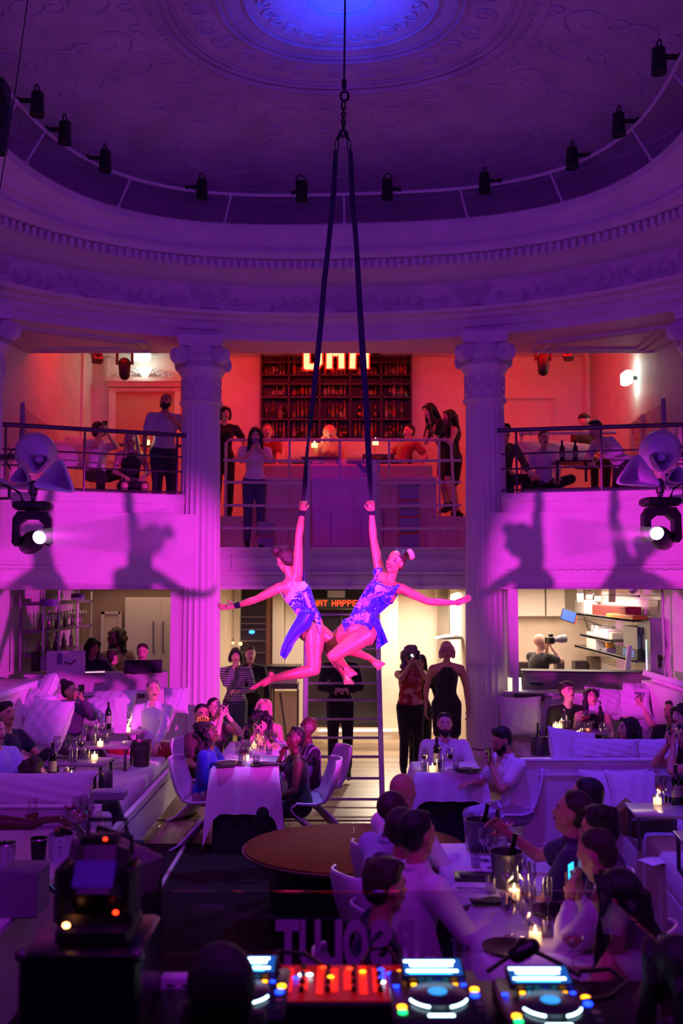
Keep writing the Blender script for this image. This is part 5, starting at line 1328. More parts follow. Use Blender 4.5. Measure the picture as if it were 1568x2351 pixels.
mb = MB(); mb.box((0, 17.45, .03), (3.6, .5, .06)); struct(mb.build('trim_14', M_CREAM), 'low step before the doorway')
# wine shelves left
ws = thing('wine_shelf', 'dark wine shelving behind the striped and the bow-tied spectators', 'shelf')
bx(500, 1350, 526, 1640, 17.3, .3, M_DARKW, 'shelf_bay', None, parent=ws); bx(549, 1388, 609, 1640, 17.3, .3, M_DARKW, 'shelf_bay', None, parent=ws); bx(526, 1350, 549, 1640, 17.2, .4, M_CAB, 'shelf_post', None, parent=ws)
for y_ in (1415, 1430, 1444, 1470, 1497): bx(550, y_, 608, y_ + 3, 17.22, .1, M_SHELF, 'shelf_board', None, parent=ws); bx(503, y_, 525, y_ + 3, 17.22, .1, M_SHELF, 'shelf_board', None, parent=ws)
r = thing('blue_lamp', 'small blue light glowing among the wine shelves', 'light', W(578, 1451, 17.27)); mb = MB(); mb.ell((0, 0, 0), (.05, .03, .03)); mb.build('bulb', emat('blue_led', (40, 130, 255), 6), r)
for px, py, s_, lb in ((513, 1491, .06, 'warm round bulb behind the striped spectator, lowest'), (520, 1483, .035, 'warm bulb above the lowest one by the left column'), (552, 1478, .03, 'small warm bulb between the two spectators at the wine shelves'), (535, 1476, .02, 'tiny warm bulb over the head of the striped spectator'), (512, 1455, .02, 'tiny dim warm bulb highest by the left column')):
    r = thing('bulb_lamp', lb, 'lamp', W(px, py, 16.9)); mb = MB(); mb.ell((0, 0, 0), s_); mb.build('bulb', emat('warm_bulb', (255, 190, 90), 7), r); mb = MB(); mb.cyl((0, 0, s_), (0, 0, 2.5 - r.location.z), .005, n=6); mb.cyl((0, 0, s_), (0, 0, s_ + .05), .012); mb.build('socket', M_DSTEEL, r)
# console table
ct = thing('console_table', 'console with dark top, stone front and crossed legs left of the ladder', 'table')
bx(608, 1530, 690, 1536, 15.4, .5, M_DARKW, 'top', None, parent=ct); bx(612, 1536, 688, 1550, 15.45, .4, mat('stone_front', (120, 104, 96), .3, bump=.2, bscale=12, var=.3, vscale=10), 'front', None, parent=ct); bx(618, 1570, 684, 1582, 15.42, .42, M_SHELF, 'lower_shelf', None, parent=ct); bx(628, 1552, 682, 1571, 15.44, .05, M_CAB, 'back_panel', None, parent=ct)
a = W(643, 1590, 15.5); b = W(662, 1660, 15.5); mb = MB(); mb.tube([a, V((b.x, b.y, .02))], .02, 6); mb.build('leg', M_SHELF, ct)
for px in (628, 684): a = W(px, 1582, 15.5); mb = MB(); mb.tube([a, V((a.x, a.y, 0))], .02, 6); mb.build('leg', M_SHELF, ct)
bx(628, 1586, 684, 1709, 15.9, .02, mat('cream_panel', (240, 220, 180), .5), 'white_board', 'pale board leaning behind the console legs', 'board')  # plain cream base colour
# bright room: pendant shade and shelf
pl = thing('pendant_lamp', 'wide dark pendant shade hanging in the bright room above the blond spectator', 'lamp', W(1032, 1463, 15.6)); mb = MB(); mb.lathe([(.26, -.02), (.24, .0), (.10, .035), (.02, .05)], n=24); mb.build('shade', M_DARKW, pl); mb = MB(); mb.cyl((0, 0, .05), (0, 0, 1.1), .006); mb.build('cord', M_BLACK, pl)
bx(1003, 1345, 1005, 1650, 17.7, .3, M_CREAM, 'trim_15', 'wall edge in the bright room', st=True)
sh = thing('lit_shelf', 'small lit shelf with bottles behind the blond spectator', 'shelf'); bx(1036, 1486, 1062, 1526, 16.8, .3, mat('shelf_glow', (250, 230, 190), .5, em=(255, 220, 160), es=1.2), 'back_panel', None, parent=sh); bx(1034, 1524, 1064, 1528, 16.7, .3, M_DARKW, 'shelf_board', None, parent=sh)
# ---------------- kitchen behind the right hatch
XK = 3.98
def K(px, py, x=XK): y = x * F / (px - 784); return W(px, py, y)
def kyz(px0, py0, px1, x, hgt_py): pass
mb = MB(); a = W(1165, 1350, 17.2); 
cb_ = thing('wall_cupboard', 'white wall cupboards high on the kitchen back wall', 'cupboard')
bx(1165, 1346, 1252, 1415, 17.0, .3, M_CAB, 'door', None, parent=cb_, ch=.008); bx(1254, 1346, 1298, 1415, 17.0, .3, M_CAB, 'door', None, parent=cb_, ch=.008)
for i, (z, y0, y1, lb) in enumerate(((2.085, 13.6, 16.9, 'top'), (1.75, 14.7, 16.6, 'middle'), (1.545, 13.5, 17.0, 'bottom'))):
    r = thing('kitchen_shelf', 'steel kitchen shelf on the tiled wall, %s one' % lb, 'shelf', (4.1, (y0 + y1) / 2, z - .02), 0, 'kitchen shelves'); mb = MB(); mb.box((0, 0, 0), (.30, y1 - y0, .03), ch=.004); mb.build('board', M_SHELF, r); mb = MB(); mb.box((-.14, 0, .0), (.02, y1 - y0, .05)); mb.build('front_rim', M_GREYST, r)
def kbox(name, label, cat, px0, px1, z0, h, m, x0=3.98, dx=.22, parts=None, tilt=0, ch=.006):
    ya = (x0 + .02) * F / (px1 - 784); yb = (x0 + .02) * F / (px0 - 784); r = thing(name, label, cat, (x0 + dx / 2, (ya + yb) / 2, z0)); mb = MB(); mb.box((0, 0, h / 2), (dx, abs(yb - ya), h), ch=ch); mb.build('body', m, r)
    if parts: parts(r, dx, abs(yb - ya), h)
    return r
M_MAR = mat('maroon_card', (110, 28, 34), .6); M_YEL = mat('yellow_plastic', (240, 178, 40), .4)
def spines(r, dx, L, h):
    for k in range(6): mb = MB(); mb.box((-dx / 2 - .004, 0, h * (k + .5) / 6), (.008, L * .98, h / 6 * .7)); mb.build('folder_edge', mat('maroon_light', (150, 60, 56), .6), r)
kbox('folder_stack', 'stack of maroon menu folders on the top kitchen shelf', 'folders', 1360, 1437, 2.085, .16, M_MAR, parts=spines)
kbox('yellow_tray', 'yellow plastic trays at the end of the top kitchen shelf', 'tray', 1392, 1452, 2.09, .05, M_YEL, x0=3.86, dx=.2)
kbox('paper_stack', 'white paper packs at the far end of the top kitchen shelf', 'paper', 1320, 1342, 2.085, .22, M_WHITE)
kbox('paper_stack', 'loose pale sheets beside the maroon folders', 'paper', 1350, 1360, 2.085, .12, M_CAB)
kbox('container', 'white plastic tub on the middle kitchen shelf, leftmost', 'container', 1357, 1372, 1.75, .16, M_WHITE); kbox('container', 'white plastic tub with lid in the centre of the middle kitchen shelf', 'container', 1374, 1394, 1.75, .13, mat('tub_pink', (235, 218, 222), .5)); kbox('container', 'small pale tub near the front of the middle kitchen shelf', 'container', 1396, 1404, 1.75, .1, M_CAB)
kbox('cup_stack', 'tall stacks of white cups on the bottom kitchen shelf', 'cups', 1345, 1366, 1.545, .26, M_WHITE, x0=3.95, dx=.14); 
r = thing('cutlery_bin', 'bin of yellow-handled tools on the bottom kitchen shelf', 'bin', K(1386, 1492) + V((.08, 0, 0))); mb = MB(); mb.box((0, 0, -.02), (.16, .26, .10), ch=.01); mb.build('bin', M_GREYST, r)
for k in range(7): mb = MB(); mb.tube([V((-.06 + .02 * k, -.1 + .03 * k, .0)), V((-.07 + .025 * k, -.12 + .035 * k, .12 + .01 * (k % 3)))], .011, 6); mb.build('handle', M_YEL, r)
kbox('black_box', 'black box with a blue and white print at the front of the bottom kitchen shelf', 'box', 1412, 1462, 1.545, .14, M_BPLAS, parts=lambda r, dx, L, h: MB().add([(-dx / 2 - .003, -L * .4, .02), (-dx / 2 - .003, L * .15, .02), (-dx / 2 - .003, L * .15, h * .85), (-dx / 2 - .003, -L * .4, h * .85)], [(0, 1, 2, 3)]).build('print', mat('blue_print', (90, 130, 200), .5, var=.5, vscale=20), r))
kbox('grey_cabinet', 'grey steel wall box beside the tall fridge in the kitchen', 'cabinet', 1430, 1462, 1.62, .36, M_GREYST, x0=4.0, dx=.26)
fr = kbox('fridge', 'tall grey steel fridge at the near end of the kitchen', 'fridge', 1464, 1492, 0.0, 2.12, M_GREYST, x0=4.06, dx=.18)
mb = MB(); mb.box((-.09, -.10, 1.35), (.02, .03, .95)); mb.build('light_strip', mat('strip_white', (225, 240, 235), .3, em=(220, 245, 235), es=.9), fr); mb = MB(); mb.box((-.1, .06, 1.93), (.02, .06, .09)); mb.build('hinge', M_DSTEEL, fr)
r = thing('film_roll', 'hanging roll of white plastic film under the grey wall box', 'film', K(1446, 1485, 3.9)); mb = MB(); mb.tube([V((0, 0, .02)), V((-.01, .02, -.12)), V((-.03, .03, -.34))], [.03, .035, .045], 10); mb.build('film', mat('film_white', (235, 232, 236), .4), r)
tb = thing('tablet', 'tablet with a blue screen on a swing arm in the kitchen', 'tablet', W(1305, 1414, 15.3), R(-12)); tb.rotation_euler = (R(-8), R(18), R(10))
mb = MB(); mb.box((0, 0, 0), (.25, .015, .18), ch=.006); mb.build('frame', M_BPLAS, tb); mb = MB(); mb.box((0, -.0085, 0), (.22, .001, .155)); mb.build('screen', emat('tablet_blue', (60, 110, 235), 1.6), tb); mb = MB(); mb.box((.13, .02, -.02), (.03, .02, .14)); mb.build('side_panel', mat('orange_panel', (235, 90, 40), .5), tb); mb = MB(); mb.tube([V((.1, .02, 0)), V((.3, .1, .05)), V((.62, .15, .05))], .012, 6); mb.build('arm', M_DSTEEL, tb)
mb = MB(); mb.tube([W(1340, 1412, 15.4), W(1348, 1440, 15.4), W(1360, 1452, 15.4), W(1366, 1430, 15.4)], .007, 5); tag(mb.build('cable', M_BLACK), 'black cable drooping beside the kitchen tablet', 'cable')
for i, (px, py, s_) in enumerate(((1332, 1362, 'at the far left'), (1352, 1356, 'left of centre'), (1372, 1362, 'in the centre'), (1405, 1360, 'near the right'))):
    r = thing('paper_ticket', 'order ticket hanging from the kitchen rail %s' % s_, 'ticket', W(px, py, 15.4 - .4 * i)); mb = MB(); mb.grid(lambda u, v: V((-.05 + .1 * u, .012 * math.sin(v * 5 + i), .12 - .26 * v)), 3, 6); o_ = mb.build('paper', M_WHITE, r, fix=False); o_.modifiers.new('s', 'SOLIDIFY').thickness = .002; mb = MB(); mb.box((0, -.004, -.02), (.07, .004, .05)); mb.build('print', mat('ticket_green', (60, 90, 50), .6) if i % 2 else mat('ticket_blue', (130, 180, 220), .6), r)
mb = MB(); mb.box((4.02, 15, 2.40), (.03, 3.0, .03)); tag(mb.build('ticket_rail', M_GREYST), 'thin steel rail carrying the tickets in the kitchen', 'rail')
mb = MB(); mb.ell(W(1453, 1352, 14.0), (.07, .07, .07)); tag(mb.build('ceiling_camera', M_GREYST), 'grey dome camera at the top of the kitchen hatch', 'camera')
# counter with boxes under the kitchen shelves and along the back
kc = thing('kitchen_counter', 'kitchen counter running along the back and tiled walls', 'counter'); mb = MB(); mb.box((3.1, 17.0, .9), (2.2, .55, .05)); mb.box((3.95, 15.1, .9), (.6, 3.1, .05)); mb.build('worktop', M_SHELF, kc); mb = MB(); mb.box((3.1, 17.03, .44), (2.1, .5, .88)); mb.build('cupboards', M_CAB, kc); mb = MB(); mb.box((4.0, 15.2, .44), (.5, 3.1, .88)); mb.build('cupboards', M_CAB, kc)
for px0, px1, py0, lb, m in ((1316, 1345, 1517, 'dark low box on the kitchen back counter', M_DARKW), (1350, 1376, 1508, 'tall brown box at the corner of the kitchen counter', mat('brown_card', (110, 92, 80), .7)), (1274, 1292, 1515, 'stack of dark flat boxes behind the photographer', M_DARKW), (1186, 1216, 1520, 'dark machine with white dial at the left end of the kitchen counter', M_DARKW)):
    y = 16.6; a = W(px0, py0, y); b = W(px1, py0, y); r = thing('counter_box', lb, 'box', ((a.x + b.x) / 2, y, .925)); mb = MB(); mb.box((0, 0, (a.z - .925) / 2), (b.x - a.x, .25, a.z - .925), ch=.008); mb.build('body', m, r); mb = MB(); mb.box((0, -.13, (a.z - .925) * .6), ((b.x - a.x) * .5, .01, .03)); mb.build('front_label', M_WHITE if 'dial' in lb else M_SHELF, r)
# steel pass ledge of the kitchen hatch and lit glass things at its left
lg_ = thing('hatch_ledge', 'dark steel ledge standing on the sill of the kitchen hatch', 'ledge'); a = W(1198, 1541, 13.25); b = W(1515, 1541, 12.85); mb = MB(); mb.box(((a.x + b.x) / 2, 13.12, (1.18 + a.z) / 2), (b.x - a.x, .06, a.z - 1.18), R(-10)); mb.build('front_plate', mat('mauve_steel', (120, 96, 110), .35, .3), lg_); mb = MB(); mb.box(((a.x + b.x) / 2, 13.25, a.z), (b.x - a.x, .32, .02), R(-10)); mb.build('top_plate', mat('dark_plate_top', (50, 40, 48), .5), lg_)
r = thing('lit_cylinder', 'small lit glass canister at the left end of the kitchen hatch', 'canister', W(1181, 1578, 13.05)); r.location.z = 1.18
mb = MB(); mb.cyl((-.05, 0, .0), (-.05, 0, .17), .035); mb.build('canister', mat('lit_glass', (240, 225, 190), .2, em=(255, 225, 170), es=1.8), r); mb = MB(); mb.cyl((.0, 0, .0), (.0, 0, .19), .03); mb.build('canister', M_DARKW, r); mb = MB(); mb.cyl((.065, 0, .0), (.065, 0, .17), .026); mb.build('canister', mat('lit_glass2', (240, 245, 235), .2, em=(245, 255, 240), es=2.2), r)
o = MB(); o.ell(W(1232, 1569, 13.0), (.11, .05, .03)); tag(o.build('folded_cloth', clothm((50, 50, 70))), 'small dark folded cloth on the sill of the kitchen hatch', 'cloth')
r = thing('wall_phone', 'small dark handset on the right jamb of the kitchen hatch', 'handset', W(1514, 1518, 12.75)); mb = MB(); mb.box((0, 0, 0), (.05, .05, .16), ch=.01); mb.box((0, -.03, .04), (.07, .03, .05), ch=.01); mb.build('handset', M_BPLAS, r); mb = MB(); mb.tube([V((0, 0, -.08)), V((-.03, 0, -.16)), V((0, 0, -.2))], .006, 5); mb.build('cord', M_BLACK, r)
# ---------------- bar behind the left hatch
XB = -4.0
def Bp(px, py, x=XB): y = x * F / (px - 784); return W(px, py, y)
bb = thing('bar_rack', 'hanging rack of glasses and bottles in the bar behind the left hatch', 'rack')
for z, y0, y1 in ((2.30, 13.1, 15.8), (1.93, 13.3, 15.8), (1.62, 13.2, 15.2)):
    mb = MB(); mb.box((-4.08, (y0 + y1) / 2, z), (.34, y1 - y0, .035)); mb.build('shelf_board', mat('mauve_shelf', (120, 90, 120), .4), bb)
for y in (13.2, 13.9, 14.9, 15.7): mb = MB(); mb.cyl((-3.93, y, 1.5), (-3.93, y, 2.5), .014, n=8); mb.build('upright', M_PIPE, bb)
bx(91, 1376, 122, 1392, 13.15, .2, mat('violet_box', (120, 60, 170), .5), 'crate', 'small violet crate on the top bar shelf, left end', 'crate'); bx(163, 1363, 186, 1377, 14.7, .2, mat('violet_box', (120, 60, 170), .5), 'crate', 'small violet crate on the top bar shelf, right end', 'crate')
# doors with handles in the bar
cd = thing('tall_cupboard', 'tall white double cupboard with long handles in the bar', 'cupboard'); bx(287, 1372, 366, 1702, 16.2, .35, M_CAB, 'door', None, parent=cd, ch=.01); bx(370, 1372, 420, 1702, 16.2, .35, M_CAB, 'door', None, parent=cd, ch=.01)
for px in (352, 374): a = W(px, 1428, 16.14); b = W(px, 1498, 16.14); mb = MB(); mb.tube([a + V((0, .06, 0)), a, b, b + V((0, .06, 0))], .014, 6); mb.build('handle', M_STEEL, cd)
df = thing('bar_door', 'plain door with a frame at the back of the bar', 'door'); bx(236, 1410, 272, 1640, 16.45, .12, M_CREAM, 'leaf', None, parent=df); bx(232, 1404, 276, 1410, 16.4, .1, M_CAB, 'frame', None, parent=df); bx(232, 1404, 236, 1640, 16.4, .1, M_CAB, 'frame', None, parent=df); bx(272, 1404, 276, 1640, 16.4, .1, M_CAB, 'frame', None, parent=df)
# ledge, screens and till on the left hatch
a = W(64, 1546, 13.0); b = W(374, 1546, 13.2); lg2 = thing('bar_ledge', 'grey ledge on the sill of the left hatch', 'ledge'); mb = MB(); mb.box(((a.x + b.x) / 2, 13.15, (1.18 + a.z) / 2), (b.x - a.x + .1, .3, a.z - 1.18), R(14)); mb.build('block', mat('concrete', (176, 160, 168), .7, bump=.3, bscale=12), lg2)
ZL = a.z
def monitor(px0, py0, px1, py1, y, m, label, rz, screen=None):
    a, b = W(px0, py0, y), W(px1, py1, y); w_, h_ = b.x - a.x, a.z - b.z; r = thing('monitor', label, 'monitor', ((a.x + b.x) / 2, y, b.z), rz)
    mb = MB(); mb.box((0, 0, h_ / 2), (w_, .035, h_), ch=.01); mb.build('panel', m, r)
    if screen: mb = MB(); mb.box((0, -.019, h_ / 2), (w_ * .94, .002, h_ * .9)); mb.build('screen', screen, r)
    mb = MB(); mb.box((0, .06, .0), (.2, .18, .015)); mb.box((0, .03, .08), (.05, .03, .16)); mb.build('stand', m, r); return r
m1 = monitor(109, 1494, 194, 1548, 12.95, mat('monitor_white', (196, 176, 196), .5), 'back of a pale monitor at the left of the bar hatch', R(14)); mb = MB(); mb.tube([V((-.02, -.03, .16)), V((.05, -.05, .13)), V((.12, -.03, .18))], .008, 5); mb.build('cable', M_BLACK, m1); mb = MB(); mb.box((-.08, -.02, .2), (.06, .01, .14)); mb.build('mount', mat('mount_violet', (110, 70, 130), .5), m1)
monitor(286, 1515, 372, 1546, 13.05, M_BPLAS, 'wide dark monitor in front of the young barman', R(16), mat('screen_dim', (30, 12, 40), .2))
r = thing('laptop', 'open laptop with a bright edge on the bar ledge', 'laptop', W(218, 1543, 12.95), R(14)); mb = MB(); mb.box((0, 0, .005), (.26, .2, .014), ch=.004); mb.build('base', M_STEEL, r); mb = MB(); mb.box((0, -.102, .008), (.24, .003, .010)); mb.build('lit_edge', emat('laptop_edge', (255, 150, 255), 3), r)
bx(70, 1497, 90, 1542, 12.95, .15, M_BPLAS, 'card_reader', 'black card terminal at the far left of the bar hatch', 'terminal', ch=.01); bx(93, 1506, 106, 1540, 12.9, .1, mat('poster_paper', (120, 120, 130), .5, var=.6, vscale=25), 'small_box', 'small printed carton beside the card terminal', 'box', ch=.006)
# ------------------------------------------------------------------ beds, headboards, partitions
def quilt(x0, y0, x1, y1, z0, z1, label, m=M_CLOTH, n=26, side=1):
    d = V((x1 - x0, y1 - y0, 0)); L = d.length; u = d.normalized(); nrm = V((-u.y, u.x, 0)) * side; mb = MB()
    prof_ = []
    def fn(a, b):
        s_ = a * L; w_ = abs(math.sin(PI * a * n)) ** .5; p = V((x0, y0, 0)) + u * s_
        if b < .15: off = .02 + b / .15 * .04; z = z0
        k = max(0, min(1, (b - .05) / .9)); z = z0 + (z1 - z0) * k; off = .05 + .018 * w_
        if b > .95: off = .05 * (1 - (b - .95) / .05)
        if b == 1: off = -.06
        return p + nrm * off + V((0, 0, z))
    mb.grid(fn, n * 6, 12); 
    o = mb.build('headboard', m, None, ang=70, fix=False); o.modifiers.new('s', 'SOLIDIFY').thickness = .07; return tag(o, label, 'headboard')
quilt(-3.62, 12.35, -3.50, 5.6, .55, 1.44, 'long quilted headboard along the left bed', side=-1)
quilt(3.74, 12.3, 3.60, 5.2, .55, 1.45, 'long quilted headboard along the right beds', side=1)
mb = MB(); mb.box((-4.05, 9.0, .7), (1.05, 7.1, 1.36)); struct(mb.build('trim_16', M_WALL), 'raised ledge behind the left headboard'); mb = MB(); mb.box((4.15, 8.7, .7), (.9, 7.4, 1.36)); struct(mb.build('trim_17', M_WALL), 'raised ledge behind the right headboard')
def bed(name, label, poly, z0, z1, m=M_CLOTH, base=M_WHITE, rim=None, seams=3):
    r = thing(name, label, 'bed'); mb = MB(); mb.prism(poly, 0, z0, lambda u, v, w_: V((u, v, w_))); mb.build('base', base, r, smooth=False)
    c = sum((V((p[0], p[1], 0)) for p in poly), V()) / len(poly); rings = []
    for k, z in ((.985, z0), (1.0, z0 + .03), (1.0, z1 - .06), (.992, z1 - .02), (.97, z1)):
        ring = []
        for i in range(len(poly)):
            a, b = V((*poly[i], 0)), V((*poly[(i + 1) % len(poly)], 0))
            for j in range(10): q = a.lerp(b, j / 10); ring.append(c + (q - c) * k + V((0, 0, z + .006 * math.sin(j * 2.4 + i))))
        rings.append(ring)
    rings.append([c + (p - c) * .5 + V((0, 0, 0)) for p in rings[-1]]); rings[-1] = [V((p.x, p.y, z1 + .012)) for p in rings[-1]]
    mb = MB(); mb.ring_loft(rings); mb.build('mattress', m, r); return r
M_SHEET = mat('mattress_sheet', (196, 188, 198), .85, bump=.45, bscale=6, sheen=.3)
bed('bed', 'long left bed with pale mattress reaching to the half wall', [(-3.5, 8.2), (-1.98, 8.2), (-2.02, 12.9), (-3.5, 12.5)], .38, .60, M_SHEET)
bed('bed', 'right rear bed with pale mattress behind the white partition', [(1.98, 9.5), (3.6, 9.5), (3.62, 12.3), (2.15, 12.7)], .38, .60, M_SHEET)
bed('bed', 'right front bed with pale mattress before the white partition', [(2.1, 4.4), (3.55, 4.4), (3.58, 9.3), (2.5, 9.3)], .36, .58, M_SHEET)
mb = MB(); mb.box((-1.90, 10.3, .50), (.05, 4.3, .06)); mb.box((-1.90, 10.3, .30), (.04, 4.3, .28)); tag(mb.build('bed_rail', M_WHITE), 'white board edging the aisle side of the left bed', 'board')
def partition(name, label, x0, x1, y, z, th=.06, panels=1):
    r = thing(name, label, 'partition'); mb = MB(); mb.box(((x0 + x1) / 2, y, z / 2), (x1 - x0, th, z)); mb.build('panel', M_WHITE, r)
    mb = MB(); mb.box(((x0 + x1) / 2, y - .005, z + .008), (x1 - x0 + .02, th + .03, .02), ch=.004); mb.build('cap', M_WHITE, r)
    a, b = x0 + .14, x1 - .1
    for q in (((a + b) / 2, z - .13, b - a, .014), ((a + b) / 2, .16, b - a, .014)): mb = MB(); mb.box((q[0], y - th / 2 - .006, q[1]), (q[2], .014, .016)); mb.build('moulding', M_WHITE, r)
    for q in (a, b): mb = MB(); mb.box((q, y - th / 2 - .006, z / 2 + .015), (.014, .014, z - .29)); mb.build('moulding', M_WHITE, r)
    return r
partition('partition', 'white panelled partition between the two right beds', W(1198, 1740, 9.4).x, 3.6, 9.4, .925)
r = partition('partition', 'white low partition at the near end of the left bed', -3.5, -1.93, 8.1, .78)
mb = MB(); mb.box((-1.93, 7.98, .39), (.05, .18, .8), ch=.005); mb.build('end_post', M_WHITE, r)
# long service counter on the left
sc_ = thing('service_counter', 'long pale service counter in the left foreground', 'counter'); mb = MB(); mb.box((-2.66, 6.02, .655), (1.6, 3.5, .05), ch=.006); mb.build('worktop', M_WHITE, sc_); mb = MB(); mb.box((-2.68, 6.02, .315), (1.5, 3.4, .62)); mb.build('cupboards', mat('counter_body', (190, 182, 190), .5), sc_)
# aisle step on the left with a metal edge, and one at the right
mb = MB(); mb.box((-1.52, 8.9, .02), (.035, 4.6, .035)); struct(mb.build('trim_18', mat('step_edge', (176, 150, 160), .4)), 'pale edge strip of the low step along the left aisle')
mb = MB(); d = W(1150, 1860, Z=.02) ; e2 = W(1215, 1990, Z=.02); mb.box(((d.x + e2.x) / 2, (d.y + e2.y) / 2, .02), (.08, (d - e2).length, .04), math.atan2((d - e2).y, (d - e2).x) - PI / 2); struct(mb.build('trim_19', mat('step_edge2', (160, 150, 140), .4)), 'pale edge strip of the low step beside the right partition')
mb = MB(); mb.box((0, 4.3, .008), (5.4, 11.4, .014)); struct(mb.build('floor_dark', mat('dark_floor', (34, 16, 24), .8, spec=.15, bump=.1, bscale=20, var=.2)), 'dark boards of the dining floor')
# cushions
def pillow(c, w_, d_, h_, rot=(0, 0, 0), label=None, group=None, m=None, e=2.6, wr=.012):
    mb = MB(); M_ = Matrix.Rotation(rot[2], 3, 'Z') @ Matrix.Rotation(rot[0], 3, 'X') @ Matrix.Rotation(rot[1], 3, 'Y'); n = 18; c = V(c)
    for s_ in (1, -1):
        def fn(a, b):
            x, y = a * 2 - 1, b * 2 - 1; k = (1 - abs(x) ** e) * (1 - abs(y) ** e); k = max(k, 0) ** .42
            pin = 1 - .10 * (1 - abs(y) ** 2) * abs(x) ** 6 ; pin2 = 1 - .10 * (1 - abs(x) ** 2) * abs(y) ** 6
            wri = wr * math.sin(x * 11 + y * 5) * math.sin(y * 9 - x * 3) * k
            return c + M_ @ V((x * w_ / 2 * pin, y * d_ / 2 * pin2, s_ * (h_ / 2 * k + wri + .002)))
        if s_ == 1: mb.grid(fn, n, n)
        else: mb.grid(lambda a, b: fn(1 - a, b), n, n)
    o = mb.build('cushion', m or M_CUSH, None, ang=80, fix=False); tag(o, label, 'cushion', group); return o
def pil(px, py, Y, w_, h_, d_=.22, tilt=70, rz=0, ry=0, label='', m=None): pillow(W(px, py, Y), w_, h_, d_, (R(tilt), R(ry), R(rz)), label, None, m)
pil(108, 1662, 10.6, .54, .56, .28, 66, -35, 8, 'big round-cornered cushion leaning on the left headboard')
pil(88, 1628, 11.2, .46, .42, .24, 64, -60, 20, 'crumpled cushion wedged behind the big one on the left bed'); pil(104, 1592, 11.8, .55, .5, .2, 66, -50, -20, 'pale cushion in the far left corner of the left bed')
pil(258, 1618, 12.45, .66, .38, .2, 62, -14, -8, 'wide cushion against the half wall, left of the seated man in white'); pil(235, 1640, 12.2, .6, .42, .2, 40, -20, 10, 'cushion lying under the wide one at the half wall'); pil(404, 1608, 12.4, .32, .34, .16, 70, 5, 0, 'square cushion right of the seated man in white')
pil(84, 1822, 8.35, .98, .36, .26, 72, 2, -3, 'long bolster lying on the near partition of the left bed')
pil(1196, 1645, 12.3, .58, .50, .2, 74, 8, 4, 'square cushion under the dark vent at the right bed'); pil(1390, 1612, 12.1, .5, .36, .18, 60, -8, 12, 'cushion behind the couple on the right bed'); pil(1438, 1618, 12.1, .6, .4, .2, 62, -10, -15, 'cushion in the far right corner of the right bed'); pil(1468, 1600, 12.2, .5, .36, .2, 70, 30, 10, 'small cushion by the right quilted headboard')
pil(1318, 1722, 9.62, .62, .40, .18, 66, 4, 28, 'violet-lit cushion leaning on the partition from behind'); pil(1385, 1726, 9.6, .75, .26, .2, 70, 0, 6, 'flat cushion along the back of the partition')
pil(1412, 1824, 9.12, .62, .46, .22, 66, -6, -6, 'large rumpled cushion leaning on the front of the partition'); pil(1460, 1826, 9.05, .55, .46, .2, 64, 8, 8, 'second rumpled cushion at the front of the partition')
pil(1500, 1730, 9.7, .7, .3, .2, 70, 0, -6, 'blue-lit cushion behind the partition at the far right')
bx(1180, 1592, 1250, 1610, 12.75, .03, mat('vent_dark', (60, 54, 56), .6), 'wall_vent', 'dark rectangular vent on the half wall under the kitchen hatch', 'vent', ch=.004)
bx(305, 1593, 332, 1603, 12.8, .03, mat('vent_dark', (60, 54, 56), .6), 'wall_vent', 'small dark vent behind the seated man in white', 'vent', ch=.004)
# low bed tables
M_TT = mat('table_top_grey', (150, 136, 146), .25); M_TL = mat('table_frame', (84, 76, 84), .35, .6)
def mk_low():
    r = thing('low_table', None, None); mb = MB(); mb.box((0, 0, .25), (.62, .44, .022), ch=.004); mb.build('table_top', M_TT, r)
    for x in (-.28, .28):
        for y in (-.19, .19): mb = MB(); mb.box((x, y, .12), (.024, .024, .24)); mb.build('leg', M_TL, r)
        mb = MB(); mb.box((x, 0, .01), (.024, .38, .02)); mb.build('foot_bar', M_TL, r)
    return r
LOW = {}
for k, x, y, z, rz, lb in (('L4', -2.62, 11.75, .60, 0, 'low bed table farthest back on the left bed, before the man in white'), ('L3', -2.55, 10.75, .60, .04, 'third low table from the camera on the left bed'), ('L2', -2.55, 9.75, .60, -.03, 'second low table from the camera on the left bed'), ('L1', -2.50, 8.95, .60, .05, 'low bed table nearest the camera on the left bed'), ('R2', 2.78, 11.75, .60, 0, 'low bed table before the couple on the right rear bed'), ('R1', 2.80, 10.75, .60, .05, 'low bed table before the long-haired woman on the right rear bed'), ('F2', 2.52, 7.75, .58, -.1, 'farther low table on the right front bed'), ('F1', 2.60, 6.85, .58, -.1, 'nearer low table on the right front bed')):
    put('low', mk_low, (x, y, z), rz, lb, 'low table', 'low tables on the beds', 1.0); LOW[k] = (x, y, z + .262)
# ------------------------------------------------------------------ podium and dining tables
pd = thing('podium', 'round wooden dance podium with a seam across it', 'podium', (.06, 7.62, 0)); M_POD = mat('podium_wood', (84, 28, 20), .8, spec=.15, bump=.12, bscale=7, var=.2, vscale=3, stretch=(1, 8, 1))
for s_ in (-1, 1):
    mb = MB(); pts = [(.83 * math.cos(a), .72 * math.sin(a)) for a in [(-PI / 2 + PI * i / 40) for i in range(41)]]; pts = [(max(x, .003), y) for x, y in pts]; pts = [(x * s_ + .04, y) for x, y in pts]; mb.prism(pts, .56, .60, lambda u, v, w_: V((u, v, w_))); mb.build('top_half', M_POD, pd, ang=30)
mb = MB(); mb.lathe([(.60, .0), (.60, .56)], n=40); o = mb.build('drum', M_BLACK, pd); o.scale = (1, .87, 1)
mb = MB(); mb.tube([V((.835 * math.cos(t) + .04, .725 * math.sin(t), .58)) for t in [2 * PI * i / 64 for i in range(64)]], .012, 5, closed=True); mb.build('edge_band', M_DSTEEL, pd)
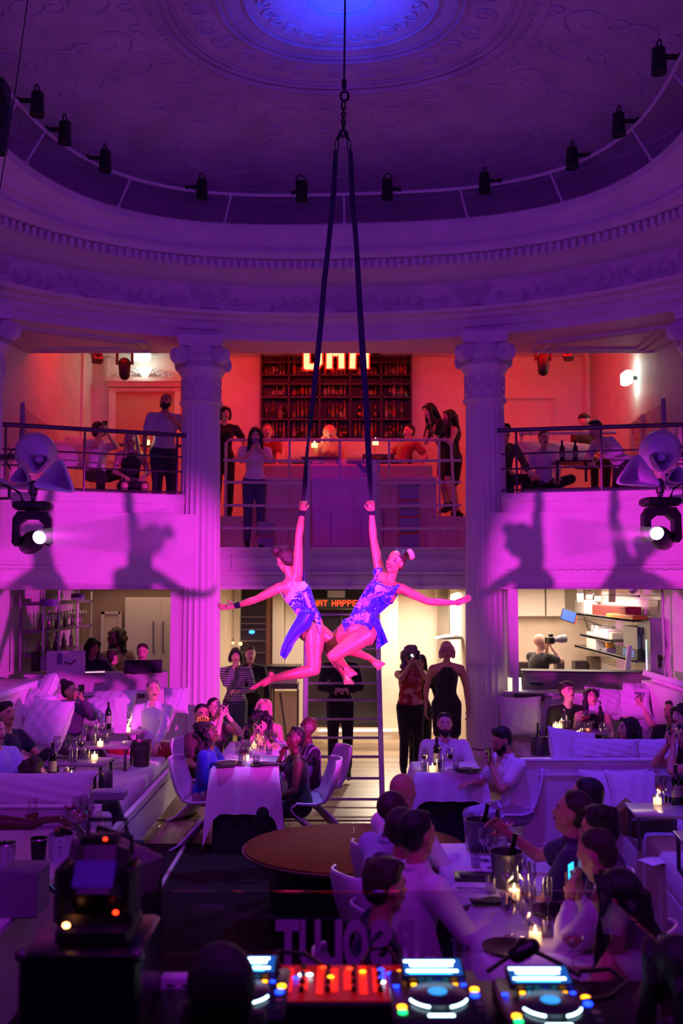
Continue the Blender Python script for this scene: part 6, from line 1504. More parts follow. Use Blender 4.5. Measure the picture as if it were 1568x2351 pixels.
def dining(name, label, clabel, x0, x1, y0, y1, z, drop, m, corner=.25, skew=0, under=True):
    r = thing(name, label, 'table', ((x0 + x1) / 2, (y0 + y1) / 2, 0), skew); hx, hy = (x1 - x0) / 2, (y1 - y0) / 2
    mb = MB(); mb.box((0, 0, z - .015), (hx * 2 - .03, hy * 2 - .03, .03)); mb.build('table_top', M_WHITE, r)
    for a in (-1, 1):
        for b in (-1, 1): mb = MB(); mb.cyl((a * (hx - .08), b * (hy - .08), 0), (a * (hx - .08), b * (hy - .08), z - .03), .02, n=8); mb.build('leg', M_BLACK, r)
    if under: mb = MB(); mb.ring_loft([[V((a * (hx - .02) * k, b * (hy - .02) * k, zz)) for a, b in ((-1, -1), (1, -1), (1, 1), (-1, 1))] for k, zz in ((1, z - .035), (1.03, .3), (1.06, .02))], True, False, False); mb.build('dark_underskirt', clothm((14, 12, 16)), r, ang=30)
    # cloth: rounded sheet hanging over the edge with longer corners
    c = MB(); N = 96; rings = []
    def per(k, z_, fl, wave):
        out = []
        for i in range(N):
            t = i / N * 4; s_ = int(t); f = t - s_
            q = [(-1, -1), (1, -1), (1, 1), (-1, 1)]; a, b = q[s_], q[(s_ + 1) % 4]; x = (a[0] + (b[0] - a[0]) * f) * hx; y = (a[1] + (b[1] - a[1]) * f) * hy
            cn = min(f, 1 - f) * 2; cf = max(0, 1 - cn * 5); L_ = math.hypot(x, y)
            ox = x / hx * fl * (1 if s_ % 2 == 1 or cf > 0 else .0) if abs(x) > hx * .999 or cf > 0 else 0
            oy = y / hy * fl if abs(y) > hy * .999 or cf > 0 else 0
            w_ = wave * math.sin(i * .9) ; nx, ny = (x / hx if abs(abs(x) - hx) < 1e-4 else 0), (y / hy if abs(abs(y) - hy) < 1e-4 else 0)
            out.append(V((x * k + ox * (1 + cf * 1.2) + nx * w_, y * k + oy * (1 + cf * 1.2) + ny * w_, z_ - cf * corner * max(0, (z - z_)) / max(drop, .01))))
        return out
    rings = [per(.5, z + .008, 0, 0), per(.985, z + .008, 0, 0), per(1.0, z - .004, .008, 0), per(1.0, z - drop * .3, .02, .004), per(1.0, z - drop * .65, .03, .010), per(1.0, z - drop, .035, .016)]
    c.ring_loft(rings, True, True, False); o = c.build('tablecloth', m, None, ang=60, fix=True); o.location = r.location; o.rotation_euler.z = skew; tag(o, clabel, 'tablecloth')
    return r
M_TC = mat('tablecloth_white', (224, 218, 226), .8, bump=.2, bscale=7, sheen=.2)
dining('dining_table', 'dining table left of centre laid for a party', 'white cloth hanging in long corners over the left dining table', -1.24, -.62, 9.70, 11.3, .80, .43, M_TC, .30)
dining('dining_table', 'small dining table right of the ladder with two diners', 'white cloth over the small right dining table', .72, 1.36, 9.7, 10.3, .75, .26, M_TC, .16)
dining('dining_table', 'long dining table in the right foreground', 'white cloth over the long foreground table', .66, 1.36, 4.5, 7.1, .75, .30, M_TC, .1, R(2), False)
# ------------------------------------------------------------------ panton style cantilever chairs
M_CHAIR = mat('white_shell', (214, 200, 220), .3)
def mk_chair():
    r = thing('cantilever_chair', None, None)
    # side profile (y forward negative), z up, half width
    P_ = [(.26, .86, .17), (.25, .80, .21), (.21, .66, .23), (.165, .54, .235), (.10, .455, .235), (.0, .425, .235), (-.12, .43, .225), (-.21, .435, .20), (-.245, .41, .18), (-.24, .37, .165), (-.16, .29, .15), (-.06, .20, .16), (.02, .11, .19), (.08, .05, .23), (.14, .02, .26), (.17, .005, .26)]
    def shell(lo, hi, nm):
        mb = MB()
        def fn(u, v):
            k = lo + v * (hi - lo); j = min(int(k), len(P_) - 2); f = k - j; y = P_[j][0] * (1 - f) + P_[j + 1][0] * f; z = P_[j][1] * (1 - f) + P_[j + 1][1] * f; w_ = P_[j][2] * (1 - f) + P_[j + 1][2] * f
            x = (u * 2 - 1); lip = abs(x) ** 5; bend = .035 * lip
            if j < 4: return V((x * w_, y - bend * 1.6 + .03 * (1 - x * x), z))
            if j < 7: return V((x * w_, y, z + bend - .012 * (1 - x * x)))
            return V((x * w_, y + .06 * (x * x) * min(1, (k - 7) / 3), z))
        mb.grid(fn, 16, int((hi - lo) * 3)); o = mb.build(nm, M_CHAIR, r, ang=70, fix=False); o.modifiers.new('s', 'SOLIDIFY').thickness = .016
    shell(0, 4, 'backrest'); shell(4, 8, 'seat'); shell(8, 15, 'base'); return r
def chair(x, y, face, label, sc=1.0): return put('chair', mk_chair, (x, y, 0), R(face), label, 'chair', 'white moulded cantilever chairs', sc)
# ------------------------------------------------------------------ tableware prototypes
def mk_wine():
    r = thing('wine_glass', None, None); mb = MB(); mb.lathe([(.034, 0), (.034, .002), (.006, .006), (.004, .012), (.004, .085), (.010, .092), (.032, .115), (.040, .145), (.038, .175), (.031, .21), (.030, .21), (.036, .175), (.038, .147), (.030, .118), (.006, .096)], n=16, cap1=False); mb.build('glass', M_GLASS, r); return r
def mk_winef(m, nm):
    def f():
        r = mk_wine(); r.name = nm; mb = MB(); mb.lathe([(.006, .097), (.030, .119), (.0375, .143), (.001, .1435)], n=14); mb.build('wine', m, r); return r
    return f
def mk_tumbler():
    r = thing('tumbler', None, None); mb = MB(); mb.lathe([(.027, 0), (.030, .004), (.036, .092), (.0345, .092), (.028, .012), (.001, .012)], n=14, cap1=False); mb.build('glass', M_GLASS, r); mb = MB(); mb.lathe([(.028, .013), (.032, .05), (.001, .05)], n=12); mb.build('water', M_WATER, r); return r
def mk_flute():
    r = thing('flute_glass', None, None); mb = MB(); mb.lathe([(.028, 0), (.028, .002), (.005, .005), (.004, .07), (.015, .09), (.024, .13), (.025, .18), (.022, .22), (.021, .22), (.022, .13), (.006, .085)], n=14, cap1=False); mb.build('glass', M_GLASS, r); return r
def mk_candle():
    r = thing('candle', None, None); mb = MB(); mb.lathe([(.034, 0), (.037, .004), (.037, .075), (.034, .075), (.034, .008)], n=16, cap1=False); mb.build('glass_cup', M_GLASS, r); mb = MB(); mb.lathe([(.032, .006), (.032, .045), (.022, .043), (.002, .042)], n=14); mb.build('wax', M_WAX, r); mb = MB(); mb.lathe([(.001, .045), (.006, .052), (.0055, .06), (.001, .078)], n=8); mb.build('flame', M_FLAME, r); return r
def mk_bottle(m=M_DGLASS):
    def f():
        r = thing('wine_bottle', None, None); mb = MB(); mb.lathe([(.034, 0), (.037, .004), (.037, .19), (.030, .215), (.015, .24), (.0145, .295), (.016, .297), (.016, .305), (.012, .305)], n=16); mb.build('glass', m, r); mb = MB(); mb.lathe([(.0376, .06), (.0376, .15)], n=16, cap0=False, cap1=False); mb.build('label', mat('bottle_label', (150, 140, 130), .6), r); mb = MB(); mb.lathe([(.0152, .25), (.0155, .30), (.0, .308)], n=12); mb.build('capsule', mat('bottle_capsule', (40, 20, 30), .3), r); return r
    return f
def mk_wbottle():
    r = thing('water_bottle', None, None); mb = MB(); mb.lathe([(.038, 0), (.042, .005), (.043, .13), (.036, .155), (.014, .175), (.013, .205), (.016, .207), (.016, .215)], n=18, cap1=False); mb.build('glass', M_GLASS, r); mb = MB(); mb.lathe([(.037, .006), (.040, .10), (.001, .10)], n=14); mb.build('water', M_WATER, r); mb = MB(); mb.lathe([(.017, .20), (.017, .222), (.0, .224)], n=12); mb.build('stopper', M_STEEL, r); return r
def mk_bucket():
    r = thing('ice_bucket', None, None); mb = MB(); mb.lathe([(.070, 0), (.074, .004), (.098, .20), (.102, .205), (.096, .205), (.070, .01), (.001, .01)], n=24, cap1=False); mb.build('bucket', M_DSTEEL, r); 
    b = MB(); m = Matrix.Rotation(R(12), 3, 'Y'); b.lathe([(.036, .04), (.037, .19), (.015, .24), (.0145, .30), (.017, .30), (.017, .315), (.002, .318)], (-.01, 0, 0), 16, m); b.build('champagne_bottle', M_DGLASS, r); return r
def mk_plate():
    r = thing('plate', None, None); mb = MB(); mb.lathe([(.06, 0), (.07, .003), (.125, .016), (.127, .018), (.12, .018), (.07, .006), (.001, .006)], n=28, cap1=False); mb.build('dish', mat('dark_plate', (34, 28, 34), .3), r); mb = MB(); mb.tube([V((.02, -.1, .012)), V((.05, .02, .014)), V((.06, .08, .018))], [.004, .003, .005], 5); mb.build('fork', M_STEEL, r); return r
def mk_coupe():
    r = thing('coupe_glass', None, None); mb = MB(); mb.lathe([(.032, 0), (.032, .002), (.005, .005), (.004, .085), (.02, .10), (.048, .13), (.052, .150), (.050, .150), (.046, .132), (.018, .104)], n=18, cap1=False); mb.build('glass', M_GLASS, r); mb = MB(); mb.lathe([(.018, .105), (.045, .133), (.001, .134)], n=14); mb.build('drink', mat('red_cocktail', (200, 60, 50), .2), r); return r
def mk_cutlery():
    r = thing('cutlery', None, None)
    for k, (dx, nm) in enumerate(((0, 'knife'), (.022, 'fork'))): mb = MB(); mb.tube([V((dx, -.09, .004)), V((dx, .02, .004)), V((dx, .09, .004))], [.004, .003, .007], 5, flat=.4); mb.build(nm, M_STEEL, r)
    return r
def mk_napkin():
    r = thing('napkin', None, None); mb = MB(); mb.grid(lambda u, v: V((-.12 + .24 * u, -.05 + .10 * v, .012 + .006 * math.sin(u * 9) * math.sin(v * 5))), 8, 5); o = mb.build('dark_napkin', clothm((26, 20, 30)), r, fix=False); o.modifiers.new('s', 'SOLIDIFY').thickness = -.010; return r
def mk_folder():
    r = thing('menu_folder', None, None); mb = MB(); mb.box((0, 0, .008), (.17, .25, .014), ch=.003); mb.build('cover', mat('menu_leather', (30, 22, 32), .5), r); mb = MB(); mb.box((.02, 0, .016), (.09, .12, .001)); mb.build('cover_stamp', mat('menu_stamp', (60, 50, 62), .5), r); return r
MK = {'wine glass': mk_wine, 'glass of red wine': mk_winef(M_WINE, 'wine_glass'), 'glass of rose wine': mk_winef(M_ROSE, 'wine_glass'), 'tumbler': mk_tumbler, 'flute glass': mk_flute, 'candle': mk_candle, 'wine bottle': mk_bottle(), 'water bottle': mk_wbottle, 'ice bucket': mk_bucket, 'plate': mk_plate, 'coupe glass': mk_coupe, 'cutlery set': mk_cutlery, 'dark napkin': mk_napkin, 'menu folder': mk_folder}
CAT = {'glass of red wine': 'wine glass', 'glass of rose wine': 'wine glass', 'cutlery set': 'cutlery', 'dark napkin': 'napkin', 'menu folder': 'menu', 'flute glass': 'glass', 'coupe glass': 'glass', 'tumbler': 'glass'}
DESC = {'wine glass': 'empty stemmed wine glass', 'glass of red wine': 'stemmed glass of red wine', 'glass of rose wine': 'stemmed glass of pink wine', 'tumbler': 'clear water tumbler', 'flute glass': 'slim flute glass', 'candle': 'lit candle in a glass cup', 'wine bottle': 'dark wine bottle', 'water bottle': 'clear water bottle', 'ice bucket': 'steel ice bucket holding a bottle', 'plate': 'dark dinner plate with a fork', 'coupe glass': 'coupe glass of red cocktail', 'cutlery set': 'knife and fork laid side by side', 'dark napkin': 'folded dark napkin', 'menu folder': 'dark closed menu folder'}
ITEMS = []
RC = {'D1': (-1.2, -.66, 9.76, 11.22), 'D2': (.75, 1.33, 9.74, 10.26), 'LT': (.71, 1.30, 4.58, 7.02)}
def lay(table, where, lst, z):
    if table in LOW: x, y, _ = LOW[table]; rc = (x - .25, x + .25, y - .17, y + .17)
    else: rc = RC[table]
    for it in lst:
        k, px, py = it[:3]; rz = it[3] if len(it) > 3 else 0; p = W(px, py, Z=z); p.x = min(max(p.x, rc[0]), rc[1]); p.y = min(max(p.y, rc[2]), rc[3]); ITEMS.append((k, where, p, rz, px))
ORD = ['leftmost', 'second from the left', 'third from the left', 'fourth from the left', 'fifth from the left', 'sixth from the left', 'seventh from the left', 'eighth from the left', 'ninth from the left', 'tenth from the left']
def place_items():
    from collections import defaultdict
    G = defaultdict(list)
    for it in ITEMS: G[(it[0], it[1])].append(it)
    for (k, where), L in G.items():
        L.sort(key=lambda q: q[4])
        for i, (kk, wh, p, rz, px) in enumerate(L):
            if len(L) == 1: lb = '%s %s' % (DESC[k], wh)
            elif len(L) == 2: lb = '%s %s, %s one' % (DESC[k], wh, ('left', 'right')[i])
            else: lb = '%s %s, %s' % (DESC[k], wh, ORD[i] if i < len(L) - 1 else 'rightmost')
            put(k, MK[k], p, rz, lb, CAT.get(k, k), k + ('s ' if not k.startswith('glass') else ' ') + wh)
            if k == 'candle': light('POINT', p + V((0, 0, .10)), .55, (1.0, .62, .28), size=.02, name='candle_light')
T = 'on the left dining table'
lay('D1', T, [('candle', 565, 1745), ('water bottle', 556, 1752), ('wine glass', 548, 1756), ('tumbler', 580, 1775), ('tumbler', 572, 1738), ('cutlery set', 528, 1772, 1.4), ('wine glass', 560, 1765), ('wine glass', 583, 1748), ('plate', 600, 1768), ('plate', 527, 1755), ('menu folder', 512, 1762, .3), ('wine glass', 612, 1722), ('wine glass', 628, 1720), ('tumbler', 600, 1724), ('tumbler', 618, 1733), ('candle', 583, 1718), ('wine bottle', 566, 1730), ('dark napkin', 625, 1758), ('coupe glass', 546, 1780), ('cutlery set', 612, 1778, 1.0), ('flute glass', 592, 1722)], .812)
T = 'on the small right dining table'
lay('D2', T, [('glass of red wine', 976, 1768), ('tumbler', 978, 1777), ('candle', 996, 1777), ('wine bottle', 1003, 1764), ('water bottle', 1014, 1776), ('glass of red wine', 1033, 1768), ('tumbler', 1050, 1777), ('plate', 1075, 1772), ('dark napkin', 1085, 1784), ('cutlery set', 965, 1784, 1.2)], .762)
T = "on the man in white's low table"
lay('L4', T, [('wine glass', 252, 1655), ('wine bottle', 268, 1660), ('candle', 309, 1663), ('water bottle', 302, 1664), ('candle', 293, 1680), ('wine glass', 283, 1676), ('tumbler', 296, 1664), ('wine glass', 246, 1648)], LOW['L4'][2])
T = "on the left bed's third table"
lay('L3', T, [('wine glass', 230, 1698), ('water bottle', 216, 1710), ('candle', 230, 1713), ('wine glass', 243, 1698), ('tumbler', 246, 1705), ('tumbler', 240, 1690), ('flute glass', 196, 1708)], LOW['L3'][2])
T = "on the left bed's second table"
lay('L2', T, [('wine glass', 177, 1735), ('wine glass', 137, 1735), ('glass of red wine', 192, 1735), ('candle', 217, 1744), ('tumbler', 200, 1743), ('tumbler', 195, 1738), ('water bottle', 168, 1748), ('flute glass', 172, 1728), ('dark napkin', 152, 1742)], LOW['L2'][2])
T = "on the left bed's near table"
lay('L1', T, [('candle', 164, 1790), ('wine bottle', 120, 1786), ('tumbler', 155, 1786), ('flute glass', 166, 1776)], LOW['L1'][2])
T = 'on the low table before the couple'
lay('R2', T, [('candle', 1267, 1660), ('tumbler', 1275, 1662), ('tumbler', 1283, 1658), ('water bottle', 1287, 1666), ('glass of rose wine', 1323, 1660), ('glass of rose wine', 1335, 1664), ('tumbler', 1341, 1662), ('candle', 1262, 1664)], LOW['R2'][2])
T = "on the long-haired woman's low table"
lay('R1', T, [('candle', 1291, 1684), ('wine glass', 1289, 1676), ('wine glass', 1303, 1682), ('glass of rose wine', 1331, 1690), ('tumbler', 1315, 1688), ('candle', 1349, 1706), ('wine glass', 1384, 1705), ('wine glass', 1396, 1705), ('tumbler', 1367, 1682), ('dark napkin', 1360, 1692)], LOW['R1'][2])
T = "on the right front bed's farther table"
lay('F2', T, [('glass of rose wine', 1481, 1822), ('candle', 1491, 1834), ('wine bottle', 1509, 1818), ('flute glass', 1499, 1838), ('wine glass', 1527, 1842), ('wine bottle', 1533, 1820), ('glass of rose wine', 1553, 1822), ('flute glass', 1510, 1836)], LOW['F2'][2])
T = "on the right front bed's nearer table"
lay('F1', T, [('candle', 1543, 1882), ('glass of rose wine', 1534, 1858), ('tumbler', 1566, 1880)], LOW['F1'][2])
T = 'on the long foreground table'
lay('LT', T, [('flute glass', 1077, 1930), ('tumbler', 1079, 1948), ('ice bucket', 1102, 1952), ('flute glass', 1120, 1925), ('flute glass', 1135, 1925), ('coupe glass', 1150, 1918), ('tumbler', 1146, 1928), ('wine glass', 1112, 1975), ('tumbler', 1140, 1962), ('wine glass', 1130, 1992), ('tumbler', 1092, 1990), ('ice bucket', 1163, 2035), ('wine glass', 1176, 1990), ('tumbler', 1198, 1990), ('candle', 1181, 2062), ('wine glass', 1165, 2062), ('flute glass', 1190, 2050), ('wine glass', 1205, 2062), ('tumbler', 1128, 2050), ('tumbler', 1162, 2088), ('candle', 1229, 2163), ('wine glass', 1216, 2120), ('flute glass', 1222, 2070), ('wine glass', 1172, 2150), ('wine glass', 1208, 2155), ('tumbler', 1253, 2150), ('coupe glass', 1315, 2225), ('plate', 1340, 2170), ('plate', 1165, 2180), ('dark napkin', 1130, 2075, .1), ('dark napkin', 1100, 2015, .05), ('menu folder', 1090, 2015, 1.5), ('cutlery set', 1085, 2042, 1.5), ('cutlery set', 1188, 1955, 1.5), ('cutlery set', 1190, 1968, 1.5), ('plate', 1270, 2095), ('flute glass', 1258, 2110)], .762)
place_items()
# candles on the gallery and other odds
GZ = 4.35
for px, py, lb in ((722, 1028, 'candle in a glass cup on the gallery bed tray, left'), (862, 1022, 'candle in a glass cup on the gallery bed tray, right'), (336, 1022, 'candle glowing behind the standing man on the left balcony')):
    p = W(px, py, 16.2 if px > 500 else 14.3); put('candle', mk_candle, p, 0, lb, 'candle', 'candles in the gallery', 1.6); light('POINT', p + V((0, -.05, .16)), 1.0, (1, .8, .5), size=.03, name='candle_light')
# ------------------------------------------------------------------ spectators
FL = (150, 92, 60)
M_STRIPE = mat('striped_jersey', (60, 50, 80), .8)
def stripe(m, c1, c2, sc, axis=2):
    nt = m.node_tree; b = nt.nodes['Principled BSDF']; tc = nt.nodes.new('ShaderNodeTexCoord'); sp_ = nt.nodes.new('ShaderNodeSeparateXYZ'); mt = nt.nodes.new('ShaderNodeMath'); mt.operation = 'MULTIPLY'; mt.inputs[1].default_value = sc; fr_ = nt.nodes.new('ShaderNodeMath'); fr_.operation = 'FRACT'; gt = nt.nodes.new('ShaderNodeMath'); gt.operation = 'GREATER_THAN'; gt.inputs[1].default_value = .6; mx = nt.nodes.new('ShaderNodeMixRGB'); mx.inputs[1].default_value = lin(c1); mx.inputs[2].default_value = lin(c2)
    nt.links.new(tc.outputs['Object'], sp_.inputs[0]); nt.links.new(sp_.outputs[axis], mt.inputs[0]); nt.links.new(mt.outputs[0], fr_.inputs[0]); nt.links.new(fr_.outputs[0], gt.inputs[0]); nt.links.new(gt.outputs[0], mx.inputs[0]); nt.links.new(mx.outputs[0], b.inputs['Base Color']); return m
stripe(M_STRIPE, (54, 44, 70), (190, 180, 196), 32)
M_FLOWER = mat('flower_print', (190, 40, 44), .8, var=.9, vscale=9); 
nt = M_FLOWER.node_tree
for n_ in nt.nodes:
    if n_.type == 'VALTORGB': n_.color_ramp.elements[0].color = lin((170, 26, 34)); n_.color_ramp.elements[1].color = lin((240, 190, 170)); n_.color_ramp.elements[0].position = .48; n_.color_ramp.elements[1].position = .66
M_PATT = stripe(mat('patterned_shirt', (40, 30, 44), .8), (34, 26, 40), (170, 110, 190), 9, 0)
BLK = (16, 14, 18); WHT = (226, 220, 226); NVY = (24, 26, 90)
# upper left balcony
person('seated woman with a dark bob filming with a phone on the left balcony', (228, 986), 14.6, 40, 'sit', hair='bob', hc='brown', fem=True, top=WHT, low=BLK, lh='phone', rh='phone', head=(20, -8, 0), phone=('phone held up by the woman in white on the left balcony', 'd', False, False), lf='cross', sk='p')
person('seated woman in black with long fair hair on the left balcony', (302, 1008), 14.2, 20, 'sit', hair='long', hc='blond', fem=True, top=BLK, legs='skirt', low=BLK, lh='lap', rh='lap', head=(-10, -5, 0), sleeve='strap')
person('bearded bald man in a pale t-shirt standing on the left balcony', (380, 922), 14.2, 25, 'stand', s=1.06, hair='fade', hc='black', beard=True, sk='t', top=(190, 180, 200), low=(40, 38, 60), lh='drink', rh='side', head=(-30, -10, 0), build=1.15)
# middle gallery
person('woman in an off-shoulder black top at the left edge of the gallery', (516, 950), 15.3, 15, 'stand', hair='bob', hc='black', fem=True, top=BLK, sleeve='short', low=BLK, lh='hip', rh='side', head=(15, 0, 0))
person('woman in a knotted white blouse and jeans filming from the middle balcony', (586, 1000), 14.52, 10, 'stand', s=1.0, hair='long', hc='black', fem=True, top=WHT, low=(76, 70, 120), lh='phone_low', rh='phone_low', head=(0, 12, 0), phone=('phone in the hands of the woman in the knotted blouse', 'd', True, False))
person('red-lit person behind the woman in the knotted blouse', (614, 990), 15.9, 0, 'sit', hair='short', hc='ginger', top=(150, 60, 50), lh='knee', rh='knee', head=(10, 0, 0))
person('woman with a pale headscarf seated in the middle of the gallery bed', (757, 994), 16.3, 5, 'sit', hair='hood', hc='blond', fem=True, top=(200, 150, 130), sleeve='long', low=(190, 120, 100), lf='cross', rf='cross', lh='lap', rh='lap')
person('reclining person at the right end of the gallery bed', (938, 992), 16.0, -50, 'recline', hair='short', hc='brown', top=(170, 90, 70), lean=-28, lh='back', rh='lap')
person('woman with long dark hair bending over the gallery rail', (985, 944), 15.35, -70, 'stand', hair='long', hc='black', fem=True, top=BLK, legs='dress', low=BLK, lean=28, lh='drink', rh='drink', head=(0, 18, 0))
person('woman in a black dress standing behind the right column of the gallery', (1030, 958), 15.5, -75, 'stand', hair='long', hc='black', fem=True, top=BLK, legs='dress', low=BLK, sleeve='strap', lh='drink', rh='side')
# upper right balcony
person('person partly hidden behind the right column on the right balcony', (1160, 992), 14.2, 20, 'sit', hair='messy', hc='brown', top=(90, 70, 60), sleeve='long', lh='knee', rh='lap')
person('short-haired man in a white shirt seated on the right balcony', (1249, 1008), 14.6, -10, 'sit', hair='short', hc='brown', top=WHT, sleeve='long', neck='collar', lh='knee', rh='lap', lf='cross', head=(15, 0, 0))
person('person in a dark cap standing far back on the right balcony', (1342, 966), 15.8, 30, 'sit', hair='cap', hc='black', top=(80, 30, 30))
person('person in a white shirt bending forward over a drink on the right balcony', (1366, 985), 14.0, -70, 'sit', hair='quiff', hc='brown', top=(205, 196, 215), sleeve='long', lean=48, lh='knee', rh='knee', lf='stand', rf='stand', head=(0, 20, 0))
# ground floor: bar, kitchen, standing people
person('woman with long dark hair working behind the left hatch', (214, 1486), 13.9, 30, 'stand', hair='long', hc='black', fem=True, top=(40, 34, 60), lh='table', rh='table', head=(20, 15, 0), sk='t')
person('dark-haired man with a scarf standing far back in the bar', (268, 1468), 14.9, -150, 'stand', s=1.03, hair='curly', hc='brown', top=(150, 120, 100), lh='side', rh='side', sk='t', sleeve='long')
person('second person bending behind the young barman', (262, 1508), 14.4, 120, 'stand', s=.9, hair='messy', hc='brown', top=(170, 140, 110), lean=20, lh='table', rh='table')
person('young dark-haired barman behind the wide monitor', (327, 1498), 13.85, 5, 'stand', hair='short', hc='brown', top=BLK, lh='table', rh='table', head=(5, 5, 0))
person('bald photographer in black aiming a long lens in the kitchen', (1241, 1474), 14.6, 120, 'stand', hair='bald', sk='p', top=(30, 28, 34), lh='phone', rh='phone', head=(-10, -6, 0), build=1.15)
person('woman with a dark fringe in a striped jersey left of the console', (541, 1506), 14.4, 8, 'stand', s=.97, hair='bob', hc='black', fem=True, top=M_STRIPE, sleeve='long', low=(60, 56, 90), lh='clasp', rh='chin', head=(0, -4, 0))
person('man in a dark suit and bow tie behind the striped jersey', (575, 1503), 14.7, 8, 'stand', s=.96, hair='short', hc='brown', top=(22, 20, 26), sleeve='long', neck='collar', lh='side', rh='side', head=(6, 0, 0), topname='jacket')
person('man in a dark suit standing behind the ladder', (782, 1492), 13.0, 5, 'stand', s=1.0, hair='short', hc='brown', top=(24, 20, 28), sleeve='long', low=(20, 18, 24), lh='clasp', rh='clasp', topname='jacket')
person('person in a red flowered sleeveless shirt filming with a bright light', (944, 1511), 13.35, 5, 'stand', s=.95, hair='curly', hc='grey', fem=True, sk='t', top=M_FLOWER, sleeve='strap', low=BLK, lh='phone', rh='phone', head=(0, 0, 0), build=1.2, phone=('phone with a blazing light held by the flowered shirt', 'd', True, True))
person('dark-haired woman peeking over the flowered shirt', (965, 1522), 13.8, 0, 'stand', s=.93, hair='long', hc='brown', fem=True, sk='t', top=BLK, sleeve='long', low=BLK, lh='side', rh='side', head=(-12, 0, 8))
person('blond woman in a black strapless corset dress beside the right column', (1026, 1495), 12.85, 2, 'stand', s=1.0, hair='bob', hc='blond', fem=True, sk='t', top=BLK, sleeve='strapless', legs='dress', low=BLK, lh='side', rh='side', shoes=(20, 18, 22))
# left bed
person('woman with tied dark hair holding up a phone on the left bed', (162, 1588), 11.9, 35, 'sit', hair='bun', hc='black', fem=True, sk='t', top=(70, 46, 84), sleeve='long', low=BLK, lh='phone', rh='lap', lf='recline', rf='recline', lean=-6, head=(30, -6, 0), phone=('phone with a blue glint held up on the left bed', 'b', False, False))
person('grey-haired man in a white shirt and red trousers on the left bed', (352, 1585), 12.0, -5, 'sit', hair='short', hc='grey', top=WHT, sleeve='long', neck='collar', low=(150, 10, 24), lh='knee', rh='lap', lf='cross', rf='cross', lean=-6, head=(25, -8, 0))
person('dark-haired man in a dark shirt at the far left of the left bed', (14, 1640), 9.9, 70, 'recline', hair='messy', hc='black', sk='t', top=(26, 22, 50), lh='knee', rh='lap', lean=-10, head=(-10, -10, 0), lf='kneesup')
person('person in a pale blue shirt cut by the left edge of the photo', (-8, 1678), 9.3, 60, 'recline', hair='short', hc='brown', top=(170, 176, 226), sleeve='long', lean=-16, lh='lap', rh='lap', lf='kneesup')
person('dark-haired person lying low behind the bolster on the left bed', (85, 1782), 8.75, 110, 'recline', s=.95, hair='curly', hc='brown', top=BLK, lean=-40, lh='lap', rh='lap', lf='kneesup', rf='kneesup', head=(0, -10, 0))
# left dining table
person('bearded man in glasses at the far left of the left dining table', (464, 1642), 11.1, 60, 'sit', hair='short', hc='black', beard=True, sk='t', top=(70, 36, 50), lh='lap', rh='lap', head=(-35, -8, 0), glasses=True)
person('woman behind the bearded man holding up a phone', (494, 1627), 11.2, 45, 'sit', hair='ponytail', hc='brown', fem=True, top=(110, 70, 90), sleeve='none', lh='phone', rh='phone', head=(-10, -6, 0), phone=('phone with a violet screen left of the curly-haired woman', 'm', False, False))
person('child with a sparkling tiara and a blue jacket at the left dining table', (478, 1684), 9.95, 80, 'sit', s=.88, hair='curly', hc='black', sk='d', top=(30, 34, 170), sleeve='long', low=(150, 96, 130), lh='table', rh='lap', head=(20, -22, 0))
person('curly-haired woman in black filming at the back of the left dining table', (596, 1668), 10.9, 0, 'sit', hair='curly', hc='black', fem=True, top=BLK, sleeve='strap', lh='phone', rh='phone', head=(0, -6, 0), phone=('phone held by the curly-haired woman at the left dining table', 'm', False, False))
person('blond woman looking up behind the curly-haired woman', (606, 1628), 11.7, 0, 'sit', hair='long', hc='blond', fem=True, top=(90, 60, 70), sleeve='strap', lh='lap', rh='lap', head=(-10, -24, 6))
person('woman in black with plaited hair resting her chin at the left dining table', (676, 1696), 9.9, -80, 'sit', s=.94, hair='short', hc='black', fem=True, sk='d', top=(14, 12, 18), sleeve='strap', low=(14, 12, 18), lh='lap', rh='chin', head=(30, -12, 0), build=1.1)
person('bald man in a patterned shirt behind the woman in black', (706, 1672), 10.6, -70, 'sit', s=1.02, hair='bald', sk='d', top=M_PATT, sleeve='long', lh='table', rh='table', head=(28, -14, 0), glasses=True)
# right dining table
person('bearded man in a white shirt facing us at the small right dining table', (1021, 1664), 10.55, 0, 'sit', s=1.0, hair='short', hc='black', beard=True, sk='p', top=WHT, sleeve='long', neck='collar', lh='table', rh='lap', head=(0, -8, 0), build=1.2, lf='sit')
person('bearded man in a white shirt looking down at the small right dining table', (1150, 1700), 9.45, -68, 'sit', s=1.0, hair='quiff', hc='black', beard=True, sk='t', top=WHT, sleeve='short', neck='collar', low=(180, 170, 200), lean=12, lh='phone_low', rh='table', head=(0, 22, 0), build=1.15, phone=('phone held low by the bearded man looking down', 'd', False, False), shoes=(200, 190, 200))
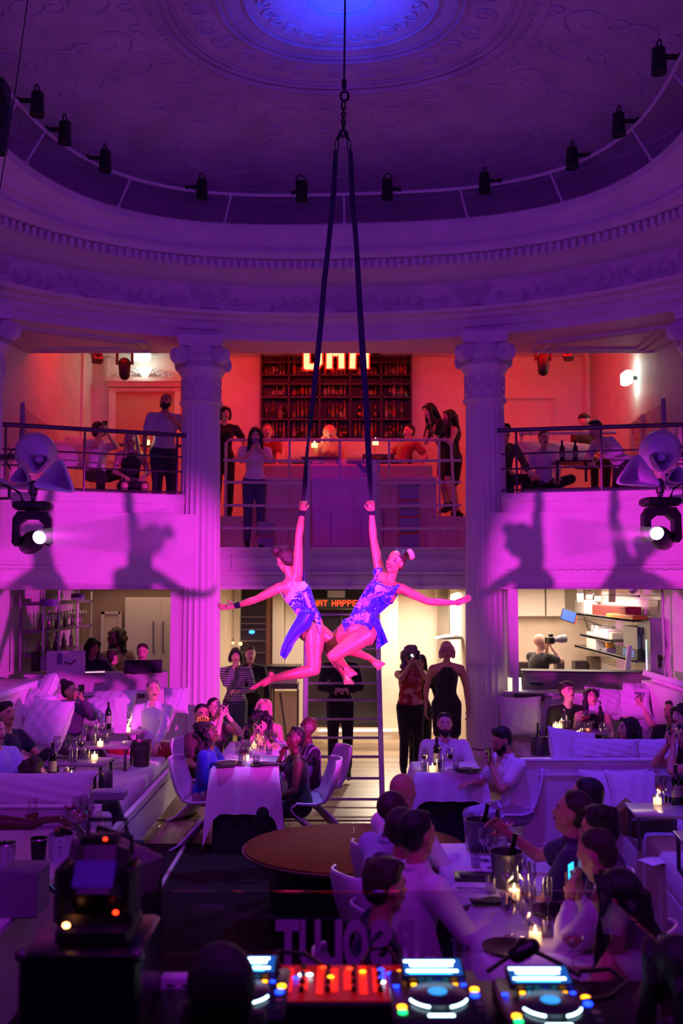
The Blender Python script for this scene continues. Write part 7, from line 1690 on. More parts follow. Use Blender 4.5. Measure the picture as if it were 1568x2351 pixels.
# right rear bed
person('man in a dark jacket seated with a woman on the right rear bed', (1303, 1588), 12.15, 5, 'sit', hair='messy', hc='brown', top=BLK, sleeve='long', lh='back', rh='lap', lf='cross', head=(20, -14, 0), topname='jacket')
person('woman with long dark hair leaning on the man in the dark jacket', (1357, 1602), 12.05, -5, 'sit', s=.95, hair='long', hc='black', fem=True, top=BLK, sleeve='strap', lh='lap', rh='lap', lf='cross', head=(10, -16, -8))
person('red-lit woman holding up a phone in the right corner of the bed', (1476, 1606), 12.1, -35, 'sit', s=.97, hair='short', hc='black', fem=True, top=(200, 180, 210), sleeve='short', lh='phone', rh='phone', lf='cross', rf='cross', head=(0, -4, 0), phone=('phone with a violet picture held in the right corner', 'm', False, False))
person('dark-haired man smiling beside the red-lit phone holder', (1511, 1608), 12.0, -30, 'sit', hair='messy', hc='brown', top=WHT, neck='collar', lh='lap', rh='lap', lf='cross', head=(-5, -6, 0))
person('man with cropped hair behind the dark-haired woman at the right edge', (1540, 1634), 11.3, -50, 'sit', hair='short', hc='brown', sk='t', top=BLK, lh='lap', rh='lap', lf='cross', rf='cross')
person('young person with dark fringe at the right edge of the photo', (1562, 1642), 10.7, -60, 'sit', hair='bob', hc='brown', fem=True, top=BLK, sleeve='strap', lh='lap', rh='lap', lf='cross', rf='cross')
person('woman with long straight dark hair in profile on the right rear bed', (1440, 1674), 10.15, -80, 'sit', hair='long', hc='black', fem=True, sk='t', top=(20, 16, 24), sleeve='strap', lh='lap', rh='lap', lf='cross', rf='cross', head=(0, -12, 0))
person('woman with both arms raised filming at the right edge', (1580, 1690), 9.0, -85, 'sit', s=1.02, hair='long', hc='brown', fem=True, sk='t', top=BLK, sleeve='strap', lh='phone', rh='phone', lf='cross', rf='cross', phone=('phone held up at the right edge of the photo', 'd', False, False))
# foreground long table, left side
person('bald man farthest along the left side of the long table', (927, 1818), 6.75, 128, 'sit', s=1.03, hair='bald', sk='t', top=WHT, sleeve='long', neck='collar', lh='table', rh='table', build=1.15, visface=False, head=(10, 0, 0))
person('second bald man along the left side of the long table in a blue-white shirt', (905, 1862), 6.2, 125, 'sit', s=1.05, hair='bald', sk='k', top=(190, 190, 226), sleeve='long', neck='collar', lh='table', rh='table', build=1.15, visface=False, head=(-10, 0, 0))
person('third man with cropped hair along the left side of the long table', (928, 1905), 5.75, 120, 'sit', s=1.05, hair='fade', hc='brown', sk='t', top=(70, 40, 80), sleeve='long', lh='table', rh='table', build=1.1, visface=False, head=(15, 0, 0))
person('fourth man with dark hair and a white shirt at the long table', (962, 1915), 5.55, 118, 'sit', s=1.06, hair='short', hc='black', sk='t', top=WHT, sleeve='long', neck='collar', lh='table', rh='table', build=1.15, visface=False, head=(10, 0, 0))
person('dark-haired person in a dark jacket nearest on the left of the long table', (888, 2035), 4.75, 95, 'sit', s=1.02, hair='messy', hc='brown', sk='t', top=(22, 24, 60), sleeve='long', lh='lap', rh='lap', build=1.1, head=(20, 5, 0))
# foreground long table, right side
person('man in profile raising a phone on the right side of the long table', (1312, 1865), 6.05, -112, 'sit', s=1.06, hair='short', hc='brown', sk='t', top=(50, 34, 74), sleeve='short', neck='collar', lh='table', rh=(-.10, -.46, .50), build=1.15, head=(0, -10, 0), phone=('phone tilted up in the hand of the man in profile', 'd', False, False))
person('dark-haired man hidden behind the man in profile', (1342, 1832), 6.6, -110, 'sit', s=1.05, hair='short', hc='black', sk='t', top=BLK, lh='table', rh='table', visface=False)
person('man with dark swept hair third along the right of the long table', (1372, 1905), 5.7, -115, 'sit', s=1.06, hair='messy', hc='black', sk='t', top=(60, 40, 80), lh='lap', rh='lap', head=(0, 6, 0), build=1.1)
person('cropped-haired man in white with a lit phone right of the long table', (1368, 1965), 5.15, -125, 'sit', s=1.06, hair='fade', hc='brown', sk='t', top=WHT, sleeve='long', neck='collar', lh='phone_low', rh='phone_low', head=(0, 24, 0), build=1.15, lean=14, visface=False, phone=('phone with a bright cyan screen near the long table', 'c', False, False))
person('woman with long dark hair nearest on the right of the long table', (1410, 2060), 4.5, -120, 'sit', s=1.0, hair='long', hc='black', fem=True, sk='t', top=(20, 18, 30), sleeve='strap', lh='table', rh='table', visface=False)
person('dark silhouetted person in the lower right corner', (1540, 2230), 3.6, -150, 'sit', s=1.02, hair='long', hc='black', sk='k', top=(14, 12, 18), sleeve='long', lh='lap', rh='lap', visface=False)
person('DJ with a dark rounded head bent over the decks', (520, 2262), 3.25, 165, 'sit', s=1.0, hair='hood', hc='black', sk='k', top=(12, 12, 16), sleeve='long', lh='lap', rh='lap', lean=14, visface=False)
bake()
# chairs under the diners
for x, y, f_, lb, z in ((W(452, 1860, 9.95).x, 9.97, 82, 'white moulded chair of the child with the tiara', 1), (W(718, 1840, 9.9).x, 9.9, -80, 'white moulded chair of the woman in black at the left dining table', 1), (W(745, 1800, 10.6).x, 10.6, -66, 'white moulded chair of the bald man in the patterned shirt', 1), (W(452, 1760, 11.1).x, 11.1, 62, 'white moulded chair of the bearded man in glasses', 1), (W(596, 1700, 11.0).x, 11.05, 0, 'white moulded chair of the curly-haired woman', 1), (W(1178, 1800, 9.45).x, 9.45, -74, 'white moulded chair of the bearded man looking down', 1), (W(1022, 1700, 10.6).x, 10.65, 0, 'white moulded chair of the bearded man facing us', 1), (W(1430, 2050, 5.1).x, 5.2, -125, 'white moulded chair of the man with the lit phone', 1), (W(905, 1950, 6.7).x, 6.8, 125, 'white moulded chair farthest on the left of the long table', 1), (W(870, 2000, 6.1).x, 6.15, 122, 'white moulded chair second on the left of the long table', 1), (W(930, 2080, 5.4).x, 5.5, 118, 'white moulded chair third on the left of the long table', 1), (W(860, 2150, 4.7).x, 4.75, 100, 'white moulded chair nearest on the left of the long table', 1), (W(1350, 1990, 6.0).x, 6.1, -112, 'white moulded chair of the man in profile', 1), (W(1430, 2150, 4.5).x, 4.5, -120, 'white moulded chair nearest on the right of the long table', 1)):
    chair(x, y, f_, lb, z)
# accessories
tr_ = thing('tiara', 'sparkling orange tiara on the head of the child', 'tiara', W(468, 1656, 9.95))
mb = MB()
for k in range(7): a = (k - 3) * .32; mb.tube([V((.07 * math.sin(a), -.02 - .05 * math.cos(a), 0)), V((.07 * math.sin(a), -.03 - .05 * math.cos(a), .06 - .01 * abs(k - 3)))], [.008, .003], 5); mb.ell((.07 * math.sin(a), -.03 - .05 * math.cos(a), .065 - .01 * abs(k - 3)), .008)
mb.build('points', mat('tiara_gold', (255, 150, 90), .15, .7, em=(255, 120, 60), es=.5), tr_); mb = MB(); mb.tube([V((.085 * math.sin(a), -.085 * math.cos(a) * .6, -.01)) for a in [R(-100 + 200 * i / 12) for i in range(13)]], .007, 6); mb.build('band', mat('tiara_band', (200, 120, 230), .3), tr_)
# photographer's camera with long lens
pc_ = thing('camera', 'black camera with a pale telephoto lens held by the kitchen photographer', 'camera', W(1262, 1470, 14.45), R(20)); mb = MB(); mb.box((0, 0, 0), (.09, .14, .10), ch=.012); mb.build('camera_body', M_BPLAS, pc_); mb = MB(); mb.tube([V((.04, 0, 0)), V((.14, 0, .01)), V((.16, 0, .012)), V((.26, 0, .02))], [.035, .04, .055, .06], 16); mb.build('lens', mat('lens_grey', (150, 150, 160), .4), pc_); mb = MB(); mb.box((.02, 0, .07), (.06, .06, .05), ch=.01); mb.build('viewfinder', M_BPLAS, pc_)
# ------------------------------------------------------------------ gallery furniture
gb = thing('gallery_bed', 'large red-lit bed on a tiered white base in the gallery', 'bed'); M_GS = mat('gallery_sheet', (206, 180, 176), .85, bump=.3, bscale=6)
a = W(640, 1098, 15.1); b = W(935, 1098, 15.1)
mb = MB(); mb.box(((a.x + b.x) / 2 + .0, 16.35, (3.08 + a.z) / 2), (b.x - a.x + .9, 2.4, a.z - 3.08)); mb.build('base', M_WALL, gb)
zt2 = W(640, 1064, 15.2).z; mb = MB(); mb.box(((a.x + b.x) / 2, 16.4, (a.z + zt2) / 2), (b.x - a.x + .8, 2.35, zt2 - a.z), ch=.05); mb.build('mattress', M_GS, gb)
zm = W(640, 1166, 15.1).z; mb = MB(); mb.box(((a.x + b.x) / 2, 15.13, zm), (b.x - a.x + .9, .05, .03)); mb.build('ledge', M_WALL, gb); mb = MB(); mb.box(((a.x + b.x) / 2, 15.13, a.z), (b.x - a.x + .9, .06, .04)); mb.build('ledge', M_WALL, gb)
for px in (705, 760, 830, 880): q = W(px, 1200, 15.14); mb = MB(); mb.box((q.x, 15.143, (3.08 + zm) / 2), (.012, .012, zm - 3.2)); mb.build('panel_joint', M_DSTEEL, gb)
for px, py, w_, lb in ((690, 1030, .62, 'red-lit pillow left of the headscarf on the gallery bed'), (822, 1030, .7, 'red-lit pillow right of the headscarf on the gallery bed'), (890, 1032, .5, 'red-lit pillow by the reclining person on the gallery bed'), (640, 1036, .45, 'red-lit pillow at the left end of the gallery bed')): pillow(W(px, py + 4, 16.9), w_, .44, .2, (R(66), 0, R(4)), lb, None, M_GS)
tr2 = thing('bed_tray', 'dark low tray table on the gallery bed', 'tray', W(735, 1048, 15.9)); tr2.location.z = zt2; mb = MB(); mb.box((0, 0, .16), (.6, .4, .02)); mb.build('top', M_DARKW, tr2); mb = MB(); mb.box((-.27, 0, .08), (.02, .36, .16)); mb.box((.27, 0, .08), (.02, .36, .16)); mb.build('legs', M_DARKW, tr2)
tr3 = thing('bed_tray', 'dark framed tray table right of the headscarf', 'tray', W(868, 1048, 15.9)); tr3.location.z = zt2; mb = MB(); mb.box((0, 0, .2), (.5, .4, .02)); mb.build('top', M_DARKW, tr3); mb = MB(); mb.box((-.24, 0, .1), (.02, .36, .2)); mb.box((.24, 0, .1), (.02, .36, .2)); mb.build('legs', M_DARKW, tr3)
for xa, xb, lb in ((-2.3, -1.35, 'left'), (1.3, 2.5, 'right')):
    mb = MB(); mb.box(((xa + xb) / 2, 16.6, 3.33), (xb - xa, 3.1, .52)); struct(mb.build('floor_riser', M_WALL), 'raised floor at the %s end of the gallery' % lb)
# stacks of plastic crates
def crates(px, y, z0, n, wd, h, label):
    q = W(px, 1200, y)
    for k in range(n):
        r = thing('storage_crate', '%s, %s of its stack' % (label, ['bottom', 'second', 'third', 'top'][k] if n == 4 else ['bottom', 'top'][k]), 'crate', (q.x, y, z0 + k * h), 0, label + 's')
        mb = MB(); mb.lathe([(wd * .62, 0), (wd * .70, h * .86)], n=4, m=Matrix.Rotation(R(45), 3, 'Z')); mb.build('box', mat('cloudy_plastic', (150, 140, 168), .35), r); mb = MB(); mb.box((0, 0, h * .92), (wd * 1.02, wd * 1.02, h * .10), ch=.008); mb.build('lid', mat('orange_lid', (236, 96, 52), .4) if k < n - 1 else mat('pale_lid', (180, 170, 190), .4), r)
crates(938, 14.62, 3.08, 4, .31, .24, 'cloudy plastic crate with orange lid right of the ladder gap'); crates(612, 14.66, 3.08, 2, .26, .2, 'cloudy plastic crate beside the woman in the knotted blouse')
# red wall of the left balcony: curtain-like corner, seat blocks on both balconies
for sx, lb in ((-1, 'left'), (1, 'right')):
    pos = [(-4.5, 13.2), (-2.9, 13.9), (-2.2, 14.7), (-4.5, 14.7)] if sx < 0 else [(4.5, 13.1), (2.6, 13.45), (2.2, 14.7), (4.5, 14.7)]
    r = thing('balcony_bench', 'padded white bench along the parapet of the %s balcony' % lb, 'bench'); mb = MB(); mb.prism(pos, 3.3, 3.62, lambda u, v, w_: V((u, v, w_))); mb.build('base', M_WHITE, r, smooth=False)
    c_ = sum((V((*p, 0)) for p in pos), V()) / 4; mb = MB(); mb.prism([((c_ + (V((*p, 0)) - c_) * .98).x, (c_ + (V((*p, 0)) - c_) * .98).y) for p in pos], 3.62, 3.86, lambda u, v, w_: V((u, v, w_))); o = mb.build('cushion_pad', M_SHEET, r); bv = o.modifiers.new('b', 'BEVEL'); bv.width = .05; bv.segments = 3
for px, py, Y, w_, h_, lb in ((165, 1045, 15.0, .7, .5, 'large cushion at the left end of the left balcony'), (190, 1035, 15.4, .6, .5, 'cushion behind the filming woman on the left balcony'), (1290, 1042, 15.2, 1.1, .42, 'long white bolster on the right balcony'), (1225, 1040, 15.0, .5, .4, 'cushion beside the short-haired man on the right balcony')): pillow(W(px, py, Y), w_, h_, .24, (R(64), R(6), R(5)), lb)
r = thing('balcony_table', 'low table with bottles on the right balcony', 'table', W(1312, 1062, 13.9)); 
mb = MB(); mb.box((0, 0, 0), (.5, .4, .025)); mb.build('top', M_DARKW, r); mb = MB(); mb.box((-.2, 0, -.14), (.03, .03, .26)); mb.build('leg', M_DARKW, r); mb = MB(); mb.box((.2, 0, -.14), (.03, .03, .26)); mb.build('leg', M_DARKW, r)
put('wine bottle', mk_bottle(), W(1291, 1060, 13.85), 0, 'beer bottle left on the low table of the right balcony', 'bottle', 'bottles on the right balcony'); put('wine bottle', mk_bottle(), W(1321, 1060, 13.85), 0, 'beer bottle right on the low table of the right balcony', 'bottle', 'bottles on the right balcony')
for px, py, lb in ((1197, 1018, 'left'), (1218, 1016, 'right')): put('wine glass', mk_wine, W(px, py, 14.6), 0, 'red-lit glass on the rear shelf of the right balcony, %s one' % lb, 'wine glass', 'glasses on the right balcony')
rail('rear_rail', 'pale pipe rail at the back of the right balcony', [[V((2.75, 15.1, 3.8)), V((2.75, 15.1, 4.86)), V((4.2, 15.1, 4.88))]], .03, M_RAILW)
rail('rear_rail', 'dark pipe rail at the back of the left balcony', [[V((-4.3, 15.2, 4.72)), V((-3.3, 15.2, 4.70)), V((-2.2, 15.2, 4.68))]], .025, M_RAILD)
# bar bottles and hanging glasses in the left hatch
random.seed(9)
for z, y0, n, nm in ((2.317, 13.4, 0, 'top'), (1.948, 13.35, 11, 'middle'), (1.638, 13.3, 9, 'bottom')):
    for k in range(n):
        me, lm = BSH[k % 3]; r = thing('bottle', 'bottle on the %s shelf of the hanging bar rack, %s' % (nm, (ORD + ['eleventh from the left'])[k] if k < n - 1 else 'rightmost'), 'bottle', (-4.02 - .05 * (k % 2), y0 + k * .2, z), 0, 'bottles on the bar rack'); o = link('glass_body', me, r); o.material_slots[0].link = 'OBJECT'; o.material_slots[0].material = [BOTM[2], BOTM[5], BOTM[6], BOTM[1]][k % 4]; r.scale = (.85, .85, .75)
for k in range(14):
    r = dup(PROTO['wine glass'], (-3.98, 13.35 + k * .165, 2.27), 0, 'glass hanging upside down under the top bar rack, %s' % (ORD[k] if k < 10 else ['eleventh from the left', 'twelfth from the left', 'second from the right', 'rightmost'][k - 10]), 'glasses hanging in the bar'); r.rotation_euler = (PI, 0, 0)
# ------------------------------------------------------------------ left counter things
ZC = .682
def on(px, py, z=ZC): return W(px, py, Z=z)
for i, (px, py) in enumerate(((160, 1893), (176, 1890), (192, 1886), (170, 1906), (188, 1902), (204, 1896), (183, 1916), (199, 1912))):
    put('coupe glass' if i % 3 == 0 else 'wine glass', mk_wine, on(px, py), 0, 'clean stemmed glass in the cluster on the service counter, %s' % ['back left', 'back centre', 'back right', 'middle left', 'centre', 'middle right', 'front left', 'front right'][i], 'wine glass', 'glasses on the service counter')
for px, py, lb in ((66, 1905, 'left'), (80, 1900, 'right')):
    r = thing('clear_bottle', 'slim clear bottle of pink drink on the service counter, %s one' % lb, 'bottle', on(px, py)); mb = MB(); mb.lathe([(.024, 0), (.026, .005), (.026, .12), (.013, .17), (.012, .215), (.014, .22)], n=14); mb.build('glass', M_GLASS, r); mb = MB(); mb.lathe([(.024, .006), (.024, .10), (.001, .10)], n=12); mb.build('drink', mat('pink_drink', (240, 110, 150), .2), r); mb = MB(); mb.lathe([(.0265, .05), (.0265, .11)], n=14, cap0=False, cap1=False); mb.build('label', mat('brown_label', (120, 80, 50), .6), r)
r = thing('white_bucket', 'white champagne bucket with lettering heaped with limes and ice on the counter', 'bucket', on(140, 1972)); mb = MB(); mb.lathe([(.075, 0), (.078, .005), (.092, .165), (.097, .17), (.09, .17), (.074, .01), (.001, .01)], n=28, cap1=False); mb.build('pail', mat('bucket_white', (214, 214, 236), .3), r)
LT = {'M': [[(0, 0), (0, 1), (.5, .4), (1, 1), (1, 0)]], 'O': [[(0, 0), (0, 1), (1, 1), (1, 0), (0, 0)]], 'E': [[(1, 0), (0, 0), (0, 1), (1, 1)], [(0, .5), (.8, .5)]], 'T': [[(.5, 0), (.5, 1)], [(0, 1), (1, 1)]]}
zz = .03
for chh in 'MOET':
    mb = MB()
    for st in LT[chh]:
        pts = []
        for u_, v_ in st:
            z_ = zz + u_ * .020; rr = .079 + .014 * z_ / .165 + .001; a = R(-84) + (1 - v_) * .22; pts.append(V((rr * math.cos(a), rr * math.sin(a), z_)))
        mb.tube(pts, .0018, 4)
    mb.build('letter', mat('letter_violet', (70, 50, 120), .4), r); zz += .032
random.seed(4); 
for k in range(9): a = k * 2.4; mb = MB(); mb.ell((.05 * math.cos(a) * (k % 3) / 2, .05 * math.sin(a) * (k % 3) / 2, .175 + .02 * (k % 2)), (.026, .022, .02)); mb.build('lime', mat('lime_green', (50, 70, 40), .5), r)
for k in range(7): a = k * 2.1; mb = MB(); mb.box((.04 * math.cos(a), .04 * math.sin(a), .20), (.03, .03, .03), Matrix.Rotation(k, 3, 'X') @ Matrix.Rotation(k * 1.7, 3, 'Z'), ch=.004); mb.build('fruit_chunk', mat('orange_fruit', (220, 130, 110), .5), r)
for i, (px, py, sc_k, lb) in enumerate(((12, 2008, 1.15, 'tall polished steel shaker at the left edge of the counter'), (88, 1985, 1.0, 'dark ribbed cup between shaker and white bucket'))):
    r = thing('shaker', lb, 'shaker', on(px, py), 0); r.scale = (sc_k,) * 3; mb = MB(); mb.lathe([(.04, 0), (.043, .004), (.056, .17), (.058, .175), (.053, .175), (.04, .01), (.001, .01)], n=24, cap1=False); mb.build('cup', mat('polished_steel', (190, 190, 200), .12, .95) if i == 0 else M_BPLAS, r); mb = MB(); mb.lathe([(.0575, .165), (.06, .17), (.0575, .176)], n=24, cap0=False, cap1=False); mb.build('rim', M_STEEL, r)
for px0, py0, px1, py1, lb in ((165, 1885, 196, 1935, 'tablet computer leaning with a blue-lit edge behind the white bucket'), (70, 1992, 118, 2048, 'tablet computer leaning at the front of the counter')):
    a = W(px0, py0, Z=.86); b = W(px1, py1, Z=.70); r = thing('tablet', lb, 'tablet', (a + b) / 2, R(25)); r.rotation_euler = (R(38), 0, R(-52))
    mb = MB(); mb.box((0, 0, 0), (.26, .012, .19), ch=.004); mb.build('case', M_BPLAS, r); mb = MB(); mb.box((0, .007, 0), (.24, .001, .17)); mb.build('screen', emat('tablet_cyan', (40, 170, 255), 1.5), r)
# bare forearm reaching in from the left
am = thing('person', 'bare dark forearm and hand reaching over the counter from the left edge', 'person'); mb = MB(); fg = MB()
e0 = W(-60, 1885, 6.7); w0 = W(75, 1893, 6.75); w1 = W(98, 1884, 6.75)
mb.cap(e0, e0.lerp(w0, .5), .055, .05, n=14); mb.cap(e0.lerp(w0, .5), w0, .05, .034, n=14); mb.cap(w0, w1, .034, .034, n=12, flat=.8); hand(fg, w1, V((1, .1, .08)), V((0, .2, -1)), .35, 1, 1.1, 8)
volume('forearm', mb, skin('d'), am, .008, 3, post=lambda o: join_mb(o, fg)); bake()
bx(-5, 2002, 84, 2110, 5.75, .25, mat('white_crate', (120, 116, 132), .6), 'white_box', 'white box with a small mark at the left edge of the counter', 'box', ch=.01)
bx(206, 1818, 284, 1838, 8.45, .16, mat('napkin_box', (150, 136, 156), .7), 'pad', 'pale folded pad with a small dark mark behind the near left partition', 'pad', ch=.012)
r = thing('ice_tin', 'tall dark metal cylinder standing between the near tables on the left bed', 'cylinder', W(243, 1792, 9.15)); r.location.z = .61; mb = MB(); mb.lathe([(.058, 0), (.06, .004), (.06, .25), (.056, .26), (.05, .255)], n=24); mb.build('cylinder', M_DSTEEL, r); mb = MB(); mb.lathe([(.0605, .235), (.062, .24), (.0605, .245)], n=24, cap0=False, cap1=False); mb.build('ring', M_STEEL, r)
r = thing('ice_bucket', 'dark open bucket standing on the left bed by the man in white', 'bucket', W(325, 1727, 10.9)); r.location.z = .61; mb = MB(); mb.lathe([(.085, 0), (.11, .26), (.115, .265), (.105, .265), (.08, .01), (.001, .01)], n=24, cap1=False); mb.build('pail', mat('brown_pail', (84, 62, 70), .4, .3), r); mb = MB(); mb.tube([V((-.11, 0, .25)), V((-.06, -.1, .20)), V((.06, -.1, .20)), V((.11, 0, .25))], .004, 5); mb.build('handle', M_STEEL, r)
for px, py, h_, lb in ((1235, 1655, .32, 'ribbed steel wine cooler holding a bottle on the right rear bed, left one'), (1262, 1672, .24, 'ribbed steel wine cooler on the right rear bed, right one')):
    r = thing('wine_cooler', lb, 'cooler', W(px, py + 20, 11.6)); r.location.z = .61; mb = MB(); mb.lathe([(.075, 0), (.08, .01), (.08, .2), (.074, .21), (.07, .2)], n=20); mb.build('cooler', M_DSTEEL, r)
    for k in range(10): a = 2 * PI * k / 10; mb = MB(); mb.box((.081 * math.cos(a), .081 * math.sin(a), .10), (.008, .02, .19), a); mb.build('rib', M_SHELF, r)
    if h_ > .3: mb = MB(); mb.lathe([(.036, .05), (.036, .2), (.015, .26), (.015, .36), (.01, .36)], n=14); mb.build('bottle', M_DGLASS, r)
r = thing('menu_card', 'white menu card standing on the far low table of the left bed', 'menu', W(276, 1682, 11.4)); r.location.z = LOW['L4'][2]; mb = MB(); mb.box((0, 0, .21), (.14, .012, .42), ch=.003); mb.build('card', M_WHITE, r); mb = MB(); mb.box((0, .03, .01), (.16, .1, .02), ch=.004); mb.build('foot', M_STEEL, r)
r = thing('paper_sheet', 'blank paper sheet lying on the right front bed', 'paper', W(1515, 1980, Z=.525), R(20)); mb = MB(); mb.grid(lambda u, v: V((-.13 + .26 * u, -.09 + .18 * v, .01 + .01 * math.sin(u * 4))), 6, 4); o = mb.build('sheet', M_WHITE, r, fix=False); o.modifiers.new('s', 'SOLIDIFY').thickness = .002
r = thing('handbag', 'brown leather bag with a flap lying on the right front bed', 'bag', W(1455, 1880, 8.2)); r.location.z = .52; mb = MB(); mb.box((.12, 0, .10), (.42, .22, .18), ch=.05); mb.build('bag', mat('brown_leather', (70, 44, 34), .5), r); mb = MB(); mb.prism([(-.10, .02), (-.02, .20), (-.04, .30), (-.13, .22)], -.08, .08); mb.build('flap', mat('tan_leather', (104, 70, 54), .5), r, smooth=False); mb = MB(); mb.tube([V((-.1, 0, .1)), V((-.22, -.05, .02)), V((-.28, -.08, .01))], .012, 5); mb.build('strap', mat('brown_leather', (70, 44, 34), .5), r)
r = thing('sunglasses', 'pair of glasses lying on the floor beside the left step', 'glasses', W(348, 1908, Z=.02)); mb = MB()
for k in (-1, 1): mb.tube([V((k * .035 + .03 * math.cos(t), 0, .03 + .022 * math.sin(t))) for t in [2 * PI * i / 12 for i in range(12)]], .003, 4, closed=True); mb.tube([V((k * .065, 0, .04)), V((k * .07, .12, .03))], .003, 4)
mb.build('frame', M_STEEL, r)
# ------------------------------------------------------------------ DJ desk
ZD = 1.0
ds = thing('dj_desk', 'black DJ desk across the bottom of the photo', 'desk'); a = W(250, 2330, Z=ZD); 
mb = MB(); mb.box((.38, 3.74, ZD - .03), (2.15, .62, .05), ch=.006); mb.build('worktop', M_BPLAS, ds); mb = MB(); mb.box((.38, 3.76, .47), (2.1, .54, .94)); mb.build('cabinet', M_BLACK, ds)
def LEDm(n, c, s_): return emat('led_' + n, c, s_)
CY = LEDm('cyan', (60, 190, 255), 5.0); BL = LEDm('blue', (20, 50, 255), 7); WH = LEDm('white', (190, 235, 255), 7); OR = LEDm('amber', (255, 150, 20), 6); GR = LEDm('green', (30, 230, 130), 2.5); RD = LEDm('red', (255, 50, 20), 5)
def mk_deck():
    r = thing('media_player', None, None)
    mb = MB(); mb.box((0, 0, .055), (.33, .44, .09), ch=.012); mb.build('case', M_BPLAS, r)
    s_ = MB(); m = Matrix.Rotation(R(9), 3, 'X'); s_.box((0, .155, .125), (.235, .13, .022), m, ch=.004); q = s_.build('screen_housing', M_BPLAS, r)
    s_ = MB(); s_.box(V((0, .155, .125)) + m @ V((0, 0, .0115)), (.215, .112, .001), m); q = s_.build('screen', emat('deck_screen', (10, 70, 150), 1.6), r)
    for k, (y, h, mm) in enumerate(((.036, .014, WH), (.012, .020, WH), (-.012, .008, CY), (-.030, .014, WH), (-.046, .006, CY))): s_ = MB(); s_.box(V((0, .155, .125)) + m @ V((-.01 + .006 * (k % 2), y, .0128)), (.19 - .03 * (k % 3), h, .001), m); s_.build('screen_row', mm, q)
    s_ = MB(); s_.lathe([(.103, .0), (.103, .018), (.095, .024), (.03, .026), (.001, .026)], (0, -.045, .10), 40); j = s_.build('jog_wheel', mat('jog_grey', (36, 34, 40), .3), r)
    s_ = MB(); s_.lathe([(.034, .0), (.034, .002), (.001, .002)], (0, -.045, .1265), 28); s_.build('jog_display', emat('jog_disp', (40, 140, 220), 1.6), j)
    for a0, a1 in ((200, 250), (290, 340), (30, 150)): s_ = MB(); s_.tube([V((.104 * math.cos(R(t)), -.045 + .104 * math.sin(R(t)), .112)) for t in range(a0, a1 + 1, 10)], .004, 5); s_.build('jog_light', CY if a1 < 200 else WH, j)
    for i in range(8): s_ = MB(); s_.box((-.14, .06 - .0 * i, .102), (.02, .012, .006)) if i == 0 else s_.box((-.105 + .03 * i, .075, .102), (.018, .009, .006)); s_.build('pad', [BL, OR, CY, CY, BL, CY, OR, BL][i], r)
    for (x, y, mm) in ((-.13, -.12, OR), (-.13, -.16, GR), (.135, -.02, BL), (.14, .03, OR)): s_ = MB(); s_.lathe([(.016, 0), (.016, .006), (.012, .008)], (x, y, .10), 16); s_.build('button', mm, r)
    s_ = MB(); s_.box((.14, -.12, .104), (.018, .10, .004)); s_.build('pitch_slot', M_DSTEEL, r); s_ = MB(); s_.box((.14, -.12, .11), (.024, .014, .012)); s_.build('pitch_fader', M_STEEL, r)
    s_ = MB(); s_.box((.0, -.185, .102), (.09, .012, .006), ch=.002); s_.build('front_light', WH, r)
    return r
for px, py, lb in ((556, 2262, 'media player with bright blue display beside the dark head'), (1002, 2270, 'media player with bright blue display right of the mixer'), (1258, 2290, 'media player with bright blue display at the right end of the desk')):
    p = W(px, py + 36, Z=ZD + .06); put('deck', mk_deck, (p.x, p.y, ZD - .003), R(0), lb, 'media player', 'media players on the DJ desk', 1.0)
mx = thing('mixer', 'red-glowing mixer with rows of lit knobs between the media players', 'mixer', (W(772, 2280, Z=ZD).x, 3.80, ZD - .003))
mb = MB(); mb.box((0, 0, .045), (.60, .36, .08), ch=.01); mb.build('case', M_BPLAS, mx)
mb = MB(); mb.box((0, 0, .0865), (.57, .33, .003)); mb.build('faceplate', mat('red_faceplate', (110, 10, 10), .3, em=(255, 20, 6), es=.22), mx)
random.seed(8)
for i, (x, wd) in enumerate(((-.23, .035), (-.17, .02), (-.12, .035), (-.06, .025), (-.01, .035), (.045, .035), (.10, .03), (.15, .03))): mb = MB(); mb.box((x, .02, .0895), (wd, .26 - .04 * (i % 3), .003)); mb.build('red_bar', emat('red_bar_glow', (255, 34, 10), 1.1 if True else 1), mx)  # glowing red bars of varied length on the faceplate
for i in range(5):
    for j in range(4): mb = MB(); mb.lathe([(.011, 0), (.010, .018), (.001, .02)], (-.22 + i * .095, .12 - j * .07, .09), 12); mb.build('knob', M_BPLAS, mx)
for (x, y, mm) in ((-.10, .05, WH), (-.13, .05, WH), (-.02, .03, OR), (-.20, -.12, BL), (.17, .10, BL), (.17, .06, BL), (.17, .02, BL), (.20, .06, BL), (.17, -.02, WH), (.24, .08, OR), (.27, .08, OR), (.25, -.02, OR), (.05, .11, RD), (-.05, .12, RD), (.10, .08, OR), (-.15, .02, BL)): mb = MB(); mb.ell((x, y, .096), (.013, .009, .005), nu=10, nv=6); mb.build('indicator', mm, mx)
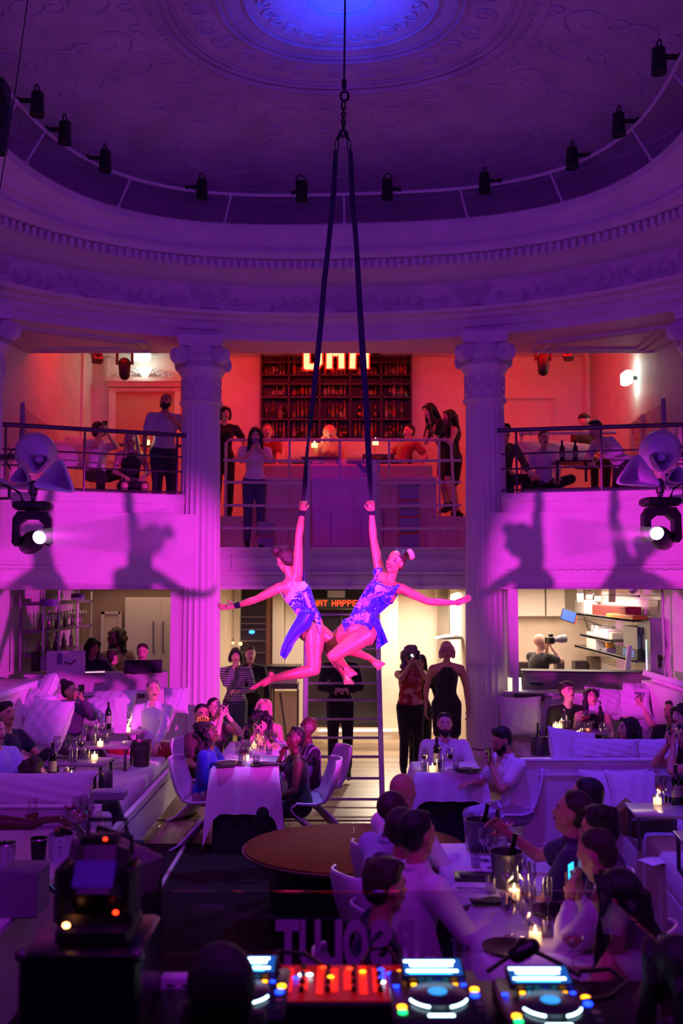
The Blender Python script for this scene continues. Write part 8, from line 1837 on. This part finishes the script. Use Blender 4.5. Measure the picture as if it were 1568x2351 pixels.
# cables over the decks
for i, pts in enumerate((((600, 2220), (640, 2185), (700, 2190), (740, 2215)), ((830, 2210), (850, 2180), (890, 2175), (910, 2205)), ((1120, 2230), (1170, 2195), (1205, 2180), (1240, 2190), (1290, 2215), (1330, 2240)), ((1330, 2230), (1400, 2225), (1440, 2255), (1400, 2290), (1330, 2300)))):
    mb = MB(); mb.tube([W(x, y, Z=ZD + .10) for x, y in pts], .009, 6); o = mb.build('cable', M_BPLAS); tag(o, ['black cable arching behind the leftmost media player', 'black cable arching behind the mixer', 'thick black cable bundle behind the right media player', 'black cable looping at the right end of the DJ desk'][i], 'cable')
r = thing('cable_knot', 'dark knot of cables behind the rightmost media player', 'cable', W(1205, 2190, Z=ZD + .12)); mb = MB(); mb.cap((-.03, 0, 0), (.03, 0, .03), .035, .03); mb.tube([V((.05 * math.cos(k * .9), .03 * math.sin(k * 1.3), .02 + .03 * math.sin(k))) for k in range(9)], .008, 5); mb.build('knot', M_BPLAS, r)
# glass screen with mirrored lettering
YG = 3.98 + .42; YG = 4.42
gs = thing('glass_screen', 'clear glass screen before the DJ desk with pale lettering seen in reverse', 'screen')
a = W(352, 2046, YG); b = W(1384, 2046, YG); M_SG = glassmat('screen_glass', (238, 230, 240), .035, .0, .5)
mb = MB(); mb.box(((a.x + b.x) / 2, YG, (a.z + ZD - .03) / 2), (b.x - a.x, .012, a.z - ZD + .03)); mb.build('front_pane', M_SG, gs)
mb = MB(); mb.box((b.x + .03, YG - .42, (a.z + ZD - .03) / 2 - .0), (.012, .84, a.z - ZD + .03), R(5)); mb.build('side_pane', M_SG, gs)
mb = MB(); mb.tube([V((b.x, YG, ZD)), V((b.x, YG, a.z))], .007, 6); mb.build('edge_profile', M_STEEL, gs)
M_LET = mat('frosted_letter', (160, 128, 158), .7)
txt = 'ABSOLUT'; fw_ = [None]
for pxa, pxb, chh in ((953, 1022, 'A'), (905, 952, 'B'), (850, 900, 'S'), (788, 845, 'O'), (742, 786, 'L'), (688, 736, 'U'), (633, 690, 'T')):
    cu = bpy.data.curves.new('letter', 'FONT'); cu.body = chh; cu.extrude = .002; cu.offset = .045; cu.size = 1
    o = bpy.data.objects.new('letter', cu); COL.objects.link(o); bpy.context.view_layer.update()
    me = bpy.data.meshes.new_from_object(o.evaluated_get(bpy.context.evaluated_depsgraph_get())); bpy.data.objects.remove(o)
    xs_ = [v.co.x for v in me.vertices]; ys_ = [v.co.y for v in me.vertices]; xa, xb, ya, yb = min(xs_), max(xs_), min(ys_), max(ys_)
    A_ = W(pxa, 2112, YG - .01); B_2 = W(pxb, 2224, YG - .01)
    for v in me.vertices:
        u_ = (v.co.x - xa) / (xb - xa); v_ = (v.co.y - ya) / (yb - ya); dz = v.co.z
        v.co = V((B_2.x + (A_.x - B_2.x) * u_, YG - .008 + (.001 if dz > 0 else -.001), B_2.z + (A_.z - B_2.z) * v_))
    me.materials.clear(); me.materials.append(M_LET); link('letter', me, gs)
# control sockets plate on a small white box at the lower left
r = thing('socket_box', 'pale socket box with two dark outlets left of the dark head', 'box', W(412, 2265, 4.0)); mb = MB(); mb.box((0, 0, 0), (.14, .06, .09), ch=.006); mb.build('box', M_WHITE, r); 
for k in (-.03, .03): mb = MB(); mb.box((k, -.031, .015), (.03, .003, .008)); mb.build('outlet', M_BLACK, r)
mb = MB(); mb.box((0, .05, -.5), (.06, .05, .9)); mb.build('post', M_BLACK, r)
# moving head on its flight case, back to us
fc = thing('flight_case', 'black flight case in the lower left foreground', 'case', (0, 0, 0)); p = W(215, 2140, 3.75); zc = p.z
mb = MB(); mb.box((p.x, 3.75, zc / 2), (.42, .42, zc), ch=.015); mb.build('case', M_BPLAS, fc); mb = MB(); mb.box((p.x - .0, 3.70, zc - .38), (.50, .40, .06)); mb.build('lower_rim', M_BLACK, fc)
for sx in (-1, 1): mb = MB(); mb.ell((p.x + sx * .2, 3.55, zc - .01), .025); mb.build('corner', M_DSTEEL, fc)
mh = thing('moving_head', 'large black moving head seen from behind on the flight case', 'moving head', (p.x + .03, 3.72, zc)); mh.scale = (.78, .78, .78)
mb = MB(); mb.box((0, 0, .04), (.34, .32, .08), ch=.02); mb.build('base', M_BLACK, mh)
mb = MB(); mb.box((-.17, 0, .20), (.05, .20, .26), ch=.02); mb.box((.15, 0, .20), (.05, .20, .26), ch=.02); mb.box((0, 0, .10), (.34, .2, .05)); mb.build('yoke', M_BLACK, mh)
mb = MB(); m = Matrix.Rotation(R(-38), 3, 'X'); mb.box((0, .0, .26), (.25, .20, .30), m, ch=.05); mb.build('head', M_BPLAS, mh); mb = MB(); mb.box((-.01, -.09, .30), (.19, .012, .13), m, ch=.004); mb.build('rear_panel', mat('blue_panel', (40, 60, 130), .4), mh)
mb = MB(); mb.box((-.02, .06, .42), (.18, .10, .05), ch=.012); mb.build('top_box', M_BLACK, mh)
for k, (x, y, z, mm, s_) in enumerate(((-.112, -.14, .10, OR, .017), (.105, -.12, .15, RD, .013), (.02, .02, .44, RD, .010))): mb = MB(); mb.ell((x, y - .03, z), (s_, .006, s_ * .8)); mb.build('indicator', [emat('lamp_orange', (255, 150, 90), 12), RD, RD][k], mh)
mb = MB(); mb.tube([V((-.09, .10, .42)), V((-.09, .12, .50)), V((.09, .12, .50)), V((.09, .10, .42))], .012, 6); mb.build('handle', M_BLACK, mh)
o = thing('equipment_box', 'tilted dark equipment box with a handle behind the moving head', 'box', W(262, 1985, 4.5), R(-30)); mb = MB(); mb.box((0, 0, 0), (.36, .22, .16), Matrix.Rotation(R(12), 3, 'Y'), ch=.012); mb.build('box', mat('mauve_case', (96, 70, 92), .5), o); mb = MB(); mb.tube([V((-.10, 0, .07)), V((-.10, 0, .15)), V((.10, 0, .13)), V((.10, 0, .05))], .011, 6); mb.build('handle', M_BLACK, o); mb = MB(); mb.box((0, .1, -.45), (.3, .1, .8)); mb.build('stand', M_BLACK, o)
# clear haze beam glass-like cone is left to the lamps themselves
